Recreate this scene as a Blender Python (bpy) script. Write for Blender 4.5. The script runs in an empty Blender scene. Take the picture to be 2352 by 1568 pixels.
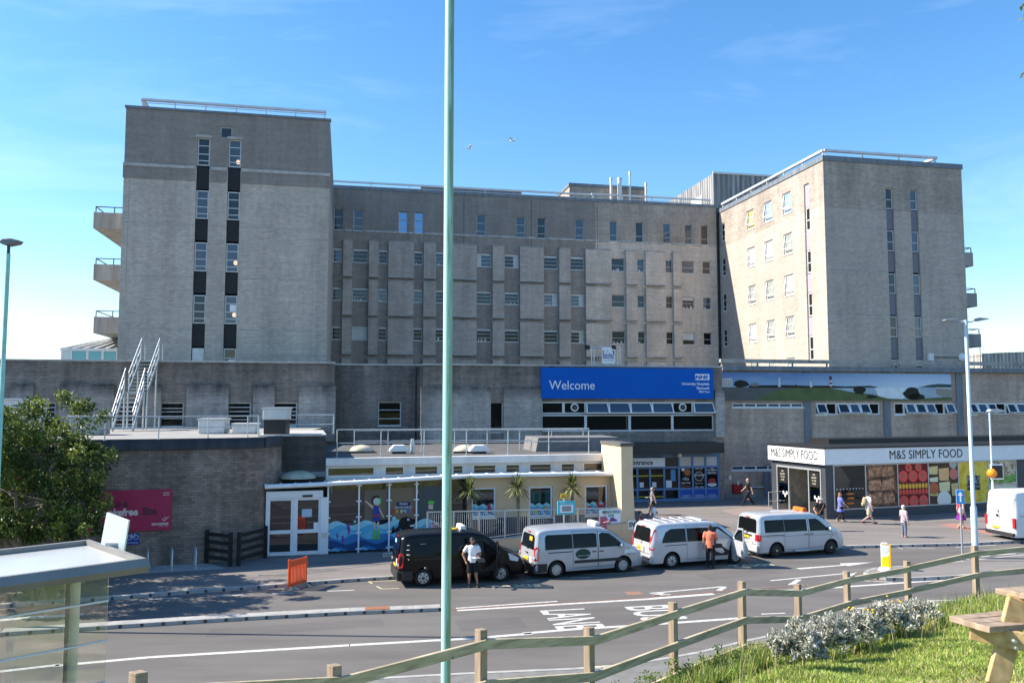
import bpy, bmesh, math, random
from mathutils import Vector, Matrix
random.seed(7)
SC = bpy.context.scene
COL = SC.collection
R = math.radians

# ------------------------------------------------------------------ camera, sky, sun, exposure
FPX, CX, CY, PITCH, EYE = 1880.0, 1176.0, 784.0, 0.0762, 6.9
cam_d = bpy.data.cameras.new('camera'); cam = bpy.data.objects.new('camera', cam_d); COL.objects.link(cam)
cam.location = (0, 0, EYE); cam.rotation_euler = (math.pi/2+PITCH, 0, 0)
cam_d.sensor_width = 36; cam_d.lens = 36*FPX/2352; cam_d.clip_end = 3000; cam_d.clip_start = .1
SC.camera = cam
SUN_EL, SUN_AZ = R(39), (-1.0, 0.05)
w = bpy.data.worlds.new('World'); SC.world = w; w.use_nodes = True
nt = w.node_tree; nt.nodes.clear()
sky = nt.nodes.new('ShaderNodeTexSky'); sky.sky_type = 'NISHITA'; sky.sun_disc = False
sky.sun_elevation = SUN_EL; sky.sun_rotation = math.atan2(SUN_AZ[0], SUN_AZ[1]); sky.air_density = 1.15; sky.dust_density = .2; sky.ozone_density = 4.0
tc = nt.nodes.new('ShaderNodeTexCoord'); mp_ = nt.nodes.new('ShaderNodeMapping'); mp_.inputs['Rotation'].default_value = (.3, .5, .4); mp_.inputs['Scale'].default_value = (1.2, 5, 9)
ns = nt.nodes.new('ShaderNodeTexNoise'); ns.inputs['Scale'].default_value = 1.3; ns.inputs['Detail'].default_value = 7; ns.inputs['Roughness'].default_value = .6; ns.inputs['Distortion'].default_value = .7
rp = nt.nodes.new('ShaderNodeValToRGB'); rp.color_ramp.elements[0].position = .52; rp.color_ramp.elements[0].color = (0, 0, 0, 1); rp.color_ramp.elements[1].position = .95; rp.color_ramp.elements[1].color = (.2, .2, .2, 1)
mx = nt.nodes.new('ShaderNodeMixRGB'); mx.inputs[2].default_value = (5.2, 5.9, 6.6, 1)
bg = nt.nodes.new('ShaderNodeBackground'); bg.inputs['Strength'].default_value = .12
wo = nt.nodes.new('ShaderNodeOutputWorld'); L = nt.links.new
L(tc.outputs['Generated'], mp_.inputs[0]); L(mp_.outputs[0], ns.inputs['Vector']); L(ns.outputs['Fac'], rp.inputs[0]); L(rp.outputs[0], mx.inputs[0])
hs_ = nt.nodes.new('ShaderNodeHueSaturation'); hs_.inputs['Saturation'].default_value = 1.22; hs_.inputs['Value'].default_value = .77; hs_.inputs['Hue'].default_value = .5
L(sky.outputs[0], hs_.inputs['Color']); L(hs_.outputs[0], mx.inputs[1]); L(mx.outputs[0], bg.inputs[0]); L(bg.outputs[0], wo.inputs[0])
sun_d = bpy.data.lights.new('sun', 'SUN'); sun_d.energy = 3.8; sun_d.angle = R(.5); sun_d.color = (1, .91, .79)
sun = bpy.data.objects.new('sun', sun_d); COL.objects.link(sun)
sd = Vector((SUN_AZ[0], SUN_AZ[1], math.tan(SUN_EL)*math.hypot(*SUN_AZ)))
sun.rotation_euler = sd.to_track_quat('Z', 'Y').to_euler(); sun.location = (-40, 0, 60)
SC.view_settings.view_transform = 'Standard'; SC.view_settings.look = 'None'; SC.view_settings.gamma = 1; SC.view_settings.exposure = 1.41

# ------------------------------------------------------------------ projecting photo measurements onto real planes
cP, sP = math.cos(PITCH), math.sin(PITCH)
def ray(px, py):
    a, b = (px-CX)/FPX, -(py-CY)/FPX
    return Vector((a, cP-b*sP, sP+b*cP))
def G(px, py, z=0.):
    d = ray(px, py); t = (z-EYE)/d.z
    return Vector((d.x*t, d.y*t, z))
def at(px, py, Y):
    d = ray(px, py); t = Y/d.y
    return Vector((d.x*t, Y, EYE+d.z*t))
class Fr:
    def __init__(s, c, yaw): s.c, s.yaw, s.O = c, yaw, Vector((0, c, 0))
    def loc(s, P):
        q = P-s.O; c, n = math.cos(s.yaw), math.sin(s.yaw)
        return Vector((q.x*c+q.y*n, -q.x*n+q.y*c, q.z))
    def uz(s, px, py, v=0.):
        o = s.loc(Vector((0, 0, EYE))); e = s.loc(Vector((0, 0, EYE))+ray(px, py)); d = e-o
        t = (v-o.y)/d.y; p = o+d*t
        return p.x, p.z
    def vz(s, px, py, u):
        o = s.loc(Vector((0, 0, EYE))); e = s.loc(Vector((0, 0, EYE))+ray(px, py)); d = e-o
        t = (u-o.x)/d.x; p = o+d*t
        return p.y, p.z
def cv(ox, oy, s): return lambda x, y: ((ox+s*x)/1.7415, (oy+s*y)/1.7415)
Z1 = cv(0, 300, .7654); Z2 = cv(1200, 650, .542); Z3 = cv(2200, 650, .5422); Z4 = cv(2700, 500, .6377)
ZA = cv(0, 1300, .5952); ZB = cv(1000, 1300, .5952); ZC = cv(2000, 1300, .5952); ZD = cv(2800, 1300, .5951)
ZE = cv(0, 1900, .5952); ZF = cv(1200, 1900, .5952); ZG = cv(2600, 1900, .6361)

# ------------------------------------------------------------------ mesh helpers
ID = lambda *p: p
class MB:
    def __init__(s): s.v, s.f, s.m, s.sm = [], [], [], []
    def add(s, vs, fs, m=0, sm=False):
        b = len(s.v); s.v += [tuple(p) for p in vs]; s.f += [tuple(i+b for i in f) for f in fs]; s.m += [m]*len(fs); s.sm += [sm]*len(fs); return s
    def poly(s, pts, m=0): return s.add(pts, [tuple(range(len(pts)))], m)
    def box(s, x0, x1, y0, y1, z0, z1, m=0, mp=None):
        vs = [(x, y, z) for z in (z0, z1) for y in (y0, y1) for x in (x0, x1)]
        if mp: vs = [mp(*p) for p in vs]
        return s.add(vs, [(0, 2, 3, 1), (4, 5, 7, 6), (0, 1, 5, 4), (1, 3, 7, 5), (3, 2, 6, 7), (2, 0, 4, 6)], m)
    def obox(s, p0, p1, wd, h, m=0, up=(0, 0, 1)):           # beam from p0 to p1
        p0, p1 = Vector(p0), Vector(p1); d = (p1-p0).normalized(); up = Vector(up); r = d.cross(up)
        r = r.normalized() if r.length > 1e-5 else Vector((1, 0, 0)); u = r.cross(d).normalized()
        vs = [p+r*a*wd/2+u*b*h/2 for p in (p0, p1) for a, b in ((-1, -1), (1, -1), (1, 1), (-1, 1))]
        return s.add(vs, [(3, 2, 1, 0), (4, 5, 6, 7), (0, 1, 5, 4), (1, 2, 6, 5), (2, 3, 7, 6), (3, 0, 4, 7)], m)
    def prism(s, pts, f0, f1, m=0):                             # polygon pts mapped by f0 and f1 (front, back)
        n = len(pts); vs = [f0(*p) for p in pts]+[f1(*p) for p in pts]
        return s.add(vs, [tuple(range(n))[::-1], tuple(range(n, 2*n))]+[(i, (i+1) % n, n+(i+1) % n, n+i) for i in range(n)], m)
    def tube(s, pts, r, n=8, m=0, cap=True):
        pts = [Vector(p) for p in pts]; k = len(pts)
        rs = r if isinstance(r, (list, tuple)) else [r]*k
        vs = []; a = None
        for i, p in enumerate(pts):
            d = (pts[min(i+1, k-1)]-pts[max(i-1, 0)]); d = d.normalized() if d.length > 1e-9 else Vector((0, 0, 1))
            if a is None: a = d.orthogonal().normalized()
            a = (a-d*a.dot(d)); a = a.normalized() if a.length > 1e-6 else d.orthogonal().normalized(); b = d.cross(a)
            vs += [p+(a*math.cos(t)+b*math.sin(t))*rs[i] for t in [2*math.pi*j/n for j in range(n)]]
        fs = [(i*n+j, i*n+(j+1) % n, (i+1)*n+(j+1) % n, (i+1)*n+j) for i in range(k-1) for j in range(n)]
        s.add(vs, fs, m, True)
        if cap: s.add(vs[:n], [tuple(range(n))[::-1]], m); s.add(vs[-n:], [tuple(range(n))], m)
        return s
    def ell(s, c, r, nu=12, nv=8, m=0, lo=-1., rot=None):       # ellipsoid, lo = lowest z fraction kept
        c = Vector(c); t0 = math.asin(max(-1, lo)); vs = []
        for i in range(nv+1):
            t = t0+(math.pi/2-t0)*i/nv
            for j in range(nu):
                a = 2*math.pi*j/nu; q = Vector((r[0]*math.cos(t)*math.cos(a), r[1]*math.cos(t)*math.sin(a), r[2]*math.sin(t)))
                if rot: q = rot@q
                vs.append(c+q)
        return s.add(vs, [(i*nu+j, i*nu+(j+1) % nu, (i+1)*nu+(j+1) % nu, (i+1)*nu+j) for i in range(nv) for j in range(nu)], m, True)
    def disc(s, c, r, ax, n=20, m=0, ry=None):                  # disc in the plane of two axis vectors
        c = Vector(c); a, b = Vector(ax[0]), Vector(ax[1])
        return s.add([c+a*r*math.cos(2*math.pi*i/n)+b*(ry or r)*math.sin(2*math.pi*i/n) for i in range(n)], [tuple(range(n))], m)
    def mesh(s, name, mats):
        me = bpy.data.meshes.new(name); me.from_pydata(s.v, [], s.f)
        for m in (mats if isinstance(mats, (list, tuple)) else [mats]): me.materials.append(m)
        me.polygons.foreach_set('material_index', s.m); me.polygons.foreach_set('use_smooth', s.sm); me.update()
        return me
    def build(s, name, mats, parent=None, bevel=0, label=None):
        o = bpy.data.objects.new(name, s.mesh(name, mats)); COL.objects.link(o)
        if parent: o.parent = parent
        if bevel:
            b = o.modifiers.new('bevel', 'BEVEL'); b.width = bevel; b.segments = 2; b.limit_method = 'ANGLE'; b.angle_limit = R(40)
        if label: o['label'] = label
        return o
def tag(o, label=None, cat=None, group=None, kind=None):
    for k, v in (('label', label), ('category', cat), ('group', group), ('kind', kind)):
        if v: o[k] = v
    return o
def thing(name, label, cat, loc=(0, 0, 0), rz=0., group=None):
    o = bpy.data.objects.new(name, None); o.empty_display_size = .3; COL.objects.link(o); o.location = loc; o.rotation_euler = (0, 0, rz)
    return tag(o, label, cat, group)
def copy_tree(o, parent=None):
    c = o.copy(); COL.objects.link(c); c.parent = parent
    for ch in list(o.children): copy_tree(ch, c)
    return c
def bld(name, label, fr, cat='building'): return thing(name, label, cat, fr.O, fr.yaw)
def text(s, size, mat, parent, loc, rz=0., name='lettering', align='LEFT', ext=.004, bold=0., sx=1., flat=False, m3=None, space=1.):
    cu = bpy.data.curves.new('t', 'FONT'); cu.body = s; cu.size = size; cu.align_x = align; cu.extrude = ext; cu.offset = bold; cu.space_character = space; cu.resolution_u = 3
    t = bpy.data.objects.new('t', cu); COL.objects.link(t)
    dg = bpy.context.evaluated_depsgraph_get(); me = bpy.data.meshes.new_from_object(t.evaluated_get(dg))
    bpy.data.objects.remove(t); me.name = name
    me.materials.clear(); me.materials.append(mat)
    M = Matrix.Diagonal((sx, 1, 1, 1))
    if not flat: M = Matrix.Rotation(math.pi/2, 4, 'X')@M
    if m3 is None: M = Matrix.Translation(loc)@Matrix.Rotation(rz, 4, 'Z')@M
    else: M = m3@M
    me.transform(M); o = bpy.data.objects.new(name, me); COL.objects.link(o); o.parent = parent
    return o

# ------------------------------------------------------------------ materials
def nodes(name):
    m = bpy.data.materials.new(name); m.use_nodes = True; t = m.node_tree; b = t.nodes['Principled BSDF']; return m, t, b
def pm(name, col, rough=.6, metal=0., var=.12, scale=2.5, bump=0., spec=.5, coat=0., alpha=1., streak=False):
    m, t, b = nodes(name); N, L = t.nodes.new, t.links.new
    b.inputs['Roughness'].default_value = rough; b.inputs['Metallic'].default_value = metal; b.inputs['Specular IOR Level'].default_value = spec
    b.inputs['Coat Weight'].default_value = coat; b.inputs['Coat Roughness'].default_value = .06
    if var > 0:
        tc = N('ShaderNodeTexCoord'); n = N('ShaderNodeTexNoise'); n.inputs['Scale'].default_value = scale; n.inputs['Detail'].default_value = 6; n.inputs['Roughness'].default_value = .65
        if streak:
            mp = N('ShaderNodeMapping'); mp.inputs['Scale'].default_value = (1, 1, .12); L(tc.outputs['Object'], mp.inputs[0]); L(mp.outputs[0], n.inputs['Vector'])
        else: L(tc.outputs['Object'], n.inputs['Vector'])
        r = N('ShaderNodeMapRange'); r.inputs['From Min'].default_value = .3; r.inputs['From Max'].default_value = .7; r.inputs['To Min'].default_value = 1-var; r.inputs['To Max'].default_value = 1+var
        x = N('ShaderNodeVectorMath'); x.operation = 'SCALE'; x.inputs[0].default_value = col
        L(n.outputs['Fac'], r.inputs['Value']); L(r.outputs[0], x.inputs['Scale']); L(x.outputs[0], b.inputs['Base Color'])
        if bump:
            bp = N('ShaderNodeBump'); bp.inputs['Strength'].default_value = bump; bp.inputs['Distance'].default_value = .02; L(n.outputs['Fac'], bp.inputs['Height']); L(bp.outputs[0], b.inputs['Normal'])
    else: b.inputs['Base Color'].default_value = (*col, 1)
    return m
def brick(name, c1, c2, mortar, stain=.35, bw=.225, bh=.075, ms=.011, soot=None, rough=.85):
    m, t, b = nodes(name); N, L = t.nodes.new, t.links.new
    b.inputs['Roughness'].default_value = rough; b.inputs['Specular IOR Level'].default_value = .25
    tc = N('ShaderNodeTexCoord'); sp = N('ShaderNodeSeparateXYZ'); ad = N('ShaderNodeMath'); cb = N('ShaderNodeCombineXYZ')
    L(tc.outputs['Object'], sp.inputs[0]); L(sp.outputs[0], ad.inputs[0]); L(sp.outputs[1], ad.inputs[1]); L(ad.outputs[0], cb.inputs[0]); L(sp.outputs[2], cb.inputs[1])
    k = N('ShaderNodeTexBrick'); k.inputs['Scale'].default_value = 1; k.inputs['Brick Width'].default_value = bw; k.inputs['Row Height'].default_value = bh; k.inputs['Mortar Size'].default_value = ms
    k.inputs['Mortar Smooth'].default_value = .3; k.inputs['Bias'].default_value = -.1
    k.inputs['Color1'].default_value = (*c1, 1); k.inputs['Color2'].default_value = (*c2, 1); k.inputs['Mortar'].default_value = (*mortar, 1); L(cb.outputs[0], k.inputs['Vector'])
    def noise(sc, scale3, det=6):
        mp = N('ShaderNodeMapping'); mp.inputs['Scale'].default_value = scale3; n = N('ShaderNodeTexNoise'); n.inputs['Scale'].default_value = sc; n.inputs['Detail'].default_value = det; n.inputs['Roughness'].default_value = .62
        L(tc.outputs['Object'], mp.inputs[0]); L(mp.outputs[0], n.inputs['Vector']); return n.outputs['Fac']
    def rng(v, a, bb, lo, hi):
        r = N('ShaderNodeMapRange'); r.inputs[1].default_value = a; r.inputs[2].default_value = bb; r.inputs[3].default_value = lo; r.inputs[4].default_value = hi; L(v, r.inputs[0]); return r.outputs[0]
    def mul(a, c):
        q = N('ShaderNodeMath'); q.operation = 'MULTIPLY'; L(a, q.inputs[0]); L(c, q.inputs[1]); return q.outputs[0]
    f = mul(rng(noise(.55, (1, 1, .28)), .3, .7, 1-stain, 1+stain*.55), rng(noise(.9, (.3, .3, 3.2)), .3, .7, 1-stain*.5, 1+stain*.4))
    f = mul(f, rng(noise(1.6, (1.7, 1.7, .05), 4), .35, .65, 1-stain*.3, 1+stain*.25))
    f = mul(f, rng(noise(2.2, (1.1, 1.1, 1.6), 3), .35, .65, .93, 1.07))
    for (za, zb, dark) in (soot or []):
        g = rng(sp.outputs[2], za, zb, 0, 1); q = mul(g, rng(noise(1.3, (1, 1, .25)), .25, .6, .25, 1)); f = mul(f, rng(q, 0, 1, 1, dark))
    x = N('ShaderNodeVectorMath'); x.operation = 'SCALE'; L(k.outputs['Color'], x.inputs[0]); L(f, x.inputs['Scale']); L(x.outputs[0], b.inputs['Base Color'])
    bp = N('ShaderNodeBump'); bp.inputs['Strength'].default_value = .35; bp.inputs['Distance'].default_value = .01; iv = N('ShaderNodeMath'); iv.operation = 'SUBTRACT'; iv.inputs[0].default_value = 1
    L(k.outputs['Fac'], iv.inputs[1]); L(iv.outputs[0], bp.inputs['Height']); L(bp.outputs[0], b.inputs['Normal'])
    return m
def mirror_glass(name, tint, refl=.6, rough=.02):
    m, t, b = nodes(name); N, L = t.nodes.new, t.links.new
    b.inputs['Base Color'].default_value = (*tint, 1); b.inputs['Roughness'].default_value = rough; b.inputs['Specular IOR Level'].default_value = refl; b.inputs['IOR'].default_value = 1.55
    tc = N('ShaderNodeTexCoord'); n = N('ShaderNodeTexNoise'); n.inputs['Scale'].default_value = .7; n.inputs['Detail'].default_value = 1; bp = N('ShaderNodeBump'); bp.inputs['Strength'].default_value = .04
    L(tc.outputs['Object'], n.inputs[0]); L(n.outputs[0], bp.inputs['Height']); L(bp.outputs[0], b.inputs['Normal'])
    return m
def clear_glass(name, tint=(.9, .95, .93), mix=.82, rough=.02):
    m, t, b = nodes(name); N, L = t.nodes.new, t.links.new
    t.nodes.remove(b); tr = N('ShaderNodeBsdfTransparent'); tr.inputs[0].default_value = (*tint, 1); gl = N('ShaderNodeBsdfGlossy'); gl.inputs['Roughness'].default_value = rough
    mx = N('ShaderNodeMixShader'); fr = N('ShaderNodeFresnel'); fr.inputs[0].default_value = 1.5; ad = N('ShaderNodeMath'); ad.inputs[1].default_value = 1-mix-.05
    L(fr.outputs[0], ad.inputs[0]); L(ad.outputs[0], mx.inputs[0]); L(tr.outputs[0], mx.inputs[1]); L(gl.outputs[0], mx.inputs[2]); L(mx.outputs[0], t.nodes['Material Output'].inputs[0])
    return m
def emis(name, col, st):
    m, t, b = nodes(name); b.inputs['Base Color'].default_value = (*col, 1); b.inputs['Emission Color'].default_value = (*col, 1); b.inputs['Emission Strength'].default_value = st; return m
def fl(name, col, rough=.55, spec=.3): return pm(name, col, rough, var=.04, scale=5, spec=spec)
B_TOWER = brick('pale grey brick', (.58, .50, .425), (.46, .40, .34), (.35, .31, .27), .2, bw=.30, bh=.10)
B_MAIN = brick('grey brick', (.385, .325, .28), (.305, .26, .225), (.235, .20, .175), .25, bw=.3, bh=.10)
B_PANEL = brick('grey panel brick', (.59, .505, .435), (.49, .42, .365), (.335, .29, .25), .22, bw=.3, bh=.10)
B_BEIGE = brick('buff brick', (.73, .625, .52), (.595, .51, .43), (.45, .385, .33), .22, bw=.3, bh=.10)
B_BEIGE_D = brick('weathered buff brick', (.49, .415, .345), (.37, .315, .265), (.28, .24, .205), .28, bw=.3, bh=.10)
B_DARKTOP = brick('grey coated brick', (.305, .27, .24), (.272, .24, .215), (.24, .213, .19), .2, bw=.3, bh=.10)
B_POD = brick('podium brick', (.36, .30, .26), (.25, .21, .183), (.17, .147, .13), .42, bw=.25, bh=.085, soot=[(8.5, 9.7, .55), (7.2, 8.35, .8)])
B_PODP = brick('podium panel brick', (.46, .42, .385), (.34, .31, .285), (.19, .177, .166), .35, bw=.25, bh=.085, soot=[(7.2, 8.15, .12)])
B_PODR = brick('podium buff brick', (.60, .46, .365), (.45, .35, .28), (.31, .25, .21), .3, bw=.25, bh=.085)
B_CURVE = brick('brown brick', (.35, .26, .21), (.22, .165, .135), (.18, .142, .12), .45, bw=.32, bh=.12, soot=[(4.2, 5.0, .6)])
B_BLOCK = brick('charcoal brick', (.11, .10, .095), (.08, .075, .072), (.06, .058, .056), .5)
CONC = pm('weathered concrete', (.33, .32, .30), .9, var=.35, scale=1.6, bump=.2, streak=True)
COPING = pm('pale coping', (.42, .41, .39), .85, var=.25, scale=2)
LEAD = pm('blue grey flashing', (.16, .185, .21), .6, var=.3, scale=2.5, streak=True)
RAILW = pm('white guard rail', (.62, .64, .66), .5, var=.12, scale=1.5)
GALV = pm('galvanised steel', (.52, .55, .55), .42, .55, var=.15, scale=4)
WHITE = pm('white paint', (.82, .82, .81), .45, var=.06, scale=2)
WHITED = pm('weathered white paint', (.68, .68, .66), .5, var=.14, scale=1.2, streak=True)
WFRAME = pm('window frame', (.62, .63, .63), .5, var=.08)
GLASS = mirror_glass('dark window glass', (.018, .022, .026), .55)
GLASSB = mirror_glass('blue window glass', (.05, .075, .11), .7)
GLASSD = mirror_glass('black window glass', (.008, .008, .009), .25)
GLASSM = mirror_glass('sky reflecting glass', (.30, .38, .48), 1.0)
GLASSM.node_tree.nodes['Principled BSDF'].inputs['Metallic'].default_value = .9
BLIND = pm('pale blind', (.62, .62, .60), .7, var=.06)
CURT = pm('cream curtain', (.62, .57, .42), .8, var=.1)
PANELD = pm('dark spandrel panel', (.022, .022, .026), .55, var=.1, spec=.25)
PANELG = pm('grey spandrel panel', (.155, .155, .18), .5, var=.06)
BLACK = pm('black', (.012, .012, .013), .5, var=.1)
DARK = pm('dark grey', (.045, .048, .052), .5, var=.1)
ROOF = pm('roof felt', (.10, .098, .095), .95, var=.3, scale=1.5)
CREAM = pm('yellow render', (.68, .50, .31), .8, var=.07, scale=1.5, bump=.1)
NAVY = pm('navy paint', (.018, .024, .05), .6, var=.1)
def corrug(name, col):
    m, t, b = nodes(name); N, L = t.nodes.new, t.links.new; b.inputs['Roughness'].default_value = .6
    tc = N('ShaderNodeTexCoord'); sp = N('ShaderNodeSeparateXYZ'); ad = N('ShaderNodeMath'); L(tc.outputs['Object'], sp.inputs[0]); L(sp.outputs[0], ad.inputs[0]); L(sp.outputs[1], ad.inputs[1])
    mu = N('ShaderNodeMath'); mu.operation = 'MULTIPLY'; mu.inputs[1].default_value = 11; si = N('ShaderNodeMath'); si.operation = 'SINE'; L(ad.outputs[0], mu.inputs[0]); L(mu.outputs[0], si.inputs[0])
    n = N('ShaderNodeTexNoise'); n.inputs['Scale'].default_value = 1.2; n.inputs['Detail'].default_value = 6; mp = N('ShaderNodeMapping'); mp.inputs['Scale'].default_value = (2, 2, .2); L(tc.outputs['Object'], mp.inputs[0]); L(mp.outputs[0], n.inputs[0])
    r = N('ShaderNodeMapRange'); r.inputs[1].default_value = -1; r.inputs[2].default_value = 1; r.inputs[3].default_value = .45; r.inputs[4].default_value = 1; L(si.outputs[0], r.inputs[0])
    r2 = N('ShaderNodeMapRange'); r2.inputs[1].default_value = .35; r2.inputs[2].default_value = .65; r2.inputs[3].default_value = .5; r2.inputs[4].default_value = 1.25; L(n.outputs['Fac'], r2.inputs[0])
    q = N('ShaderNodeMath'); q.operation = 'MULTIPLY'; L(r.outputs[0], q.inputs[0]); L(r2.outputs[0], q.inputs[1])
    x = N('ShaderNodeVectorMath'); x.operation = 'SCALE'; x.inputs[0].default_value = col; L(q.outputs[0], x.inputs['Scale']); L(x.outputs[0], b.inputs['Base Color'])
    return m
CORR = corrug('corrugated sheet', (.36, .35, .34))
# ------------------------------------------------------------------ building helpers
def wall(mb, u0, u1, z0, z1, holes, v=0., rev=.16, mf=None, cu=(), cz=(), mp=ID, rm=0):
    us = sorted({round(x, 4) for x in [u0, u1, *cu]+[q for h in holes for q in h[:2]] if u0-1e-6 <= x <= u1+1e-6})
    zs = sorted({round(x, 4) for x in [z0, z1, *cz]+[q for h in holes for q in h[2:]] if z0-1e-6 <= x <= z1+1e-6})
    for za, zb in zip(zs, zs[1:]):
        run = None
        for ua, ub in list(zip(us, us[1:]))+[(None, None)]:
            k = None
            if ua is not None:
                c, d = (ua+ub)/2, (za+zb)/2
                if not any(h[0] < c < h[1] and h[2] < d < h[3] for h in holes): k = mf(c, d) if mf else 0
            if run and (k is None or k != run[2]):
                mb.poly([mp(*p) for p in ((run[0], v, za), (run[1], v, za), (run[1], v, zb), (run[0], v, zb))], run[2]); run = None
            if k is not None: run = (run[0], ub, k) if run else (ua, ub, k)
    for a, b, c, d in holes:
        k = rm if rm else (mf((a+b)/2, max(c-.05, z0)) if mf else 0)
        for P in (((a, v, c), (a, v+rev, c), (a, v+rev, d), (a, v, d)), ((b, v, c), (b, v+rev, c), (b, v+rev, d), (b, v, d)),
                  ((a, v, c), (b, v, c), (b, v+rev, c), (a, v+rev, c)), ((a, v, d), (b, v, d), (b, v+rev, d), (a, v+rev, d))):
            mb.poly([mp(*p) for p in P], k)
def window(par, h, glass, mp=ID, v=0., rev=.16, bars=(.5,), vb=(), fw=.05, fm=None, sill=True, blind=0., bm=None, head=0., name='window', tilt=0., label=None):
    a, b, c, d = h; f = MB(); y0, y1 = v+rev-.07, v+rev-.005
    f.box(a, a+fw, y0, y1, c, d, 0, mp); f.box(b-fw, b, y0, y1, c, d, 0, mp); f.box(a+fw, b-fw, y0, y1, d-fw, d, 0, mp); f.box(a+fw, b-fw, y0, y1, c, c+fw, 0, mp)
    for t in bars: z = c+(d-c)*t; f.box(a+fw, b-fw, y0+.012, y1, z-fw*.4, z+fw*.4, 0, mp)
    if head: f.box(a+fw, b-fw, y0-.05, y0, d-(d-c)*head, d-fw-.002, 0, mp)
    for t in vb: x = a+(b-a)*t; f.box(x-fw*.4, x+fw*.4, y0+.006, y1, c+fw, d-fw, 0, mp)
    if sill: f.box(a-.04, b+.04, v-.05, v+rev-.07, c-.07, c-.004, 0, mp)
    w_ = f.build(name, fm or WFRAME, par, label=label)
    MB().poly([mp(*p) for p in ((a, v+rev-.03, c), (b, v+rev-.03, c), (b, v+rev-.03+tilt, d), (a, v+rev-.03+tilt, d))]).build('pane', glass, w_)
    if blind: MB().poly([mp(*p) for p in ((a+fw, v+rev-.036, d-(d-c)*blind), (b-fw, v+rev-.036, d-(d-c)*blind), (b-fw, v+rev-.036, d), (a+fw, v+rev-.036, d))]).build('blind', bm or BLIND, w_)
    return w_
def rect(fr, cvt, x0, y0, x1, y1, v=0.):
    p = [fr.uz(*cvt(x, y), v) for x, y in ((x0, y0), (x1, y0), (x1, y1), (x0, y1))]
    return ((p[0][0]+p[3][0])/2, (p[1][0]+p[2][0])/2, (p[2][1]+p[3][1])/2, (p[0][1]+p[1][1])/2)
def guard(name, label, parent_fr, runs, z0, top, step=2.0, post=.09, slab=(.18, .13), group=None, mid=None, gm=None):
    t = bld(name, label, parent_fr, 'guard rail'); t['group'] = group or 'guard rails along the flat roofs'
    tops, mids, posts = MB(), MB(), []
    for (a, b) in runs:
        a, b = Vector((a[0], a[1], 0)), Vector((b[0], b[1], 0)); n = max(2, round((b-a).length/step)+1)
        tops.obox(a+Vector((0, 0, top-slab[1]/2)), b+Vector((0, 0, top-slab[1]/2)), slab[0], slab[1])
        if mid: mids.obox(a+Vector((0, 0, mid)), b+Vector((0, 0, mid)), .05, .05)
        for i in range(n):
            p = a.lerp(b, (i+.05)/(n-.9)); posts.append(p)
    tops.build('top_rail', gm or RAILW, t)
    if mid: mids.build('middle_rail', gm or RAILW, t)
    for p in posts[:90]: MB().box(p.x-post/2, p.x+post/2, p.y-post/2, p.y+post/2, z0, top-slab[1]).build('post', gm or RAILW, t)
    return t
def tuberail(name, label, pts, step, h=1.1, r=.028, mids=(.5,), base_z=None, group=None, m=None, root=None):
    pts = [Vector(p) for p in pts]; t = root or thing(name, label, 'railing', pts[0], 0, group or 'tubular railings')
    o = pts[0]; m = m or GALV
    MB().tube([p-o+Vector((0, 0, h)) for p in pts], r, 8).build('handrail', m, t)
    for q in mids: MB().tube([p-o+Vector((0, 0, h*q)) for p in pts], r*.85, 8).build('middle_rail', m, t)
    for i, (a, b) in enumerate(zip(pts, pts[1:])):
        n = max(1, round((b-a).length/step))
        for k in range(n+(1 if i == len(pts)-2 else 0)):
            p = a.lerp(b, k/n)-o; q = MB().tube([p, p+Vector((0, 0, h))], r, 8); q.tube([p, p+Vector((0, 0, .03))], r*2.2, 8); q.build('post', m, t)
    return t

# ------------------------------------------------------------------ ward block in the middle
M = Fr(80, .2)
mz = lambda cvt, x, y: M.uz(*cvt(x, y))[1]
mu = lambda cvt, x, y: M.uz(*cvt(x, y))[0]
MR = mu(Z3, 1215, 900); ML = mu(Z2, 150, 700)-3; MTOP = mz(Z2, 1189, 240)
b = bld('ward_block', 'long grey brick hospital ward block with raised wall panels between the two towers', M)
r5 = [(250, 345, 322, 500), (395, 348, 465, 500), (728, 357, 793, 515), (845, 360, 910, 515), (1304, 385, 1370, 540), (1596, 400, 1660, 552), (1751, 405, 1813, 557), (2033, 423, 2092, 572)]
r5r = [(440, 435, 495, 583), (633, 443, 688, 592), (836, 458, 890, 604), (997, 467, 1050, 612), (1115, 470, 1168, 620)]
zt5 = mz(Z2, 1189, 378); zb5 = mz(Z2, 1189, 534)
colsL = [(241, 308), (386, 500), (578, 642), (838, 904), (1001, 1068), (1303, 1411), (1509, 1616), (1799, 1903), (1998, 2098)]
colsR = [(455, 552), (643, 698), (848, 905), (971, 1064), (1130, 1188)]
panL = [(200, 240), (314, 383), (505, 574), (649, 836), (909, 1001), (1085, 1302), (1418, 1505), (1621, 1797), (1909, 1993)]
panR = [(558, 640), (703, 848), (906, 968)]
rows = [(mz(Z2, 1189, 655), mz(Z2, 1189, 762)), (mz(Z2, 1189, 936), mz(Z2, 1189, 1038)), (mz(Z2, 1189, 1213), mz(Z2, 1189, 1318))]
prow = [(mz(Z2, 1189, 602), mz(Z2, 1189, 857)), (mz(Z2, 1189, 885), mz(Z2, 1189, 1134)), (mz(Z2, 1189, 1164), mz(Z2, 1189, 1414)), (mz(Z2, 1189, 1450), mz(Z2, 1189, 1414)-3.2)]
USPLIT = mu(Z3, 340, 900); ZBAND = zb5-.05
holes, wins = [], []
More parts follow.
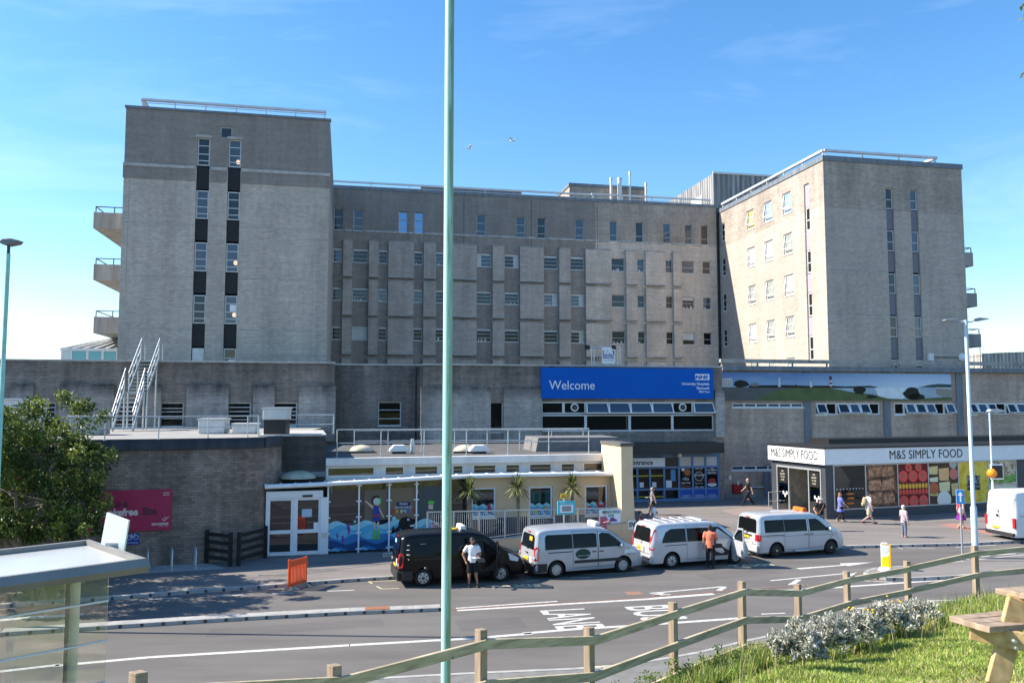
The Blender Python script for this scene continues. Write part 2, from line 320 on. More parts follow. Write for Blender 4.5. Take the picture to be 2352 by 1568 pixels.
for i, q in enumerate(r5+r5r):
    c = Z2 if i < len(r5) else Z3; h = (mu(c, q[0], (q[1]+q[3])/2), mu(c, q[2], (q[1]+q[3])/2), zb5, zt5); holes.append(h); wins.append((h, 'top', i))
for ri, (zt, zb) in enumerate(rows):
    for i, q in enumerate(colsL+colsR):
        c = Z2 if i < len(colsL) else Z3; h = (mu(c, q[0], 985), mu(c, q[1], 985), zb, zt-.12); holes.append(h); wins.append((h, ri, i))
mb = MB()
wall(mb, ML, MR+.3, 0, MTOP, holes, 0, .2, lambda u, z: (2 if z > ZBAND else 0) if u < USPLIT else (3 if z > ZBAND else 1), [USPLIT], [ZBAND])
mb.box(ML, MR+8, .4, 16, 0, MTOP-.3, 4)
mb.box(ML, MR+.3, -.06, .3, MTOP, MTOP+.32, 5); mb.poly([(ML, .3, MTOP+.02), (MR+4, .3, MTOP+.02), (MR+4, 16, MTOP+.02), (ML, 16, MTOP+.02)], 4)
mb.build('wall', [B_MAIN, B_BEIGE, B_DARKTOP, B_BEIGE_D, ROOF, LEAD], b)
hu = sorted(h for h in holes[:len(r5+r5r)]); x = ML
for h in hu+[(MR+.3, 0, 0, 0)]:
    if h[0]-x > .2: MB().box(x, h[0]-.12, -.07, .02, zb5-.12, zb5+.08).build('ledge', COPING, b)
    x = h[1]+.12 if h[1] else x
for pi, (zt, zb) in enumerate(prow):
    for i, q in enumerate(panL+[(0, 0)]+panR):
        if i == len(panL): ua, ub = mu(Z2, 2106, 985), mu(Z3, 450, 985)
        else:
            c = Z2 if i < len(panL) else Z3; ua, ub = mu(c, q[0], 985), mu(c, q[1], 985)
        p = MB(); p.box(ua, ub, -.28, .1, zb, zt-.1, 1 if (ua+ub)/2 > USPLIT else 0); p.box(ua-.02, ub+.02, -.32, .1, zb-.14, zb-.002, 2); p.box(ua-.02, ub+.02, -.3, .1, zt-.098, zt, 3)
        p.build('wall_panel', [B_PANEL, B_BEIGE, COPING, CONC], b)
for h, r_, i in wins:
    if r_ == 'top':
        g = GLASSM if i in (2, 3) else GLASSB if i % 3 else GLASS
        window(b, h, g, rev=.2, bars=(.22, .6) if i < 8 else (.3,), tilt=.0 if i not in (2, 3) else .1)
    else:
        k = (r_*7+i*5) % 11
        lab = None; bl = 0; bm_ = None; g = GLASSB if (k % 3 == 0 and r_ < 2) else GLASS if r_ < 2 else GLASSD
        if (r_, i) == (2, 1): bl = .95
        if (r_, i) == (2, 12): bl = .62
        if (r_, i) == (1, 12): bl = .28
        if (r_, i) == (0, 12): g = GLASSB
        ww = window(b, h, g, rev=.2, bars=(.3, .6) if i < 9 else (.45,), blind=bl, head=.17 if i < 9 else 0)
        if (r_, i) in ((1, 7), (0, 5), (2, 8), (0, 6), (1, 8)):
            c0 = h[0]+(h[1]-h[0])*(.62 if i != 5 else 0); c1 = c0+(h[1]-h[0])*.33
            MB().box(c0, c1, .155, .162, h[2]+.05, h[3]-.06).build('curtain', CURT if r_ == 2 else BLIND, ww)
        if k in (1, 4, 6, 9): # things standing on the sill behind the glass
            s = MB(); u = h[0]+.2
            while u < h[1]-.35 and s.f.__len__() < 30:
                wd = random.uniform(.08, .2); s.box(u, u+wd, .15, .165, h[2]+.05, h[2]+random.uniform(.14, .32)); u += wd+random.uniform(.05, .4)
            if s.f: s.build('windowsill_clutter', random.choice([BLIND, CURT, WHITED]), ww)
jt = MB()
for x in (Z2(1209, 0), Z2(1709, 0), Z2(2195, 0)): u = M.uz(x[0], 560)[0]; jt.box(u-.02, u+.02, -.004, .05, 9, MTOP-.2)
jt.build('movement_joint', BLACK, b)
g0 = mz(Z2, 1189, 185)
guard('roof_guard_rail', 'long white guard rail along the roof of the ward block', M, [((ML, .5), (mu(Z2, 2185, 250), .5)), ((mu(Z3, 310, 260), .2), (MR-.2, .2))], MTOP+.3, g0+.18, 3.6, mid=(MTOP+g0)/2+.12, slab=(.2, .16), post=.07)
# roof plant of the ward block
def plant(name, label, fr, x0, x1, y0, y1, z0, z1, m, cap=None, cat='plant room'):
    t = bld(name, label, fr, cat); MB().box(x0, x1, y0, y1, z0, z1).build('wall', m, t)
    if cap: MB().box(x0-.1, x1+.1, y0-.1, y1+.1, z1, z1+.35).build('roof_edge', cap, t)
    return t
P5 = Fr(86, .2); f = lambda x, y: P5.uz(*Z2(x, y))
plant('roof_plant_room', 'low dark rooftop structure behind the railing of the ward block', P5, f(900, 0)[0], f(1625, 0)[0], 0, 5, 18, f(1250, 215)[1], CONC, LEAD)
f3 = lambda x, y: P5.uz(*Z3(x, y))
plant('roof_plant_room', 'square brick plant room with four flues on the ward block roof', P5, f3(143, 0)[0], f3(700, 0)[0], 0, 9, 18, f3(420, 190)[1], B_BEIGE_D, LEAD)
for x, yt, rr, lab in ((450, 112, .14, 'plain white rooftop flue, leftmost of the four beside the brick plant room'), (513, 112, .24, 'thick white rooftop flue, widest of the four'), (588, 68, .11, 'tallest and thinnest rooftop flue with a banded shaft'), (707, 150, .13, 'short white flue at the right edge of the brick plant room')):
    u, zt = P5.uz(*Z3(x, yt), -.7); t = bld('roof_flue', lab, P5, 'flue'); t['group'] = 'flues on the ward block roof'
    MB().tube([(u, -.7, MTOP), (u, -.7, zt-.35)], rr, 12).build('shaft', WHITED if x != 588 else GALV, t); MB().tube([(u, -.7, zt-.35), (u, -.7, zt-.05), (u, -.7, zt)], [rr*1.12, rr*1.12, rr*.7], 12).build('cowl', GALV, t)

# ------------------------------------------------------------------ left tower
T = Fr(61, .2); tu = lambda x, y: T.uz(*Z1(x, y))[0]; tz = lambda x, y: T.uz(*Z1(x, y))[1]
TL, TR = tu(640, 700), tu(1716, 800); TT = tz(1190, 206); ZC_ = tz(1190, 495)
b = bld('hospital_tower', 'tall left hand brick tower with grey top band and two columns of dark slit windows', T)
colA, colB = (tu(1018, 800), tu(1086, 800)), (tu(1183, 800), tu(1250, 800))
zs_ = [(tz(1190, 335), tz(1190, 478), 'w'), (tz(1190, 484), tz(1190, 600), 'p'), (tz(1190, 608), tz(1190, 755), 'w'), (tz(1190, 762), tz(1190, 868), 'p'), (tz(1190, 878), tz(1190, 1028), 'w'), (tz(1190, 1034), tz(1190, 1142), 'p'), (tz(1190, 1152), tz(1190, 1300), 'w'), (tz(1190, 1306), tz(1190, 1420), 'p'), (tz(1190, 1428), tz(1190, 1428)-2.4, 'w')]
slot = [(a, c, zs_[-1][1], zs_[0][0]) for a, c in (colA, colB)]
su, sz = tu(1150, 300), tz(1150, 299); sq = (su, su+1.05*.8, sz-.42, sz+.42)
mb = MB(); wall(mb, TL, TR, 0, TT, slot+[sq], 0, .25, lambda u, z: 1 if z > ZC_ else 0, [], [ZC_])
ident = lambda a, v, z: (a, v, z); sideL = lambda a, v, z: (TL+v, a, z); sideR = lambda a, v, z: (TR-v, a, z)
for mp in (sideL, sideR): wall(mb, 0, 21, 0, TT, [], 0, .2, lambda u, z: 1 if z > ZC_ else 0, [], [ZC_], mp)
mb.poly([(TL, 0, TT-.05), (TR, 0, TT-.05), (TR, 21, TT-.05), (TL, 21, TT-.05)], 2); mb.poly([(TL, 21, 0), (TR, 21, 0), (TR, 21, TT), (TL, 21, TT)], 0)
mb.build('wall', [B_TOWER, B_DARKTOP, ROOF], b)
c_ = MB(); c_.box(TL-.07, TR+.07, -.08, .3, TT, TT+.16, 1)
xs = [TL-.06, colA[0]-.06, colA[1]+.06, colB[0]-.06, colB[1]+.06, TR+.06]
c_.build('roof_edge', [COPING, LEAD], b)
for a, q in zip(xs[::2], xs[1::2]): MB().box(a, q, -.09, .02, ZC_-.1, ZC_+.12, 0).box(a, q, -.03, .02, ZC_-.95, ZC_-.1, 1).build('string_course', [COPING, B_DARKTOP], b)
for a, q in zip(xs[::2], xs[1::2]):
    for yy in (790, 1062, 1330): MB().box(a, q, -.006, .02, tz(1190, yy)-.03, tz(1190, yy)+.03).build('movement_joint', CONC, b)
for a in (colA[0], colB[0]): MB().box(a-.1, a+(colA[1]-colA[0])+.1, -.06, .05, zs_[0][0], zs_[0][0]+.18).build('lintel', COPING, b)
for ci, (a, q) in enumerate((colA, colB)):
    for i, (zt, zb, k) in enumerate(zs_):
        if k == 'p': MB().box(a+.02, q-.02, .12, .2, zb, zt).build('spandrel_panel', PANELD, b)
        elif i == 8 and ci == 0:
            d = MB().box(a+.05, q-.05, .12, .2, zb, zt).build('door', GALV, b); MB().box(a+.15, a+.22, .06, .12, zb+1, zb+1.15).build('handle', BLACK, d)
        else:
            h = (a+.02, q-.02, zb, zt); ww = window(b, h, GLASSB if (i+ci) % 3 else GLASS, rev=.22, bars=(.18, .42, .72), sill=False, fw=.07)
            if ci == 1 and i in (0, 4, 6, 8):
                mm = MB(); mm.ell((q-.2, .178, zb+(zt-zb)*(.33 if i else .2)), (.15, .012, .17), 14, 8); mm.build('globe_lamp', emis('lit globe lamp', (1, .66, .42), .3), ww)
            if ci == 1 and i in (6, 8): MB().box(a+.35, a+1., .165, .178, zb+(zt-zb)*.45, zb+(zt-zb)*.68).build('notice', WHITE, ww)
window(b, sq, GLASS, rev=.16, bars=(), sill=False, fw=.09, fm=COPING)
for yt, yb in ((716, 800), (987, 1070), (1262, 1348)):
    v0 = 3.2; uL, zt = T.uz(*Z1(490, yt), v0); zb = T.uz(*Z1(490, yb), v0)[1]
    MB().box(uL, TL-.01, v0, 12, zb, zt).build('balcony', CONC, b)
    q = MB().obox((uL+.12, v0+.1, zt+.42), (TL, v0+.1, zt+.42), .06, .06).obox((uL+.12, v0+.1, zt+.42), (uL+.12, 12, zt+.42), .06, .06)
    for u in (uL+.12, (uL+TL)/2): q.box(u-.03, u+.03, v0+.07, v0+.13, zt, zt+.4)
    q.build('balcony_rail', DARK, b)
guard('roof_guard_rail', 'white slab guard rail round the top of the left tower', T, [((TL+.9, .6), (TR-.3, .6)), ((TL+.9, .6), (TL+.9, 9))], TT+.1, tz(1190, 146)+.1, 2.15, mid=TT+.65, slab=(.25, .15), post=.07)

# ------------------------------------------------------------------ right tower
Q = Fr(60.5, .2); qu = lambda x, y: Q.uz(*Z4(x, y))[0]; qz = lambda x, y: Q.uz(*Z4(x, y))[1]
QL, QR = qu(945, 800), qu(1818, 800); QT = qz(920, 222); QB = qz(940, 500); QD = (80-60.5)*math.cos(.2)-.02
b = bld('hospital_tower', 'right hand brick tower with one sunlit side wall and grey slit panels in front', Q)
sv = lambda x, y: Q.vz(*Z4(x, y), QL)
srows = [[(285, 615, 310, 720), (445, 532, 492, 655), (553, 482, 603, 608), (668, 428, 723, 560)], [(293, 835, 316, 945), (455, 765, 500, 887), (563, 725, 613, 850), (682, 680, 735, 812)],
         [(298, 1055, 324, 1167), (462, 1005, 508, 1125), (572, 970, 622, 1100), (692, 938, 747, 1065)], [(303, 1280, 329, 1392), (470, 1245, 516, 1362), (580, 1222, 629, 1345), (700, 1196, 755, 1325)]]
scol = []
for k in range(4):
    a = [sv(r_[k][0], (r_[k][1]+r_[k][3])/2)[0] for r_ in srows]; c = [sv(r_[k][2], (r_[k][1]+r_[k][3])/2)[0] for r_ in srows]; scol.append((sum(c)/4, sum(a)/4))
sh = []; sw = []
zr = []
for ri, r_ in enumerate(srows):
    zt = sum(sv((q[0]+q[2])/2, q[1])[1] for q in r_[1:])/3; zb = sum(sv((q[0]+q[2])/2, q[3])[1] for q in r_[1:])/3; zr.append((zb, zt))
zr.append((zr[3][0]-(zr[2][0]-zr[3][0]), zr[3][1]-(zr[2][0]-zr[3][0])))
for ri, (zb, zt) in enumerate(zr):
    for k in range(4):
        h = (scol[k][0], scol[k][1], zb, zt); sh.append(h); sw.append((h, ri, k))
slv = (sv(854, 900)[0], sv(822, 900)[0])
slz = [(375, 520, 'p'), (522, 665, 'w'), (668, 785, 'p'), (788, 930, 'w'), (935, 1050, 'p'), (1053, 1200, 'w'), (1205, 1320, 'p'), (1323, 1475, 'w')]
slz = [(sv(812+.034*(y0-375), y0)[1], sv(812+.034*(y1-375), y1)[1], k) for y0, y1, k in slz]
slot_s = (slv[0], slv[1], slz[-1][1], slz[0][0])
smp = lambda a, v, z: (QL+v, a, z)
mb = MB(); wall(mb, 0, QD, 0, QT, sh+[slot_s], 0, .2, lambda a, z: 1 if z > QB else 0, [], [QB], smp)
fA, fB = (qu(1338, 900), qu(1386, 900)), (qu(1492, 905), qu(1540, 905))
fz = [(395, 525, 'w'), (530, 655, 'p'), (660, 790, 'w'), (795, 920, 'p'), (930, 1057, 'w'), (1062, 1190, 'p'), (1198, 1330, 'w'), (1335, 1465, 'p'), (1470, 1530, 'w')]
fz = [(qz(1363, y0), qz(1363, y1), k) for y0, y1, k in fz]
fs = [(a, c, fz[-1][1], fz[0][0]) for a, c in (fA, fB)]
wall(mb, QL, QR, 0, QT, fs, 0, .25, lambda u, z: 2 if z > QB-.25 else 0 if u < QL+4.6 or z > 22 else 3, [QL+4.6], [QB-.25])
wall(mb, 0, 24, 0, QT, [], 0, .2, lambda a, z: 2 if z > QB else 0, [], [QB], lambda a, v, z: (QR-v, a, z))
mb.poly([(QL, 0, QT-.05), (QR, 0, QT-.05), (QR, 24, QT-.05), (QL, 24, QT-.05)], 4); mb.poly([(QL, 24, 0), (QR, 24, 0), (QR, 24, QT), (QL, 24, QT)], 0)
B_RT = brick('right tower buff brick', (.54, .465, .395), (.445, .38, .325), (.335, .295, .255), .15, bw=.30, bh=.10)
mb.build('wall', [B_RT, B_BEIGE_D, B_BEIGE_D, B_RT, ROOF], b)
cp = MB(); cp.box(QL-.08, QR+.08, -.08, .3, QT, QT+.42); cp.box(QL-.08, QL+.3, .3, QD, QT, QT+.42); cp.box(QR-.3, QR+.08, .3, 24, QT, QT+.42); cp.build('roof_edge', LEAD, b)
for x_ in (668, 1640): u = tu(x_, 800); MB().box(u-.02, u+.02, -.004, .02, 6, ZC_-.95).build('movement_joint', CONC, [o for o in SC.objects if o.name == 'hospital_tower'][0])
jq = MB()
for yy in (640, 912, 1188): z = qz(960, yy)+.05; jq.box(QL+.3, fA[0]-.1, -.006, .02, z-.03, z+.03); jq.box(fB[1]+.1, QR-.1, -.006, .02, z-.03, z+.03)
jq.build('movement_joint', CONC, b)
for ci, (a, c) in enumerate((fA, fB)):
    for i, (zt, zb, k) in enumerate(fz):
        if k == 'p': MB().box(a+.02, c-.02, .12, .2, zb, zt).build('spandrel_panel', PANELG, b)
        else: window(b, (a+.02, c-.02, zb, zt), GLASSB if (i+ci) % 2 else GLASS, rev=.22, bars=(.45,), sill=False, fw=.07)
for zt, zb, k in slz:
    if k == 'p': MB().box(slv[0]+.02, slv[1]-.02, .1, .2, zb, zt, 0, smp).build('spandrel_panel', pm('pale lilac panel', (.36, .34, .38), .5, var=.05), b)
    else: window(b, (slv[0]+.02, slv[1]-.02, zb, zt), GLASS, smp, rev=.2, bars=(.45,), sill=False, fw=.1)
G_PALE = mirror_glass('pale reflecting glass', (.33, .36, .33), .6, .05); G_YEL = mirror_glass('yellow blind glass', (.42, .42, .16), .4, .05); G_LB = mirror_glass('light blue glass', (.30, .42, .55), .6, .05); G_WH = mirror_glass('white blind glass', (.62, .64, .63), .4, .08)
for h, ri, k in sw:
    g = {(0, 1): G_YEL, (0, 2): G_LB, (0, 3): G_LB, (1, 1): G_WH, (2, 3): G_WH, (3, 1): G_WH, (1, 2): G_WH}.get((ri, k), G_PALE if k else GLASS)
    ww = window(b, h, g, smp, rev=.16, bars=(.25, .62), fw=.1)
    cs = MB(); a, c, zb, zt = h; zb = zb+(zt-zb)*.27
    cs.obox(smp(a+.1, .08, zt-.1), smp(a+.1, -.16, zb), .06, .06); cs.obox(smp(c-.1, .08, zt-.1), smp(c-.1, -.16, zb), .06, .06); cs.obox(smp(a+.1, -.16, zb), smp(c-.1, -.16, zb), .06, .06)
    if k: cs.build('open_casement', WHITE, ww)
for yt, yb in ((800, 885), (1055, 1138), (1310, 1392)):
    v0 = 2.5; uR, zt = Q.uz(*Z4(1868+.1*(yt-800), yt), v0); zb = Q.uz(*Z4(1868, yb), v0)[1]
    MB().box(QR+.01, uR, v0, 9, zb, zt).build('balcony', CONC, b)
    MB().obox((QR, v0+.1, zt+.42), (uR-.1, v0+.1, zt+.42), .06, .06).obox((uR-.1, v0+.1, zt+.42), (uR-.1, 9, zt+.42), .06, .06).box(uR-.13, uR-.07, v0+.07, v0+.13, zt, zt+.4).build('balcony_rail', DARK, b)
cb = MB(); u0, z0 = Q.uz(*Z4(1600, 1455)); u1 = Q.uz(*Z4(1800, 1456))[0]
cb.tube([(u0, -.05, z0), (u1, -.05, z0)], .03, 6); cb.build('cable_run', DARK, b)
MB().box(u0-.25, u0+.2, -.2, 0, z0-.3, z0+.3).build('junction_box', WHITED, b); MB().ell((u1, -.05, z0), (.36, .2, .36), 14, 8).build('bulkhead_light', WHITE, b)
zg = Q.uz(*Z4(930, 155))[1]
guard('roof_guard_rail', 'white slab guard rail round the top of the right tower', Q, [((QL+.25, .25), (QR-2.2, .25)), ((QL+.25, .25), (QL+.25, QD-.3)), ((QR-2.2, .25), (QR-2.2, 6))], QT+.4, zg+.12, 3.3, slab=(.28, .18), post=.08)
P6 = Fr(80, .2); u0 = P6.uz(*Z4(240, 400), .6)[0]
t = bld('roof_plant_room', 'corrugated metal plant room with a pale louvre behind the right tower', P6, 'plant room'); zt = P6.uz(*Z4(238, 305), .6)[1]
MB().box(u0, u0+17, .6, 13, QT-6, zt).build('wall', CORR, t); v_ = P6.vz(*Z4(198, 450), u0)
MB().box(u0-.06, u0+.02, 3.4, 6.2, MTOP+.6, zt-1.6).build('louvre', WHITED, t); MB().box(u0-.05, u0+17, .5, .62, zt, zt+.2).build('roof_edge', WHITED, t)
# ------------------------------------------------------------------ left podium (two storeys of brick with pilaster panels)
PL = Fr(55.8, .2); f = lambda x, y, v=0.: PL.uz(*ZA(x, y), v)
pR = f(2247, 400)[0]; pL = pR-26; PT = (f(2200, 258)[1]+f(400, 240)[1])/2
b = bld('podium_building', 'dark stained brick podium wing with a steel stair and soot topped wall panels', PL)
zt, zb = f(1160, 520)[1], f(1160, 682)[1]
whs = [(f(a, 0)[0], f(c, 0)[0], zb, zt) for a, c in ((228, 395), (770, 935), (1085, 1250), (1537, 1698), (1845, 2007))]
mb = MB(); wall(mb, pL, pR, 0, PT, whs, 0, .18)
mb.poly([(pR, 0, 0), (pR, 3, 0), (pR, 3, PT), (pR, 0, PT)]); mb.box(pL, pR, .4, 5, 0, PT-.25, 1); mb.box(pL, pR+.04, -.05, .35, PT, PT+.1, 2)
mb.build('wall', [B_POD, ROOF, COPING], b)
pz = f(1160, 402)[1]
for a, c in ((65, 220), (398, 765), (985, 1083), (1253, 1535), (1702, 1845), (2008, 2255)):
    p = MB(); ua, ub = f(a, 500, -.25)[0], f(c, 500, -.25)[0]; p.box(ua, min(ub, pR+.1), -.27, .05, 4.5, pz+.02); p.build('wall_panel', [B_PODP], b)
for i, h in enumerate(whs): window(b, h, GLASSD if i else GLASS, rev=.18, bars=(.28, .62, .8) if i != 2 else (.34, .62, .76), fw=.06)
# recess between podium and entrance block
PR = Fr(58.5, .2); f = lambda x, y: PR.uz(*ZB(x, y)); b = bld('recessed_wing', 'set back dark brick bay with one window between the podium and the entrance block', PR)
r0, r1 = f(540, 400)[0], f(1165, 400)[0]; rt = f(860, 270)[1]; h = (f(868, 0)[0], f(1022, 0)[0], f(940, 676)[1], f(940, 515)[1])
mb = MB(); wall(mb, r0, r1, 0, rt, [h], 0, .2); mb.box(r0, r1+.5, .4, 4, 0, rt-.2, 1); mb.box(r0, r1, -.05, .3, rt, rt+.1, 2); mb.build('wall', [B_POD, ROOF, COPING], b)
window(b, h, GLASSD, rev=.2, bars=(.3, .66), fw=.07); u, z = f(1112, 600); MB().tube([(u, -.06, 4), (u, -.06, rt)], .05, 8).build('downpipe', DARK, b)
# entrance block
PE = Fr(55.8, .2); f = lambda x, y, v=0.: PE.uz(*ZC(x, y), v); fb = lambda x, y, v=0.: PE.uz(*ZB(x, y), v)
e0, e1 = fb(1163, 400)[0], f(1495, 500)[0]; ET = f(600, 278)[1]
b = bld('entrance_block', 'brick entrance block carrying a band of tilted windows over the main glass doors', PE)
wz0, wzm, wz1 = f(860, 712)[1], f(860, 598)[1], f(860, 515)[1]; w0, w1 = f(278, 600)[0], f(1436, 600)[0]
gz = f(1180, 865)[1]; g0, g1 = f(690, 1000)[0], f(1477, 1000)[0]
slit = (fb(1617, 0)[0], fb(1700, 0)[0], fb(1655, 717)[1], fb(1655, 517)[1])
mb = MB(); wall(mb, e0, e1, 0, ET, [(w0, w1, wz0, wz1), (g0, g1, 0, gz), slit], 0, .25); mb.poly([(e0, 0, 0), (e0, 4, 0), (e0, 4, ET), (e0, 0, ET)]); mb.poly([(e1, 0, 0), (e1, 4, 0), (e1, 4, ET), (e1, 0, ET)])
mb.box(e0+.05, e1-.05, .5, 5, 0, ET-.2, 1); mb.box(e0-.05, e1+.05, -.05, .3, ET, ET+.1, 2)
mb.build('wall', [B_POD, BLACK, COPING], b)
for a, c, d in ((fb(1145, 600)[0], slit[0]-.02, fb(1400, 415)[1]), (slit[1]+.02, w0-.02, fb(1800, 415)[1]), (w1+.05, e1+.05, f(1465, 440)[1])):
    MB().box(a, c, -.25, .05, f(1465, 752)[1] if a > 5 else 4.4, d).build('wall_panel', B_PODP, b)
window(b, slit, GLASSD, rev=.2, bars=(), fw=.05)
vs = [278, 428, 577, 728, 873, 1018, 1160, 1297, 1436]
sl = MB()
for i in range(8):
    a, c = f(vs[i], 550)[0], f(vs[i+1], 550)[0]; op = i in (2, 3, 4, 5, 7)
    ww = window(b, (a, c, wzm+.03, wz1), GLASSB if op else GLASSD, rev=.12, bars=(), fw=.09, sill=False)
    if op:
        q = MB(); T0, T1, B0, B1 = (a+.08, .02, wz1-.08), (c-.08, .02, wz1-.08), (a+.02, -.28, wzm+.1), (c-.02, -.28, wzm+.1)
        for p0, p1 in ((T0, T1), (T1, B1), (B1, B0), (B0, T0)): q.obox(p0, p1, .07, .06)
        q.build('open_casement', WHITE, ww); MB().poly([T0, T1, B1, B0]).build('pane', GLASSB, ww)
    elif i in (1, 6):
        cx, cz = (a+c)/2, (wzm+wz1)/2+.05; MB().tube([(cx, .02, cz), (cx, .1, cz)], .28, 18).tube([(cx, -.01, cz), (cx, .03, cz)], .2, 18, 1).build('extractor_fan', [WHITE, DARK], ww)
for i in range(0, 8, 2):
    a, c = f(vs[i], 650)[0], f(vs[i+2], 650)[0]; window(b, (a, c, wz0, wzm-.03), GLASSD, rev=.12, bars=(), fw=.09, sill=False)
cn = MB(); c0 = f(640, 830, -1.6)[0]; c1 = f(1508, 830, -1.6)[0]; cz0, cz1 = f(1180, 862, -1.6)[1], f(1180, 792, -1.6)[1]
cn.box(c0, c1, -1.6, .05, cz0, cz1); cn.build('canopy', pm('black fascia', (.012, .012, .014), .45, var=.3), b)
# glazed entrance screen
BLUEF = pm('blue door frame', (.12, .24, .42), .45, var=.08)
uu = [f(x, 1050)[0] for x in (690, 925, 1010, 1105, 1205, 1298, 1385, 1472)]; zz = [.0, f(1180, 1100)[1], f(1180, 955)[1], f(1180, 880)[1]]
zz[0] = .12
sc = MB()
for u in uu: sc.box(u-.07, u+.07, .02, .16, .12, gz)
for z in zz[1:]+[gz-.06]: sc.box(uu[0], uu[-1], .03, .15, z-.07, z+.07)
sc.box(uu[0], uu[-1], .03, .15, .12, .3)
scr = sc.build('entrance_screen', BLUEF, b)
for i in range(7):
    a, c = uu[i]+.07, uu[i+1]-.07; right = i >= 4
    MB().poly([(a, .1, zz[2]), (c, .1, zz[2]), (c, .1, zz[3]), (a, .1, zz[3])]).build('transom_pane', [BLIND if right else GLASS][0], scr)
    MB().poly([(a, .1, zz[1]), (c, .1, zz[1]), (c, .1, zz[2]), (a, .1, zz[2])]).build('pane', GLASSD, scr)
    if right:
        BL = fl('blue notice', (.03, .11, .48)); pn = MB().box(a, c, .06, .1, .3, zz[1]-.07).build('notice_panel', BL, scr)
        for k, s in enumerate(('This hospital is a', 'NO SMOKING SITE')): text(s, .125, WHITE, scr, ((a+c)/2, .055, zz[1]-.5-.14*k), name='lettering', align='CENTER', bold=.002, sx=.78)
        cx = (a+c)/2; zc = (zz[1]+zz[2])/2; po = MB(); OR = fl('orange print', (.5, .16, .06)); 
        if i == 4:
            po.disc((cx+.12, .07, zc+.4), .3, ((1, 0, 0), (0, 0, 1)), 20, 0).disc((cx+.12, .065, zc+.4), .2, ((1, 0, 0), (0, 0, 1)), 16, 1).disc((cx-.2, .06, zc+.6), .13, ((1, 0, 0), (0, 0, 1)), 14, 2)
            L5 = [('Start', .17), ('YOUR', .3), ('DAY THE', .26), ('GREAT WAY', .2)]; z = zc-.02
        elif i == 5:
            po.disc((cx, .07, zc+.1), .33, ((1, 0, 0), (0, 0, 1)), 24, 2).disc((cx, .066, zc+.1), .3, ((1, 0, 0), (0, 0, 1)), 24, 3); po.box(cx-.4, cx+.4, .064, .066, zc-.28, zc-.22, 0)
            L5 = [('FIND US ON', .16), ('', .42), ('GOODNESS', .25), ('', .42), ('Breakfast  Lunch  Dinner', .1), ('', .2), ('FREE  |  TEA &', .17)]; z = zc+.6
        else:
            po.disc((cx, .07, zc-.25), .3, ((1, 0, 0), (0, 0, 1)), 20, 1, .2).disc((cx, .068, zc-.5), .36, ((1, 0, 0), (0, 0, 1)), 20, 2, .13)
            L5 = [('Enjoy', .17), ('THE GREAT', .26), ('BRITISH', .32), ('', .5), ('BREAKFAST', .18)]; z = zc+.6
        po.build('poster_picture', [fl('brown print', (.16, .07, .04)), OR if i == 4 else fl('red print', (.42, .05, .05)), WHITE, BLACK], scr)
        for s, sz in L5:
            if s: text(s, sz*.62, WHITE if s not in ('GREAT WAY', 'BREAKFAST') else OR, scr, (cx, .06, z), align='CENTER', bold=.003)
            z -= sz*.82
    elif i in (0, 1, 2):
        MB().box(a, c, .07, .1, zz[1]-.55, zz[1]-.47).box(a, c, .07, .1, zz[1]+.9, zz[1]+.98).build('yellow_strip', fl('yellow tape', (.55, .52, .05)), scr)
        if i: MB().box(a+.1, a+.4, .06, .09, zz[1]+.15, zz[1]+.5).build('notice', WHITE, scr)
    else:
        MB().box(a+.08, a+.5, .06, .09, zz[1]+.1, zz[1]+.6).build('notice', WHITE, scr); MB().box(cx if False else (a+c)/2-.05, (a+c)/2+.3, .06, .09, zz[1]+.55, zz[1]+1.35).build('notice', fl('light blue notice', (.12, .3, .55)), scr)
t = bld('main_entrance_sign', 'white box sign lettered Main Entrance in black above the blue glass doors', PE, 'sign'); s0, s1 = f(700, 925, -.35)[0], f(1110, 925, -.35)[0]; sz0, sz1 = f(1000, 952, -.35)[1], f(1000, 892, -.35)[1]
MB().box(s0-.9, s1, -.35, -.2, sz0, sz1).build('sign_board', WHITE, t, .02); text('Main Entrance', .46, BLACK, t, (f(1028, 925, -.35)[0], -.36, sz0+.16), align='RIGHT', bold=.01)
t = bld('cctv_camera', 'small white dome camera under the black canopy over the entrance', PE, 'camera'); u, z = f(1205, 872, -.4); MB().ell((u, -.4, z), (.18, .18, .18), 12, 8).box(u-.05, u+.05, -.45, -.3, z+.1, cz0).build('camera_dome', WHITE, t)
# big blue sign
NB = pm('blue sign face', (.0, .10, .46), .55, var=.06, scale=.6, spec=.15); SW = fl('white lettering', (.75, .78, .82))
t = bld('welcome_sign', 'wide blue hospital sign reading Welcome, above the entrance windows', PE, 'sign'); a, c = f(278, 390, -.3)[0], f(1434, 390, -.3)[0]; z0, z1 = f(860, 494, -.3)[1], f(860, 289, -.3)[1]
MB().box(a, c, -.3, -.05, z0, z1).build('sign_board', NB, t)
hx = lambda x, y: f(x, y, -.3)
text('Welcome', .88, SW, t, (hx(330, 430)[0], -.305, hx(330, 431)[1]), sx=(hx(648, 0)[0]-hx(330, 0)[0])/3.62)
xr = hx(1400, 0)[0]
for s, y, sz in (('University Hospitals', 402, .272), ('Plymouth', 431, .272), ('NHS Trust', 453, .19)): text(s, sz, SW, t, (xr, -.305, hx(1300, y)[1]), align='RIGHT', bold=.005, sx=.95)
l0, l1 = hx(1306, 0)[0], xr; lz0, lz1 = hx(1350, 369)[1], hx(1350, 328)[1]; MB().box(l0, l1, -.32, -.3, lz0, lz1).build('logo_panel', SW, t)
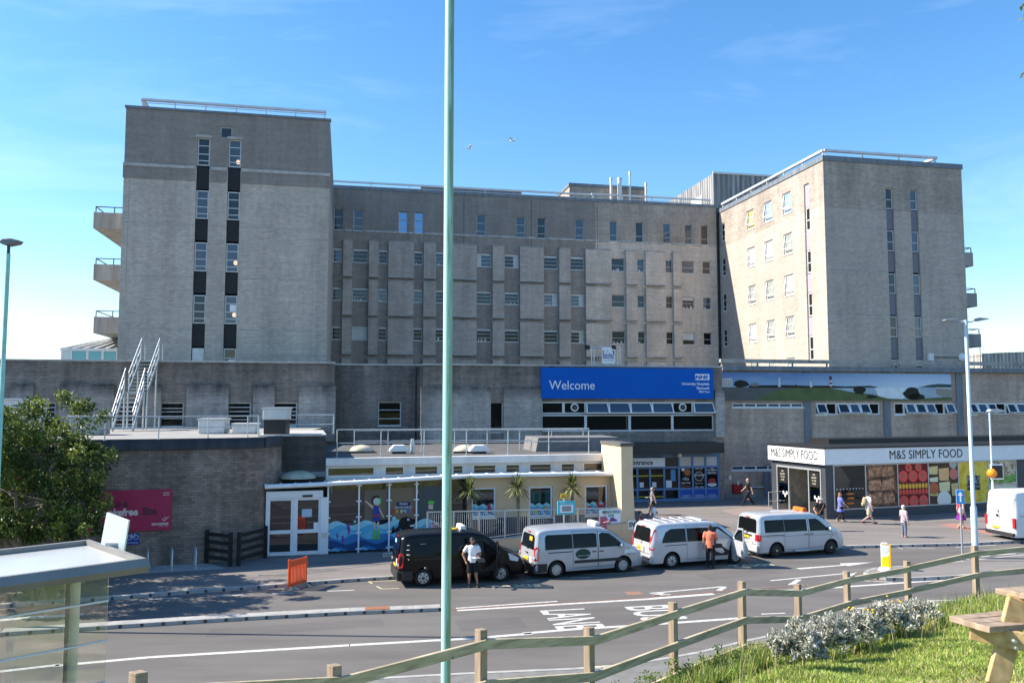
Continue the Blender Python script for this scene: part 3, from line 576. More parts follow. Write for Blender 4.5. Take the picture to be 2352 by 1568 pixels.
def nhs(par, cx, y, z0, h, mat_, w_): text('NHS', h*1.12, mat_, par, None, align='CENTER', bold=h*.05, sx=w_/(h*2.0), m3=Matrix.Translation((cx, y, z0+h*.1))@Matrix.Rotation(math.pi/2, 4, 'X')@Matrix.Shear('XZ', 4, (.0, 0))@Matrix(((1, .22, 0, 0), (0, 1, 0, 0), (0, 0, 1, 0), (0, 0, 0, 1)))@Matrix.Rotation(-math.pi/2, 4, 'X'))
nhs(t, (l0+l1)/2-.08, -.325, lz0+.06, (lz1-lz0)*.72, NB, (l1-l0)*.8)
# roofing firm's banner on a free-standing frame
t = bld('roof_access_frame', 'free standing tube frame with a roofing banner on the entrance block roof', PE, 'frame'); q = MB(); e = lambda x, y: f(x, y, .6)
xs = [e(x, 200)[0] for x in (615, 632, 790, 806)]; zt = e(700, 150)[1]
q.tube([(xs[0]-.25, .6, zt), (xs[3], .6, zt)], .06, 8)
for i, x in enumerate(xs): q.tube([(x, .6, ET), (x, .6, zt)], .045, 8)
q.tube([(xs[0], .6, ET+.15), (xs[3], .6, ET+.15)], .04, 8); q.build('frame', GALV, t)
for x in (xs[0]-.3, xs[2]-.3): MB().tube([(x-.14, .6, zt), (x+.14, .6, zt)], .16, 12).build('counterweight', BLACK, t)
t = bld('roofing_banner', 'small white banner reading DFR roofing ltd hung on the roof frame', PE, 'banner'); a, c = e(681, 0)[0], e(768, 0)[0]; z0, z1 = e(724, 260)[1], e(724, 150)[1]; y = .5
MB().box(a, c, y, y+.02, z0, z1).build('banner_sheet', WHITE, t); w_ = c-a; h_ = z1-z0
q = MB(); q.box(a+w_*.06, c-w_*.06, y-.012, y, z0+h_*.58, z0+h_*.82, 0).box(a+w_*.06, c-w_*.06, y-.012, y, z0+h_*.34, z0+h_*.56, 1).box(a+w_*.12, a+w_*.32, y-.018, y-.012, z0+h_*.62, z0+h_*.8, 2); q.build('logo_panel', [fl('maroon print', (.35, .03, .06)), fl('violet print', (.08, .06, .3)), fl('yellow print', (.75, .6, .08))], t)
text('DFR', h_*.3, SW, t, (a+w_/2, y-.03, z0+h_*.58), align='CENTER', bold=.03, sx=1.05); text('roofing ltd', h_*.18, SW, t, (a+w_/2, y-.03, z0+h_*.4), align='CENTER', bold=.006, sx=.95); text('web   mail   phone', h_*.09, DARK, t, (a+w_/2, y-.03, z0+h_*.2), align='CENTER')

# ------------------------------------------------------------------ right podium with the panorama
PD = Fr(57.0, .2); f = lambda x, y, v=0.: PD.uz(*ZD(x, y), v)
d0, d1 = f(150, 400)[0], f(2178, 400)[0]+14; DT = f(1000, 312)[1]
b = bld('podium_building', 'buff brick two storey wing with blue grey pilasters and rows of top hung windows', PD)
hz = (f(1000, 602)[1], f(1000, 522)[1])
groups = [[777, 848, 921, 999, 1070, 1138, 1210], [1308, 1375, 1443, 1512, 1578, 1645, 1708], [1808, 1860, 1928, 1990, 2058, 2120, 2185]]
sm = (f(207, 0)[0], f(676, 0)[0], f(440, 550)[1], f(440, 526)[1]); sm2 = (f(213, 960)[0], f(440, 960)[0]+1.2, f(330, 972)[1], f(330, 945)[1])
hs = [(f(g[0], 560)[0], f(g[-1], 560)[0], *hz) for g in groups]+[sm, sm2]
mb = MB(); wall(mb, d0, d1, 0, DT, hs, 0, .2); mb.poly([(d0, 0, 0), (d0, 4, 0), (d0, 4, DT), (d0, 0, DT)]); mb.box(d0+.05, d1, .45, 14, 0, DT-.1, 1); mb.build('wall', [B_PODR, ROOF], b)
gt = MB(); gt.box(d0-.1, d1, -.35, .3, f(1000, 312)[1], f(1000, 282)[1]); gt.build('roof_edge', LEAD, b)
for x in (724, 1258, 1750): u = f(x, 650)[0]; MB().box(u-.3, u+.3, -.06, .05, 0, DT).build('pilaster', LEAD, b)
for gi, g in enumerate(groups):
    for i in range(6):
        a, c = f(g[i], 560)[0], f(g[i+1], 560)[0]; op = (i+gi) % 4 != 1
        ww = window(b, (a, c, *hz), [GLASSB, GLASS, GLASSB, GLASSM][(i*5+gi) % 4] if op else GLASSD, rev=.14, bars=(), fw=.09, sill=(i == 0), fm=WHITE)
        if op:
            q = MB(); T0, T1, B0, B1 = (a+.1, .03, hz[1]-.1), (c-.08, .03, hz[1]-.1), (a+.04, -.3, hz[0]+.16), (c-.04, -.3, hz[0]+.16)
            for p0, p1 in ((T0, T1), (T1, B1), (B1, B0), (B0, T0)): q.obox(p0, p1, .09, .05)
            q.build('open_casement', WHITE, ww)
            MB().poly([T0, T1, B1, B0]).build('pane', GLASSB if i % 2 else GLASS, ww)
n = 6
for hh, n in ((sm, 6), (sm2, 4)):
    for i in range(n): a = hh[0]+(hh[1]-hh[0])*i/n; c = hh[0]+(hh[1]-hh[0])*(i+1)/n; window(b, (a, c, hh[2], hh[3]), GLASSB, rev=.1, bars=(), fw=.05, sill=False, fm=WHITE)
MB().box(sm[0]-.1, sm[1]+.1, -.06, .02, sm[2]-.12, sm[2]-.01).build('sill', WHITED, b); MB().box(sm2[0]-.1, sm2[1]+.1, -.06, .02, sm2[2]-.12, sm2[2]-.01).build('sill', WHITED, b)
zg = f(1000, 248)[1]
guard('roof_guard_rail', 'weathered slab guard rail along the roof of the right hand podium', PD, [((d0-.2, -.1), (d1, -.1))], DT+.3, zg+.12, 2.9, post=.1, slab=(.3, .27), gm=CONC)
MB().box(d0, d1, -.02, .02, .12, .5).build('plinth', CONC, b)
u, z = f(200, 1025); MB().box(u-.1, u+.1, -.06, 0, z-.15, z+.15).build('vent', WHITE, b)
# panorama banner : sea, sky, green headland, white house, striped lighthouse - printed flat on a long board
t = bld('panorama_banner', 'long printed seaside panorama with green headland and red striped lighthouse on the brick wall', PD, 'banner'); y = -.22
a, c = f(148, 400, y)[0], f(1688, 400, y)[0]; z0, z1 = f(900, 508, y)[1], f(900, 322, y)[1]; W_, H_ = c-a, z1-z0
def skyprint():
    m, tt, bb = nodes('printed sky'); N, L = tt.nodes.new, tt.links.new; bb.inputs['Roughness'].default_value = .35
    tc = N('ShaderNodeTexCoord'); sp = N('ShaderNodeSeparateXYZ'); L(tc.outputs['Object'], sp.inputs[0])
    r = N('ShaderNodeMapRange'); r.inputs[1].default_value = z0+H_*.45; r.inputs[2].default_value = z1; L(sp.outputs[2], r.inputs[0])
    r2 = N('ShaderNodeMapRange'); r2.inputs[1].default_value = a+W_*.3; r2.inputs[2].default_value = a+W_*.78; L(sp.outputs[0], r2.inputs[0])
    k1 = N('ShaderNodeMixRGB'); k1.inputs[1].default_value = (.24, .38, .56, 1); k1.inputs[2].default_value = (.05, .15, .38, 1); L(r.outputs[0], k1.inputs[0])
    k2 = N('ShaderNodeMixRGB'); k2.inputs[1].default_value = (.62, .72, .80, 1); k2.inputs[2].default_value = (.26, .42, .62, 1); L(r.outputs[0], k2.inputs[0])
    k3 = N('ShaderNodeMixRGB'); L(r2.outputs[0], k3.inputs[0]); L(k1.outputs[0], k3.inputs[1]); L(k2.outputs[0], k3.inputs[2])
    n = N('ShaderNodeTexNoise'); n.inputs['Scale'].default_value = .9; n.inputs['Detail'].default_value = 6; mpn = N('ShaderNodeMapping'); mpn.inputs['Scale'].default_value = (.5, 1, 2); L(tc.outputs['Object'], mpn.inputs[0]); L(mpn.outputs[0], n.inputs[0])
    rr = N('ShaderNodeMapRange'); rr.inputs[1].default_value = .5; rr.inputs[2].default_value = .8; rr.inputs[4].default_value = .35; L(n.outputs['Fac'], rr.inputs[0])
    k4 = N('ShaderNodeMixRGB'); L(rr.outputs[0], k4.inputs[0]); L(k3.outputs[0], k4.inputs[1]); k4.inputs[2].default_value = (.45, .52, .58, 1); L(k4.outputs[0], bb.inputs['Base Color']); return m
MB().box(a, c, y, -.02, z0, z1).build('banner_board', skyprint(), t)
PX = lambda x: a+W_*(x-148)/1540; PZ = lambda q: z1-H_*(q-318)/190.
def flat(name, pts, m, k): MB().prism([(PX(x), PZ(q)) for x, q in pts], lambda u, z: (u, y-.004*k, z), lambda u, z: (u, y-.004*k+.003, z)).build(name, m, t)
flat('printed_sea', [(850, 412), (1688, 412), (1688, 507), (1000, 507)], pm('printed sea', (.33, .43, .52), .35, var=.25, scale=.8), 1)
flat('printed_sea_glint', [(1150, 414), (1420, 414), (1330, 507), (1190, 507)], pm('printed glint', (.68, .74, .76), .35, var=.2, scale=1.5), 2)
flat('printed_headland', [(860, 418), (980, 408), (1120, 403), (1172, 412), (1172, 417), (860, 421)], fl('printed hills', (.035, .055, .06)), 2)
flat('printed_headland', [(1455, 414), (1530, 396), (1600, 388), (1688, 392), (1688, 412), (1560, 414), (1500, 412)], fl('printed hills', (.045, .075, .07)), 2)
flat('printed_lawn', [(148, 419), (600, 420), (840, 418), (1010, 450), (1130, 462), (1240, 492), (1400, 498), (1580, 484), (1688, 480), (1688, 507), (148, 507)], pm('printed grass', (.06, .10, .02), .4, var=.4, scale=1.2), 3)
flat('printed_tarmac', [(148, 418), (610, 418), (480, 445), (340, 507), (148, 507)], pm('printed tarmac', (.07, .075, .08), .4, var=.2), 4)
dk = fl('printed trees', (.010, .014, .008))
import math as _m
def blob(x, q, rx, ry, s=3): flat('printed_tree', [(x+rx*_m.cos(k*.42)*(1+.13*_m.sin(k*s)), q+ry*_m.sin(k*.42)*(1+.15*_m.cos(k*s*1.7))) for k in range(15)], dk, 5)
blob(270, 396, 50, 24); blob(1048, 436, 42, 28, 5); blob(1405, 460, 58, 42, 4); blob(1440, 480, 60, 22); blob(1130, 480, 40, 12)
flat('printed_treeline', [(320, 405), (420, 404), (560, 402), (700, 406), (840, 404), (1000, 412), (1000, 420), (320, 420)], dk, 5)
pw = fl('printed white', (.62, .63, .62)); flat('printed_house', [(150, 360), (212, 358), (212, 414), (150, 416)], pw, 6); flat('printed_house', [(330, 392), (378, 388), (378, 410), (330, 411)], fl('printed stone', (.2, .2, .18)), 6)
for x in range(158, 212, 14):
    for q in (370, 385, 400): flat('printed_window', [(x, q), (x+6, q), (x+6, q+8), (x, q+8)], dk, 7)
flat('printed_obelisk', [(511, 350), (519, 350), (524, 414), (506, 414)], pw, 6); flat('printed_statue', [(622, 395), (627, 395), (629, 416), (620, 416)], dk, 6); flat('printed_sail', [(716, 372), (724, 372), (733, 416), (714, 416)], pw, 6)
rd = fl('printed red', (.25, .045, .04))
for k in range(5): flat('printed_lighthouse', [(847-k*.6+.6, 355+k*13), (861+k*.6, 355+k*13), (862+k*.6, 368+k*13), (846-k*.6, 368+k*13)], rd if k % 2 == 0 else pw, 6)
flat('printed_lighthouse', [(848, 340), (860, 340), (862, 355), (846, 355)], dk, 6)
flat('printed_terrace', [(1580, 415), (1688, 424), (1688, 470), (1640, 486), (1580, 458)], fl('printed sandstone', (.3, .27, .22)), 6); flat('printed_roof', [(1575, 412), (1688, 418), (1688, 425), (1575, 419)], pw, 7)

# ------------------------------------------------------------------ far building, conservatory, aerial
FB = Fr(95, .2); t = bld('distant_building', 'pale corrugated shed roof far off behind the right tower', FB); u, z = FB.uz(*ZD(1893, 190)); MB().prism([(u, z), (u+4, z+.2), (u+40, z+1.6), (u+40, 5), (u, 5)], lambda p, q: (p, 0, q), lambda p, q: (p, 12, q)).build('cladding', corrug('pale cladding', (.55, .53, .47)), t)
t = bld('roof_aerial', 'thin television aerial mast beside the right tower balconies', Fr(70, .2), 'aerial'); A_ = Fr(70, .2); u, z = A_.uz(*ZD(1885, 230)); zt = A_.uz(*ZD(1880, 85))[1]
q = MB().tube([(u, 0, z-1), (u, 0, zt)], .035, 6)
for k in range(5): q.tube([(u-.5, 0, zt-.4-k*.25), (u+.5, 0, zt-.35-k*.25)], .015, 5)
q.tube([(u-1.2, 0, z+.2), (u+.6, 0, z+.4)], .02, 5); q.build('mast', DARK, t)
CN = Fr(66, .2); f = lambda x, y, v=0.: CN.uz(*ZA(x, y), v); t = bld('conservatory', 'white framed glass conservatory with blue blinds and sloping roof left of the tall tower', CN)
u0, u1, zb = f(415, 200)[0], f(790, 200)[0], f(600, 260)[1]-.6; ze = f(500, 165)[1]; zr_, ur = f(700, 90)
TURQ = mirror_glass('turquoise blind glass', (.10, .42, .50), .6); PALEG = mirror_glass('pale sky glass', (.55, .68, .72), .8)
q = MB(); xs = [f(x, 200)[0] for x in (418, 478, 588, 690, 790)]
for x in xs: q.box(x-.07, x+.07, -.06, .06, zb, ze)
q.box(u0-.1, u1, -.08, .08, ze-.08, ze+.12)
rx = f(680, 90)[0]; rz = f(680, 88)[1]
for k in range(6): x = u0+(u1-u0)*k/5; q.obox((x, -.05, ze+.1), (rx+(x-u0)*.45, 3.2, rz+.3), .09, .09)
q.obox((rx, 3.2, rz+.3), (u1, 3.2, rz+.3), .12, .12); q.build('frame', WHITE, t)
for k in range(4): MB().poly([(xs[k]+.05, 0, zb), (xs[k+1]-.05, 0, zb), (xs[k+1]-.05, 0, ze), (xs[k]+.05, 0, ze)]).build('pane', PALEG if k == 0 else TURQ, t)
MB().poly([(u0, 0, ze+.05), (u1, 0, ze+.05), (u1, 3.2, rz+.25), (rx, 3.2, rz+.25)]).build('roof_pane', mirror_glass('grey roof glass', (.16, .19, .18), .8), t)
MB().poly([(u0, 0, zb), (u0, 4, zb), (u0, 4, ze), (u0, 0, ze)]).poly([(u0, 0, ze), (u0, 4, ze), (rx, 3.2, rz+.25)]).build('side_pane', PALEG, t)
# ------------------------------------------------------------------ ground, road, pavements
def asphalt(name, col, var=.28):
    m, t, b = nodes(name); N, L = t.nodes.new, t.links.new; b.inputs['Roughness'].default_value = .88; b.inputs['Specular IOR Level'].default_value = .3
    tc = N('ShaderNodeTexCoord'); a = N('ShaderNodeTexNoise'); a.inputs['Scale'].default_value = 45; a.inputs['Detail'].default_value = 3; c = N('ShaderNodeTexNoise'); c.inputs['Scale'].default_value = .35; c.inputs['Detail'].default_value = 7; c.inputs['Roughness'].default_value = .7
    mp = N('ShaderNodeMapping'); mp.inputs['Rotation'].default_value = (0, 0, -.2); mp.inputs['Scale'].default_value = (.35, 1.6, 1); L(tc.outputs['Object'], mp.inputs[0]); L(mp.outputs[0], c.inputs[0]); L(tc.outputs['Object'], a.inputs[0])
    r1 = N('ShaderNodeMapRange'); r1.inputs[1].default_value = .3; r1.inputs[2].default_value = .7; r1.inputs[3].default_value = 1-var; r1.inputs[4].default_value = 1+var; L(a.outputs[0], r1.inputs[0])
    r2 = N('ShaderNodeMapRange'); r2.inputs[1].default_value = .3; r2.inputs[2].default_value = .7; r2.inputs[3].default_value = .76; r2.inputs[4].default_value = 1.22; L(c.outputs[0], r2.inputs[0])
    q = N('ShaderNodeMath'); q.operation = 'MULTIPLY'; L(r1.outputs[0], q.inputs[0]); L(r2.outputs[0], q.inputs[1]); x = N('ShaderNodeVectorMath'); x.operation = 'SCALE'; x.inputs[0].default_value = col; L(q.outputs[0], x.inputs['Scale']); L(x.outputs[0], b.inputs['Base Color'])
    bp = N('ShaderNodeBump'); bp.inputs['Strength'].default_value = .3; bp.inputs['Distance'].default_value = .006; L(a.outputs[0], bp.inputs['Height']); L(bp.outputs[0], b.inputs['Normal']); return m
ASPH = asphalt('asphalt', (.135, .125, .116), .2); PAVE = asphalt('forecourt asphalt', (.195, .177, .162), .2); KERB = pm('kerb concrete', (.34, .33, .31), .85, var=.25, scale=3, bump=.1); PAVEC = pm('concrete paving', (.40, .385, .36), .9, var=.2, scale=3)
RED = pm('red tactile paving', (.34, .17, .14), .85, var=.2, scale=6)
MARKW = pm('road paint white', (.52, .51, .48), .7, var=.3, scale=7); MARKY = pm('road paint cream', (.58, .50, .32), .75, var=.25, scale=8)
st = lambda mb, name, m: tag(mb.build(name, m), kind='structure')
g_ = MB(); g_.poly([(-2500, -2500, 0), (2500, -2500, 0), (2500, 2500, 0), (-2500, 2500, 0)]); st(g_, 'road', ASPH)
kl = [(-260, 1420), (-120, 1401), (0, 1388), (154, 1377), (267, 1369), (458, 1354), (649, 1341), (804, 1329), (908, 1323), (1191, 1306), (1472, 1291), (1700, 1271), (1931, 1253.5), (2041, 1251), (2224, 1247), (2352, 1240), (2480, 1231)]
KP = [G(x, y, .12) for x, y in kl]
f_ = MB(); back = [(p.x, p.y+.15, .12) for p in KP]
f_.add([*back, *[(p.x*1.6, 130, .12) for p in KP]], [(i, i+1, len(KP)+i+1, len(KP)+i) for i in range(len(KP)-1)]); st(f_, 'pavement', PAVE)
def kerb(pts, wd, h, name='kerb', hole=.5, inward=1, endcap=True):
    mb = MB()
    for a, b in zip(pts, pts[1:]):
        d = Vector((b.x-a.x, b.y-a.y, 0)); n = Vector((-d.y, d.x, 0)).normalized()*inward*wd
        A, B = Vector((a.x, a.y, 0)), Vector((b.x, b.y, 0)); up = Vector((0, 0, h)); ch = Vector((0, 0, h-.02))
        mb.poly([A, B, B+ch, A+ch]); mb.poly([A+ch, B+ch, B+up+n*.1, A+up+n*.1]); mb.poly([A+up+n*.1, B+up+n*.1, B+up+n, A+up+n]); mb.poly([A+n, B+n, B+up+n, A+up+n])
    k = st(mb, name, KERB)
    hs = MB(); s = 0.; nx = hole*.5
    for a, b in zip(pts, pts[1:]):
        ln = math.hypot(b.x-a.x, b.y-a.y); d = Vector((b.x-a.x, b.y-a.y, 0)).normalized(); n = Vector((d.y, -d.x, 0))*inward
        while hole and nx < s+ln:
            p = Vector((a.x, a.y, 0))+d*(nx-s)+n*.003; hs.disc((p.x, p.y, h*.45), .06, (d, (0, 0, 1)), 10); nx += hole
        s += ln
    if hs.f: st(hs, 'kerb_drain_holes', DARK)
    return k
kerb([Vector((p.x, p.y, 0)) for p in KP], .17, .135, hole=.62)
# low kerb island between the lanes at the left
isl = [G(x, y) for x, y in ((-250, 1490), (0, 1461), (267, 1443), (550, 1425), (804, 1411.5), (949, 1406), (1012, 1403))]
kerb(isl, .42, .135, 'kerb_island', hole=.62)
a = G(870, 1409); d_ = (isl[4]-isl[5]).normalized(); gi = MB(); gi.box(-.45, .35, .02, .44, .135, .141); o = st(gi, 'rusty_drain_cover', pm('rusty iron', (.28, .12, .06), .8, var=.5, scale=14)); o.location = a; o.rotation_euler = (0, 0, math.atan2(isl[5].y-isl[4].y, isl[5].x-isl[4].x))
# refuge island at the right
ri = [G(x, y, .12) for x, y in ((1983, 1314), (1990, 1308), (2008, 1303), (2100, 1297), (2224, 1286), (2352, 1272), (2470, 1262))]
rn = [G(x, y, .12) for x, y in ((2470, 1300), (2352, 1309), (2200, 1322), (2095, 1327), (2035, 1326), (1995, 1321), (1983, 1314))]
m_ = MB(); loop = ri+rn[:-1]; m_.poly([(p.x, p.y, .125) for p in loop]); st(m_, 'refuge_island', PAVE)
kerb([Vector((p.x, p.y, 0)) for p in (rn[::-1][::-1])[::-1]], .16, .13, hole=.62); kerb([Vector((p.x, p.y, 0)) for p in ri], .16, .13, hole=0, inward=-1)
# near footway along the bottom of the picture
nk = [G(x, y) for x, y in ((560, 1592), (700, 1580), (880, 1565), (1100, 1553), (1380, 1541), (1500, 1524), (1600, 1506), (1700, 1481), (1790, 1462), (1900, 1440), (2100, 1412), (2400, 1390), (2700, 1370))]
FOOT = pm('footpath tarmac', (.17, .165, .155), .9, var=.2, scale=3); fm_ = MB(); n_ = len(nk); fm_.add([(p.x, p.y-.1, .12) for p in nk]+[(p.x, -20, .12) for p in nk], [(i, i+1, n_+i+1, n_+i) for i in range(n_-1)]); st(fm_, 'footpath', FOOT)
kerb(nk, .16, .13, inward=-1, hole=0)
# forecourt patches
pt = MB(); pt.poly([G(*p, .124) for p in (ZG(1805, 312), ZG(1905, 300), ZG(2160, 352), ZG(2150, 375))]); st(pt, 'tactile_paving', RED)
pt = MB(); pt.poly([G(*p, .124) for p in (ZC(1480, 1245), ZC(1700, 1215), ZC(2080, 1200), ZC(2080, 1235), ZC(1640, 1290))]); st(pt, 'brick_paving', pm('pinkish paving', (.25, .20, .175), .9, var=.15, scale=5))
pt = MB(); pt.poly([G(*p, .124) for p in (ZE(760, 672), ZE(1300, 640), ZE(1520, 625), ZE(1395, 590), ZE(1000, 608), ZE(700, 630))]); st(pt, 'concrete_strip', PAVEC)
# painted markings
def line(mb, p, q, wd, z=.004, m=0):
    a, b = G(*p), G(*q); d = (b-a).normalized(); n = Vector((-d.y, d.x, 0))*wd/2
    mb.poly([(v.x, v.y, z) for v in (a-n, b-n, b+n, a+n)], m)
mk = MB()
for p, q, wd in ((ZE(1000, 832), ZE(1225, 823), .1), (ZE(1425, 811), ZE(1635, 803), .1), (ZE(1830, 796), ZE(1975, 789), .1), (ZF(185, 778), ZF(365, 771), .1), (ZE(-300, 1352), ZE(400, 1272), .2), (ZE(370, 1279), ZE(1000, 1222), .2),
    (ZE(1000, 1222), ZE(2352, 1141), .2), (ZF(330, 1141), ZF(1172, 1094), .2), (ZF(1172, 1094), ZF(1560, 1062), .2), (ZF(1500, 1062), ZF(1920, 1027), .2), (ZF(1900, 1030), ZG(0, 938), .2), (ZG(0, 938), ZG(560, 898), .2), (ZG(700, 872), ZG(850, 866), .1),
    (ZF(1055, 906), ZF(2352, 829), .26), (ZG(0, 776), ZG(400, 745), .26), (ZG(600, 738), ZG(1150, 706), .2), (ZG(1150, 706), ZG(1925, 652), .2), (ZG(1960, 645), ZG(2352, 600), .12), (ZF(1048, 893), ZF(1730, 846), .12),
    (ZF(935, 708), ZF(1095, 704), .08), (ZG(1545, 450), ZG(1590, 460), .12), (ZG(1590, 452), ZG(1790, 460), .08), (ZG(1920, 452), ZG(2180, 437), .08), (ZG(1250, 838), ZG(1445, 829), .1), (ZG(1458, 828), ZG(1720, 791), .1), (ZG(1745, 788), ZG(2000, 782), .1), (ZG(2050, 778), ZG(2330, 752), .1),
    (ZG(2080, 512), ZG(2352, 480), .1), (ZG(2140, 505), ZG(2300, 492), .1), (ZG(1560, 608), ZG(1745, 600), .1), (ZG(1925, 522), ZG(2010, 528), .12), (ZG(1310, 660), ZG(1525, 672), .1), (ZG(1925, 650), ZG(2000, 662), .1),
    (ZG(758, 662), ZG(1298, 610), .13), (ZG(1285, 610), ZG(1250, 632), .2), (ZG(938, 655), ZG(882, 690), .2), (ZG(882, 688), ZG(995, 690), .1), (ZG(0, 742), ZG(450, 700), .13), (ZG(470, 700), ZG(432, 724), .2), (ZG(82, 740), ZG(25, 757), .2), (ZG(20, 755), ZG(130, 748), .1)):
    line(mk, p, q, wd)
for pts in ((ZG(915, 583), ZG(1200, 563), ZG(1195, 552), ZG(1400, 546), ZG(1245, 570), ZG(1230, 566), ZG(945, 590)), (ZE(-60, 985), ZE(-60, 972), ZE(220, 944), ZE(560, 928), ZE(560, 938), ZE(265, 962), ZE(240, 958))): mk.poly([G(*p, .004) for p in pts])
st(mk, 'road_markings', MARKW)
my = MB()
for p, q in ((ZF(460, 713), ZF(485, 727)), (ZF(460, 713), ZF(700, 703)), (ZF(515, 746), ZF(550, 763)), (ZF(550, 763), ZF(668, 759)), (ZF(1465, 655), ZF(1560, 650)), (ZF(1520, 712), ZF(1600, 706)), (ZF(1820, 690), ZF(1950, 684)), (ZG(585, 500), ZG(660, 488)), (ZF(2285, 605), ZF(2352, 596)), (ZF(1900, 668), ZF(2280, 652)), (ZG(230, 547), ZG(300, 545)),
    (ZF(560, 1390), ZF(862, 1368)), (ZF(1145, 1345), ZF(1700, 1304)), (ZF(1800, 1298), ZF(2352, 1258)), (ZG(0, 1180), ZG(110, 1165)), (ZG(150, 1155), ZG(330, 1128))): line(my, p, q, .07)
st(my, 'road_markings', MARKY)
rpch = MB(); line(rpch, ZE(1400, 1060), ZF(560, 985), .9, .002); line(rpch, ZF(1060, 1010), ZF(1500, 985), 1.3, .002); line(rpch, ZG(330, 640), ZG(780, 600), 1.1, .002); st(rpch, 'road_patch', asphalt('road repair asphalt', (.116, .109, .103), .2))
dr = MB(); line(dr, ZF(1020, 902), ZF(2352, 822), .14, .006); line(dr, ZG(0, 762), ZG(560, 724), .14, .006); line(dr, ZG(700, 712), ZG(990, 690), .14, .006); line(dr, ZG(1380, 662), ZG(1560, 655), .2, .007)
st(dr, 'rusty_drain_channel', pm('rusty channel', (.17, .10, .07), .85, var=.45, scale=18))
gc = MB(); gc.poly([G(*p, .008) for p in (ZF(2180, 783), ZF(2280, 779), ZF(2310, 800), ZF(2205, 805))]); st(gc, 'rusty_drain_cover', pm('rusty grate', (.26, .15, .10), .85, var=.5, scale=20))
def roadtext(s, px, py, size, rz, sx, m, shear=0): o = text(s, size, m, None, G(px, py, .005), rz, 'painted_lettering', ext=.001, flat=True, sx=sx, bold=.02); tag(o, kind='structure'); return o
roadtext('LANE', *ZF(1612, 905), 2.2, -math.pi/2+.2, .46, MARKW); roadtext('BUS', *ZF(2178, 880), 2.2, -math.pi/2+.2, .52, MARKW)
roadtext('TAXIS', *ZF(1262, 758), .62, .17, 1.25, MARKY); roadtext('TAXIS', *ZG(520, 578), .62, .2, 1.2, MARKY)

# ------------------------------------------------------------------ yellow single storey annex with glazed corridor
p0 = G(615, 1277, .12); A = Fr(p0.y-p0.x*math.tan(.25), .25); fb = lambda x, y, v=0.: A.uz(*ZB(x, y), v); fc = lambda x, y, v=0.: A.uz(*ZC(x, y), v); fa = lambda x, y, v=0.: A.uz(*ZA(x, y), v)
b = bld('entrance_annex', 'low yellow rendered annex with white gutter canopy and a glazed corridor painted with sea waves', A)
a0, a1, a2 = fa(1785, 1300)[0], fb(1295, 1200)[0], fc(835, 1200)[0]; ct = fb(1290, 1030)[1]
wl = [(fb(1490, 0)[0], fb(1655, 0)[0], fb(1570, 1292)[1], fb(1570, 1090)[1]), (fb(1872, 0)[0], fb(2030, 0)[0], fb(1950, 1287)[1], fb(1950, 1082)[1]), (fc(562, 0)[0], fc(714, 0)[0], fc(640, 1277)[1], fc(640, 1074)[1])]
nz = fb(1800, 1287)[1]
mb = MB(); wall(mb, a1-1.5, a2+.3, .1, ct, wl, 0, .14, lambda u, z: 1 if z < nz else 0, [], [nz]); mb.box(a0+.1, a2, .6, 7, .1, ct-.1, 2)
mb.build('wall', [CREAM, NAVY, BLACK], b)
AQ, LB, MBl, DB = fl('aqua vinyl', (.30, .62, .68)), fl('light blue vinyl', (.10, .40, .60)), fl('mid blue vinyl', (.04, .20, .44)), fl('deep blue vinyl', (.015, .07, .20)); PUR, REDV, YEL, GRN, SKIN_, ORV = fl('purple vinyl', (.22, .05, .28)), fl('red vinyl', (.48, .05, .05)), fl('yellow vinyl', (.62, .42, .06)), fl('green vinyl', (.12, .48, .08)), fl('pink vinyl', (.62, .44, .36)), fl('orange vinyl', (.6, .2, .05))
ZERO = 0.
def decal(par, pts, m, k, name='window_sticker', cvf=fb, v=-.022):
    q = [cvf(x, y, v) for x, y in pts]; return MB().prism(q, lambda u, z: (u, v-.004*k, z), lambda u, z: (u, v-.004*k+.003, z)).build(name, m, par)
def seahorse(par, x, y, s, m, k, cvf=fb, flip=1):
    P = [(0, -20), (6, -24), (10, -18), (4, -14), (8, -6), (10, 4), (6, 12), (4, 20), (8, 24), (3, 28), (-2, 22), (-1, 12), (-5, 4), (-6, -6), (-3, -12), (-10, -13), (-10, -16), (-3, -18)]
    decal(par, [(x+flip*a*s, y+c*s) for a, c in P], m, k, cvf=cvf)
def ring(cx, cy, rx, ry, n=18, a0=0, a1=6.2832): return [(cx+rx*math.cos(a0+(a1-a0)*i/n), cy+ry*math.sin(a0+(a1-a0)*i/n)) for i in range(n+(1 if a1-a0 < 6.28 else 0))]
def crab(par, x, y, s, m, k, cvf=fb):
    decal(par, ring(x, y, 22*s, 13*s), m, k, cvf=cvf)
    for d in (-1, 1): decal(par, ring(x+d*26*s, y-22*s, 9*s, 13*s, 12), m, k, cvf=cvf); decal(par, [(x+d*14*s, y-6*s), (x+d*28*s, y-16*s), (x+d*24*s, y-20*s), (x+d*10*s, y-10*s)], m, k+1, cvf=cvf)
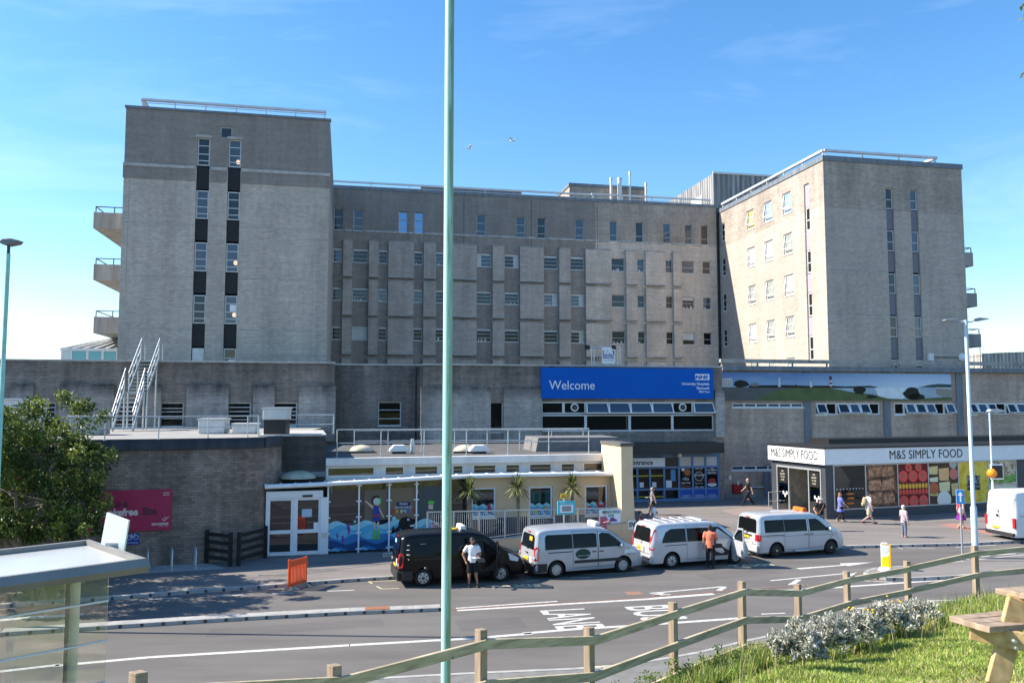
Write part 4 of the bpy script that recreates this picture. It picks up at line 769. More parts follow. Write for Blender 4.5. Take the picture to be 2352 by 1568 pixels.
for wi, h in enumerate(wl):
    ww = window(b, h, GLASS, rev=.12, bars=(), fw=.09, fm=WHITE); W_ = h[1]-h[0]; H_ = h[3]-h[2]; v = .08
    for k, (lo, hi, m) in enumerate(((.03, .42, AQ), (.03, .34, LB), (.03, .25, MBl), (.03, .16, AQ), (.03, .1, MBl))):
        n = 26; top = [(h[0]+.1+(W_-.2)*i/n, h[2]+H_*(hi+.035*math.sin(i*.62+k*1.3+wi))) for i in range(n+1)]
        MB().prism([(h[0]+.1, h[2]+.09)]+top+[(h[1]-.1, h[2]+.09)], lambda u, z: (u, v-.004*k, z), lambda u, z: (u, v-.004*k+.003, z)).build('window_sticker', m, ww)
    st_ = MB()
    uc, zc = h[0]+W_*.72, h[2]+H_*.28
    def sp(pts, m): MB().prism([(uc+x*.012, zc+z*.012) for x, z in pts], lambda u, z: (u, v-.03, z), lambda u, z: (u, v-.025, z)).build('window_sticker', m, ww)
    if wi == 0: sp([(a, -c) for a, c in [(0, -20), (6, -24), (10, -18), (4, -14), (8, -6), (10, 4), (6, 12), (4, 20), (-2, 22), (-1, 12), (-5, 4), (-6, -6), (-3, -12), (-10, -13), (-3, -18)]], fl('crimson vinyl', (.42, .03, .08))); uc -= W_*.38; zc -= .12; sp(ring(0, 0, 9, 7), PUR)
    elif wi == 1:
        star = [((10 if i % 2 == 0 else 4.5)*math.sin(i*.6283), (10 if i % 2 == 0 else 4.5)*math.cos(i*.6283)) for i in range(10)]; sp(star, YEL); uc -= W_*.42; zc -= .12; sp([(x*1.5, z*1.5) for x, z in star], YEL)
    else: sp(ring(0, 0, 16, 8), REDV); sp(ring(-14, 12, 6, 9), REDV); sp(ring(16, 12, 6, 9), REDV); uc -= W_*.5; sp(ring(0, -3, 10, 7), REDV)
# glazed corridor
gl0, gl1 = fa(2205, 1300)[0], a1+1.2; gzt = ct-.02
GLM = mirror_glass('mural glass', (.028, .028, .03), .6)
gw = MB().box(gl0, gl1, -.02, .0, .14, gzt).build('glazed_corridor', GLM, b)
fi = MB(); fi.box(fb(770, 0)[0], fb(830, 0)[0], .05, .06, .1, .2); 
for x in (522, 730, 933, 1116):
    u = fb(x, 1300)[0]; q = MB(); q.box(u-.035, u+.035, -.14, -.07, .13, gzt)
    for k in range(5): z = .3+(gzt-.5)*k/4; q.box(u-.12, u+.12, -.07, -.03, z-.03, z+.03)
    q.build('glazing_post', WHITE, gw)
decal(gw, [(770, 1110), (930, 1100), (930, 1300), (860, 1310), (770, 1330)], fl('interior wall', (.16, .125, .09)), 1, 'interior_wall'); decal(gw, [(940, 1098), (1110, 1085), (1110, 1300), (940, 1310)], fl('interior wall tan', (.20, .145, .09)), 1, 'interior_wall'); decal(gw, [(1140, 1085), (1300, 1075), (1300, 1300), (1120, 1300)], fl('interior wall blue', (.07, .085, .09)), 1, 'interior_wall')
def wave(y0, amp, ph, lo, m, k, x0=527, x1=1330, per=200., cf=fb):
    n = 60; X = [x0+(x1-x0)*i/n for i in range(n+1)]
    decal(gw, [(x, y0-(x-900)*.03+amp*math.sin((x-ph)*6.283/per)) for x in X]+[(x, lo-(x-900)*.045+14*math.sin((x-ph-60)*6.283/190)) for x in X[::-1]], m, k, cvf=cf)
wave(1322, 16, 30, 1490, AQ, 2); wave(1352, 18, 60, 1490, LB, 3); wave(1385, 20, 100, 1490, fl('sky blue vinyl', (.16, .48, .66)), 4); wave(1415, 18, 150, 1490, MBl, 5); wave(1450, 14, 200, 1490, DB, 6)
for x, y, s in ((660, 1366, 1.5), (585, 1415, .8), (622, 1435, 1.05)): seahorse(gw, x, y, s, PUR, 8)
for x, y, r_ in ((705, 1318, 9), (762, 1330, 11), (968, 1298, 14), (770, 1345, 6), (1290, 1280, 10)): decal(gw, ring(x, y, r_, r_), AQ, 7)
HB = fl('dark hair vinyl', (.03, .015, .012)); SWIM = fl('swimsuit vinyl', (.03, .05, .30))
decal(gw, [(832, 1215), (810, 1200), (775, 1175), (770, 1182), (800, 1210), (828, 1235)], SKIN_, 8); decal(gw, [(868, 1218), (888, 1260), (902, 1290), (894, 1292), (878, 1262), (862, 1232)], SKIN_, 8)
decal(gw, [(828, 1320), (842, 1320), (840, 1380), (830, 1380)], SKIN_, 8); decal(gw, [(854, 1320), (868, 1320), (866, 1380), (856, 1380)], SKIN_, 8)
decal(gw, [(826, 1372), (842, 1372), (844, 1388), (846, 1437), (822, 1437), (826, 1388)], GRN, 9); decal(gw, [(854, 1372), (868, 1372), (870, 1388), (874, 1437), (850, 1437), (854, 1388)], GRN, 9)
decal(gw, [(828, 1215), (866, 1215), (870, 1318), (852, 1320), (848, 1300), (842, 1320), (826, 1318)], SWIM, 9); decal(gw, [(826, 1272), (869, 1272), (869, 1282), (826, 1282)], REDV, 10)
decal(gw, ring(848, 1178, 32, 34), HB, 8); decal(gw, ring(852, 1184, 25, 27), SKIN_, 9); decal(gw, [(832, 1168), (874, 1166), (874, 1190), (832, 1194)], fl('mask vinyl', (.45, .62, .6)), 10); decal(gw, [(872, 1152), (880, 1152), (880, 1200), (862, 1214), (860, 1206), (872, 1196)], GRN, 11)
WV = fl('whale vinyl', (.008, .009, .012)); decal(gw, ring(1052, 1335, 54, 50), WV, 8); decal(gw, [(1000, 1345), (1010, 1375), (968, 1395), (945, 1400), (955, 1365), (965, 1345), (972, 1372)], WV, 9); decal(gw, ring(1064, 1304, 8, 8), WHITE, 10); decal(gw, ring(1066, 1304, 4, 4), WV, 11); decal(gw, [(1072, 1344), (1106, 1336), (1100, 1350), (1078, 1352)], WHITE, 10)
crab(gw, 1252, 1352, .95, REDV, 8)
for i, m in enumerate((REDV, YEL, fl('cream vinyl', (.6, .55, .35)), LB, MBl, REDV)): x = 948+i*29; decal(gw, [(x, 1238), (x+20, 1240), (x+11, 1268)], m, 8)
decal(gw, [(985, 1188), (1077, 1186), (1077, 1230), (985, 1233)], fl('navy notice', (.02, .035, .10)), 8, 'notice'); u, z = fb(1031, 1206)
for k, s in enumerate(('MAIN', 'ENTRANCE', '→')): text(s, .15, SW, gw, (u, -.07, z-.16*k), align='CENTER')
decal(gw, [(1198, 1205), (1230, 1205), (1230, 1235), (1198, 1235)], SKIN_, 8); decal(gw, ring(1216, 1190, 22, 14), GRN, 9)
text('TAXI', .3, SW, gw, None, m3=Matrix.Translation((fb(615, 1165)[0], -.03, fb(615, 1165)[1]))@Matrix.Diagonal((-1, 1, 1, 1))@Matrix.Rotation(math.pi/2, 4, 'X')) if False else None
# automatic doors
dz = fa(1950, 1112)[1]; d1 = fa(2168, 1300)[0]; dm = fa(1977, 1300)[0]; d2 = fa(2203, 1300)[0]
dr_ = MB(); dr_.box(a0, d1, -.16, -.02, dz-.32, dz).box(a0, a0+.1, -.14, -.02, .13, dz-.32).box(d1-.1, d2, -.15, -.02, .13, dz-.32).box(dm-.06, dm+.06, -.12, -.03, .13, dz-.32)
zm = fa(1900, 1387)[1]
ds = dr_.build('sliding_door', WHITE, b, .01)
for a_, c_ in ((a0+.1, dm-.06), (dm+.06, d1-.1)):
    q = MB(); q.box(a_, a_+.09, -.1, -.03, .14, dz-.33).box(c_-.09, c_, -.1, -.03, .14, dz-.33).box(a_+.09, c_-.09, -.1, -.03, zm-.08, zm+.08).box(a_+.09, c_-.09, -.1, -.03, .14, .3).box(a_+.09, c_-.09, -.1, -.03, dz-.42, dz-.33); q.build('door_leaf', WHITE, ds)
    MB().box(a_+.09, c_-.09, -.06, -.05, .3, dz-.42).build('pane', GLM, ds)
u, z = fa(2062, 1260); MB().box(u-.22, u+.22, -.075, -.065, z-.18, z+.18).build('notice', fl('pale blue notice', (.45, .55, .65)), ds); u, z = fa(2123, 1345); MB().box(u-.1, u+.12, -.075, -.065, z-.15, z+.15).build('notice', WHITE, ds)
u, z = fa(2067, 1144); MB().box(u-.22, u+.22, -.22, -.16, z-.04, z+.05).build('door_sensor', BLACK, ds); u, z = fa(2182, 1405); MB().box(u-.11, u+.11, -.2, -.15, z-.11, z+.11).build('push_pad', GALV, ds)
# clerestory band, canopy and gutter
vc = 1.3; cz1 = (fb(510, 890, vc)[1]+fc(808, 866, vc)[1])/2; c0 = fb(510, 900, vc)[0]; cl = MB(); zf = fb(1290, 928, vc)[1]; zs0 = fb(1290, 1003, vc)[1]-.12
cl.box(c0, a2+.1, vc-.25, vc+.2, zf, cz1); cw = [(512, 838), (898, 1037), (1097, 1265), (1355, 1435), (1493, 1655), (1711, 1815), (1871, 2028), (2084, 2185)]
ch = [(fb(x0, 960, vc)[0]+.05, fb(x1, 960, vc)[0], zs0+.12, zf-.1) for x0, x1 in cw]+[(fc(560, 940, vc)[0], fc(712, 940, vc)[0], zs0+.12, zf-.1)]
wall(cl, c0, a2+.1, zs0-.25, zf-.002, ch, vc, .1); cl.build('clerestory', WHITED, b)
for h in ch: window(b, h, mirror_glass('olive reflecting glass', (.055, .05, .03), .5) if h is ch[0] else bpy.data.materials['olive reflecting glass'], v=vc, rev=.1, bars=(), fw=.05, sill=False, fm=WHITE)
MB().poly([(c0, vc+.1, cz1-.03), (a2+.1, vc+.1, cz1-.03), (a2+.1, 15, cz1-.03), (c0-2, 15, cz1-.03)]).build('roof', ROOF, b)
gpx = [(100, 1086), (400, 1073), (700, 1057), (1000, 1040), (1290, 1022), (1600, 1012), (1900, 1005), (2352, 999)]
gu = [fb(x, y, -.35) for x, y in gpx]+[fc(858, 1000, -.35)]
MB().tube([(u, -.35, z) for u, z in gu], .105, 10).build('gutter', WHITE, b)
cn = MB()
for (u0, z0), (u1, z1) in zip(gu, gu[1:]): cn.poly([(u0, -.3, z0+.03), (u1, -.3, z1+.03), (u1, vc, z1-.02), (u0, vc, z0-.02)]); cn.poly([(u0, -.3, z0-.06), (u1, -.3, z1-.06), (u1, .4, z1-.04), (u0, .4, z0-.04)])
cn.build('canopy', pm('grey canopy sheet', (.20, .19, .18), .5, var=.25, scale=2), b)
for i in range(25):
    t_ = i/24*(len(gu)-1.001); k = int(t_); fr_ = t_-k; u = gu[k][0]+(gu[k+1][0]-gu[k][0])*fr_; z = gu[k][1]+(gu[k+1][1]-gu[k][1])*fr_
    MB().obox((u, -.32, z+.1), (u+.05, .35, z+.07), .06, .03).build('gutter_bracket', WHITE, b)
u, z = fc(783, 1200); MB().tube([(u, -.06, .2), (u, -.06, ct-.05)], .05, 8).build('downpipe', WHITED, b)
u0_, zd = fb(325, 1030, .7); MB().ell((u0_, .9, zd), (.8, .65, .36), 20, 8, 0, 0).build('roof_dome', pm('old dome plastic', (.42, .40, .30), .35, var=.2), b)
pr = [fc(813, 812, -1.5), fc(893, 812, -1.5), fc(893, 1000, -1.5), fc(914, 1440, -1.5), (fc(914, 1440, -1.5)[0], .1), (fc(818, 1440, -1.5)[0], .1)]
pr[0] = (pr[0][0], pr[1][1]); pr[5] = (pr[0][0], .1)
MB().prism(pr, lambda u, z: (u, -1.5, z), lambda u, z: (u, 1.2, z)).build('buttress', CREAM, b, .02); MB().box(pr[0][0]-.05, pr[1][0]+.05, -1.55, 1.25, pr[0][1]+.002, pr[0][1]+.16).build('buttress_cap', ROOF, b)
u, z = fc(804, 930, -.6)
t = bld('speed_bump_sign', 'small white square sign lettered SV on the yellow buttress', A, 'sign'); u, z = fc(887, 1339, -1.52); MB().box(u-.2, u+.2, -1.53, -1.505, z-.22, z+.22).build('sign_board', WHITE, t); text('SV', .3, BLACK, t, (u, -1.535, z-.1), align='CENTER', bold=.012)
# ramp wall + barred railing
vr = -1.35; ru0, ru1 = fb(1340, 1400, vr)[0], fc(842, 1300, vr)[0]; rl = lambda u: .45+.75*(u-ru0)/(ru1-ru0); t = bld('ramp_wall', 'sloping low cream wall of the entrance ramp behind the parked taxis', A, 'wall')
MB().prism([(ru0-3, .1), (ru1, .1), (ru1, rl(ru1)), (ru0-3, rl(ru0-3))], lambda u, z: (u, vr-.12, z), lambda u, z: (u, vr+.12, z)).build('wall', CREAM, t); MB().prism([(ru0-3, rl(ru0-3)+.002), (ru1, rl(ru1)+.002), (ru1, rl(ru1)+.06), (ru0-3, rl(ru0-3)+.06)], lambda u, z: (u, vr-.15, z), lambda u, z: (u, vr+.15, z)).build('wall_cap', COPING, t)
t = bld('ramp_railing', 'long galvanised railing of thin upright bars along the ramp in front of the yellow annex', A, 'railing'); top = [(ru0-1, fb(1300, 1252, vr)[1]), (ru1, fc(842, 1226, vr)[1])]; rz_ = lambda u: top[0][1]+(top[1][1]-top[0][1])*(u-top[0][0])/(top[1][0]-top[0][0])
MB().obox((ru0-1, vr, rz_(ru0-1)), (ru1, vr, rz_(ru1)), .05, .05).build('handrail', GALV, t); MB().obox((ru0-1, vr, rl(ru0-1)+.16), (ru1, vr, rl(ru1)+.16), .05, .04).build('bottom_rail', GALV, t)
n = 96
for i in range(n+1):
    u = ru0-1+(ru1-ru0+1)*i/n
    if i % 12 == 0: MB().box(u-.035, u+.035, vr-.035, vr+.035, rl(u)+.06, rz_(u)+.02).build('post', GALV, t)
    else: MB().tube([(u, vr, rl(u)+.17), (u, vr, rz_(u)-.02)], .011, 5).build('bar', GALV, t)
# signs on the ramp railing
t = bld('no_idling_sign', 'white and green sign asking for no idling vehicles, fixed to the ramp railing', A, 'sign'); s0, s1 = fc(667, 1300, vr-.1)[0], fc(826, 1300, vr-.1)[0]; z0, z1 = fc(740, 1352, vr-.1)[1], fc(740, 1236, vr-.1)[1]; y = vr-.1
MB().box(s0, s1, y, y+.03, z0, z1).build('sign_board', WHITE, t); MB().box(s0+.01, s1-.01, y-.006, y, z0+.01, z0+(z1-z0)*.2).build('green_band', fl('green print', (.02, .27, .13)), t); TE = fl('teal lettering', (.02, .22, .20)); cx = (s0+s1)/2
for s, k, sz in (('NO IDLING VEHICLES', .77, .19), ('PLEASE', .56, .19)): text(s, sz, TE, t, (cx, y-.01, z0+(z1-z0)*k), align='CENTER', bold=.002, sx=.5)
for s, k, sz in (('OUR PATIENTS', .11, .085), ('BREATHE BETTER', .03, .085)): text(s, sz, WHITE, t, (cx, y-.012, z0+(z1-z0)*k), align='CENTER', bold=.003, sx=.8)
q = MB(); q.prism([(cx-.05, z0+.24), (cx+.3, z0+.24), (cx+.29, z0+.32), (cx+.2, z0+.35), (cx+.12, z0+.43), (cx-.01, z0+.42), (cx-.06, z0+.33)], lambda u, z: (u, y-.008, z), lambda u, z: (u, y, z)); q.build('printed_car', PUR, t)
y = vr-.5; fcs = lambda x, yy: A.uz(*ZC(x, yy), y)
t = bld('bus_stop_sign', 'cyan framed timetable panel on a thin grey pole behind the silver taxi', A, 'sign'); u = fcs(430, 1200)[0]; zt = fcs(430, 1170)[1]; MB().tube([(u, y, .12), (u, y, zt)], .04, 8).build('pole', GALV, t)
s0, s1 = fcs(382, 1225)[0], fcs(500, 1225)[0]; z0, z1 = fcs(440, 1268)[1], fcs(440, 1180)[1]; CYAN_ = fl('cyan panel', (.05, .50, .62)); MB().box(s0, s1, y-.12, y-.04, z0, z1).build('panel', CYAN_, t, .03); MB().box(s0+.1, s1-.1, y-.13, y-.12, z0+.08, z1-.16).build('timetable', WHITE, t); MB().box(s0+.22, s1-.2, y-.135, y-.13, z0+.14, z1-.22).build('timetable_print', pm('grey print', (.28, .28, .3), .6, var=.4, scale=25), t); text('Queue here for taxis', .09, WHITE, t, ((s0+s1)/2, y-.135, z1-.11), align='CENTER', sx=.8)
t = bld('yellow_notice', 'small yellow notice plate on the pole above the cyan timetable panel', A, 'sign'); s0, s1 = fcs(405, 1145)[0], fcs(448, 1145)[0]; z0, z1 = fcs(430, 1159)[1], fcs(430, 1131)[1]; MB().box(s0, s1, y-.06, y-.04, z0, z1).build('sign_board', fl('yellow plate', (.8, .55, .03)), t); MB().box(s0+.04, s1-.04, y-.066, y-.06, z0+.03, z0+.06).box(s0+.08, s1-.08, y-.066, y-.06, z0+.09, z0+.12).build('print', fl('red print', (.5, .1, .03)), t); MB().tube([(u, y, zt), (u, y, z1)], .03, 8).build('pole', GALV, t)

# ------------------------------------------------------------------ roof furniture of the annex
rz0 = cz1-.03
def onroof(cvt, x, y, z=rz0): return G(*cvt(x, y), z)
def yaw_thing(name, label, cat, P, group=None): return thing(name, label, cat, P, .22, group)
DOME = pm('cream dome plastic', (.62, .56, .40), .35, var=.12)
for x, lab in ((750, 'cream skylight dome on the annex roof at the left end of the row'), (1445, 'cream skylight dome beside a white vent, right of the lamp column')):
    P = onroof(ZB, x, 857); t = yaw_thing('skylight_dome', lab, 'skylight', P, 'domes and vents on the annex roof'); t.scale = (.55, .55, .55); MB().box(-1.25, 1.25, -.9, .9, 0, .2).build('kerb', ROOF, t); MB().ell((0, 0, .18), (1.15, .9, .6), 22, 8, 0, 0).build('dome', DOME, t)
for x, lab in ((1001, 'white roof vent cowl standing alone between the two skylight domes'), (1537, 'white roof vent cowl right of the cream skylight dome')):
    P = onroof(ZB, x, 862); t = yaw_thing('roof_vent', lab, 'vent', P, 'domes and vents on the annex roof'); t.scale = (.55, .55, .6); MB().box(-.65, .65, -.5, .5, 0, .2).build('base', BLACK, t)
    MB().prism([(-.95, .2), (.95, .2), (.9, .38), (.5, .75), (-.5, .75), (-.9, .38)], lambda u, z: (u, -.65, z), lambda u, z: (u, .65, z)).build('cowl', WHITE, t, .04)
P = onroof(ZB, 1091, 858); t = yaw_thing('vent_pipe', 'short silver vent pipe on the annex roof beside the white cowl', 'vent', P); MB().tube([(0, 0, 0), (0, 0, .55)], .13, 10).tube([(0, 0, .55), (0, 0, .75)], .09, 10).build('pipe', GALV, t)
P0, P1 = onroof(ZB, 583, 884), onroof(ZB, 2277, 864); tuberail('roof_railing', 'front tubular railing along the edge of the annex roof with thick joints', [P0, P1], (P1-P0).length/6, 1.32)
P0, P1 = onroof(ZB, 700, 850), onroof(ZB, 2240, 838); t = tuberail('roof_railing', 'second tubular railing behind the domes on the annex roof', [P0, P1], (P1-P0).length/7, 1.15)
P = onroof(ZC, 600, 850); t = yaw_thing('roof_upstand', 'low grey felt covered upstand on the annex roof under the entrance windows', 'roof box', onroof(ZC, 240, 850)); L_ = (onroof(ZC, 830, 850)-onroof(ZC, 240, 850)).length; MB().prism([(0, 0), (L_, 0), (L_, .75), (.15, .75)], lambda u, z: (u, 0, z), lambda u, z: (u, 3, z)).build('upstand', pm('grey felt', (.17, .165, .165), .9, var=.2), t)

# ------------------------------------------------------------------ curved brick building at the left and its roof
cw_ = [(-330, 1330), (-100, 1324), (120, 1313), (283, 1303), (400, 1296), (490, 1290.5), (560, 1285), (600, 1280), (622, 1272)]
CP = [G(x, y, .12) for x, y in cw_]; CP.append(CP[-1]+Vector((.3, 1.2, 0))); CT = 5.42
b = thing('curved_brick_building', 'curved brown brick single storey building with a dark roof edge at the left', 'building', (0, 0, 0))
mb = MB(); tp = MB()
sm_ = []
for a, c in zip(CP, CP[1:]):
    n = max(1, int((c-a).length/1.))
    for i in range(n): sm_.append(a.lerp(c, i/n))
sm_.append(CP[-1])
for a, c in zip(sm_, sm_[1:]): mb.add([(a.x, a.y, .1), (c.x, c.y, .1), (c.x, c.y, CT-.45), (a.x, a.y, CT-.45)], [(0, 1, 2, 3)], 0, True)
mb.build('wall', B_CURVE, b)
for a, c in zip(sm_, sm_[1:]):
    d = (c-a).normalized(); n = Vector((d.y, -d.x, 0))*.08; A1, C1 = a+n, c+n
    tp.add([(A1.x, A1.y, CT-.47), (C1.x, C1.y, CT-.47), (C1.x, C1.y, CT), (A1.x, A1.y, CT), (a.x-n.x*3, a.y-n.y*3, CT), (c.x-n.x*3, c.y-n.y*3, CT)], [(0, 1, 2, 3), (3, 2, 5, 4)], 0, True)
tp.build('roof_edge', pm('black roof edge', (.035, .036, .04), .7, var=.5, scale=3, streak=True), b)
rf = MB(); nn = len(sm_); rf.add([(p.x, p.y, CT-.02) for p in sm_]+[(p.x-2, 58, CT-.02) for p in sm_], [(i, i+1, nn+i+1, nn+i) for i in range(nn-1)]); rf.build('roof', pm('pale roof membrane', (.30, .29, .27), .8, var=.15, scale=1), b)
# charcoal brick block behind
t = bld('brick_tank_room', 'charcoal brick block standing between the curved building and the annex clerestory', A); u0, u1 = fb(60, 900, 1.2)[0], fb(506, 900, 1.2)[0]; zt = fb(330, 745, 1.2)[1]
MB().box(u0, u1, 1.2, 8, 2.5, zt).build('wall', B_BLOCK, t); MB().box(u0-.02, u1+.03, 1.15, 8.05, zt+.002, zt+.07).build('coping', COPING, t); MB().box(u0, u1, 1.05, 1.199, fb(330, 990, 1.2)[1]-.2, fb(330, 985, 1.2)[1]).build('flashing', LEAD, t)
zt2 = zt+.07; q0, q1 = [A.O+Matrix.Rotation(A.yaw, 3, 'Z')@Vector((u, 2.4, 0)) for u in (u0+.6, u1+.4)]
rp_ = [G(*ZA(x, y), CT) for x, y in ((-500, 800), (0, 786), (703, 775), (1065, 767), (1397, 759), (1663, 752), (1735, 748))]
tuberail('roof_railing', 'tubular railing following the curved roof edge above the pink sign', rp_, 6.5, .95)
tuberail('roof_railing', 'short tubular railing on top of the charcoal brick block', [Vector((q0.x, q0.y, zt2)), Vector((q1.x, q1.y, zt2))], 2.2, .9)
# equipment boxes on that roof
ACW = pm('off white metal box', (.58, .58, .56), .5, var=.12, scale=2)
def ac(x0, x1, yb, yt, dep, name, lab, slats=0, stand=0., m=ACW):
    P, P1 = G(*ZA(x0, yb), CT), G(*ZA(x1, yb), CT); w_ = P1.x-P.x; h_ = (yb-yt)*.5952/1.7415*P.y/FPX; t = thing(name, lab, 'roof equipment', P, .1, 'white equipment boxes on the curved roof')
    MB().box(0, w_, 0, dep, stand, h_).build('casing', m, t, .03); MB().box(-.05, w_+.05, -.05, dep+.05, h_+.002, h_+.08).build('lid', ACW, t)
    if slats:
        q = MB()
        for k in range(9): z = stand+.2+(h_-stand-.5)*k/8; q.box(w_*.52, w_*.9, -.03, .01, z, z+.07)
        q.build('louvre', DARK, t); MB().disc((w_*.25, -.012, h_*.72), .24, ((1, 0, 0), (0, 0, 1)), 20).build('fan', DARK, t)
    if stand: MB().box(.05, w_-.05, .05, dep-.05, 0, stand-.002).build('stand', BLACK, t)
ac(-60, 195, 735, 505, 1.6, 'air_conditioning_unit', 'tall white louvred unit on the roof behind the tree', 1); ac(462, 656, 738, 617, 1.4, 'roof_equipment_box', 'low grey green box on the roof just left of the steel stair', m=pm('grey green box', (.30, .31, .28), .6, var=.15)); ac(1330, 1500, 728, 638, 1.2, 'roof_equipment_box', 'white square box standing on the roof right of the steel stair'); ac(1560, 1712, 728, 670, 1., 'roof_equipment_box', 'lowest white box on the roof in front of a podium window'); ac(1762, 1920, 742, 566, 1.3, 'air_conditioning_unit', 'white box on a black stand on the roof beside the charcoal block', 0, .75)
# steel stair from the curved roof up to the podium roof
f = lambda x, y, v=0.: PL.uz(*ZA(x, y), v); u0, u1 = f(945, 240, -.4)[0], f(1066, 240, -.4)[0]
t = bld('steel_stair', 'galvanised steel stair in two flights climbing to the podium roof', PL, 'stair'); H0, H1 = CT, PT+.1; Lz = H0+(H1-H0)*.52
vt, vl1, vl0 = -.4, -3.0, -4.0; vb = vl0-(Lz-H0)*1.0
def flight(v0, z0, v1, z1, n, hr):
    for u in (u0, u1): MB().obox((u, v0, z0), (u, v1, z1), .05, .24).build('stringer', GALV, t)
    for i in range(n): k = (i+.5)/n; v = v0+(v1-v0)*k; z = z0+(z1-z0)*k; MB().box(u0+.03, u1-.03, v-.13, v+.13, z-.02, z+.02).build('tread', GALV, t)
    for u in (u0, u1):
        d = .3
        MB().tube([(u, v0-.1, z0+hr-.1), (u, v1+.2, z1+hr+.2)], .035, 8).build('handrail', GALV, t); MB().tube([(u, v0-.05, z0+hr*.55), (u, v1+.1, z1+hr*.55+.1)], .028, 8).build('handrail', GALV, t)
        for k in (0, .33, .66, 1.): v, z = v0+(v1-v0)*k, z0+(z1-z0)*k; MB().tube([(u, v, z), (u, v, z+hr)], .03, 8).build('baluster', GALV, t)
flight(vb, H0, vl0, Lz, 9, 1.15); flight(vl1, Lz+.05, vt, H1, 9, 1.15)
MB().box(u0, u1, vl0, vl1, Lz-.06, Lz).build('landing', GALV, t); MB().box(u0, u1, vt, .6, H1-.06, H1).build('landing', GALV, t)
for u in (u0, u1):
    for v in (vl0+.1, vl1-.1): MB().tube([(u, v, H0), (u, v, Lz)], .05, 8).build('support', GALV, t)
    MB().tube([(u, -.9, H0), (u, -.9, H1-.3)], .05, 8).build('support', GALV, t); MB().tube([(u, vt, H1), (u, vt, H1+1.1), (u, .7, H1+1.1), (u, .7, H1)], .03, 8).build('baluster', GALV, t)
# signs on the curved wall
def frame2(P, Qp):
    yw = math.atan2(Qp.y-P.y, Qp.x-P.x); fr = Fr(P.y-P.x*math.tan(yw), yw); return fr
SG = frame2(CP[2], CP[4]); f = lambda x, y, v=-.12: SG.uz(*ZA(x, y), v); t = bld('smokefree_sign', 'large crimson sign reading This is a Smokefree Site on the curved brick wall', SG, 'sign')
s0, s1 = f(595, 1260)[0], f(1154, 1230)[0]; z0, z1 = (f(595, 1411)[1]+f(1154, 1360)[1])/2, (f(595, 1128)[1]+f(1154, 1088)[1])/2; CR = pm('crimson sign face', (.40, .012, .075), .45, var=.08, scale=1); MB().box(s0, s1, -.12, -.09, z0, z1).build('sign_board', CR, t); GR = fl('grey lettering', (.10, .03, .05)); PK = fl('pale lettering', (.72, .62, .60)); W_, H_ = s1-s0, z1-z0; y = -.125
text('This is a', .40, GR, t, (s0+W_*.085, y, z0+H_*.60), bold=.014, sx=.9); text('Smokefree', .42, PK, t, (s0+W_*.085, y, z0+H_*.39), bold=.016, sx=.87); text('Site', .42, GR, t, (s0+W_*.64, y, z0+H_*.39), bold=.016, sx=.9)
text('SMOKEFREE', .125, PK, t, (s1-W_*.035, y, z0+H_*.125), align='RIGHT', bold=.005); text('SOUTH WEST', .06, PK, t, (s1-W_*.035, y, z0+H_*.085), align='RIGHT')
q = MB(); cx, cz = s1-W_*.085, z0+H_*.24; q.obox((cx-.1, y, cz+.05), (cx, y, cz-.02), .01, .03).obox((cx, y, cz-.02), (cx+.16, y, cz+.14), .01, .03); q.disc((cx+.01, y, cz+.11), .03, ((1, 0, 0), (0, 0, 1)), 10); q.build('emblem', PK, t)
q0 = (s1-W_*.115, s1-W_*.03); MB().box(q0[0], q0[1], y-.004, y, z0+H_*.845, z0+H_*.92).build('logo_panel', PK, t); text('NHS', .13, CR, t, ((q0[0]+q0[1])/2, y-.008, z0+H_*.857), align='CENTER', bold=.006, sx=1.05)
t = bld('cycle_parking_sign', 'blue cycle parking sign with a white bicycle, low on the curved brick wall', SG, 'sign'); s0, s1 = f(790, 1440)[0], f(936, 1430)[0]; z0, z1 = f(936, 1472)[1], f(936, 1397)[1]; W_, H_ = s1-s0, z1-z0; MB().box(s0, s1, -.13, -.1, z0, z1).build('sign_board', fl('deep blue sign', (.03, .06, .30)), t); text('P', .3, SW, t, (s0+W_*.26, -.135, z0+H_*.42), bold=.012); text('Cycle Parking', .1, SW, t, (s0+W_*.62, -.135, z0+H_*.13), align='CENTER', sx=.95)
bx, bz = s0+W_*.7, z0+H_*.58; ri_ = lambda c, r: [(c[0]+r*math.cos(k*.35), -.14, c[1]+r*math.sin(k*.35)) for k in range(19)]; bz += .04; q = MB().tube(ri_((bx-.12, bz), .09), .011, 5).tube(ri_((bx+.12, bz), .09), .011, 5); q.tube([(bx-.12, -.14, bz), (bx-.05, -.14, bz+.12), (bx+.08, -.14, bz+.12), (bx, -.14, bz), (bx-.12, -.14, bz)], .01, 5).tube([(bx+.12, -.14, bz), (bx+.07, -.14, bz+.16), (bx+.12, -.14, bz+.17)], .01, 5).tube([(bx, -.14, bz), (bx-.06, -.14, bz+.155)], .01, 5); q.build('bicycle_symbol', SW, t)

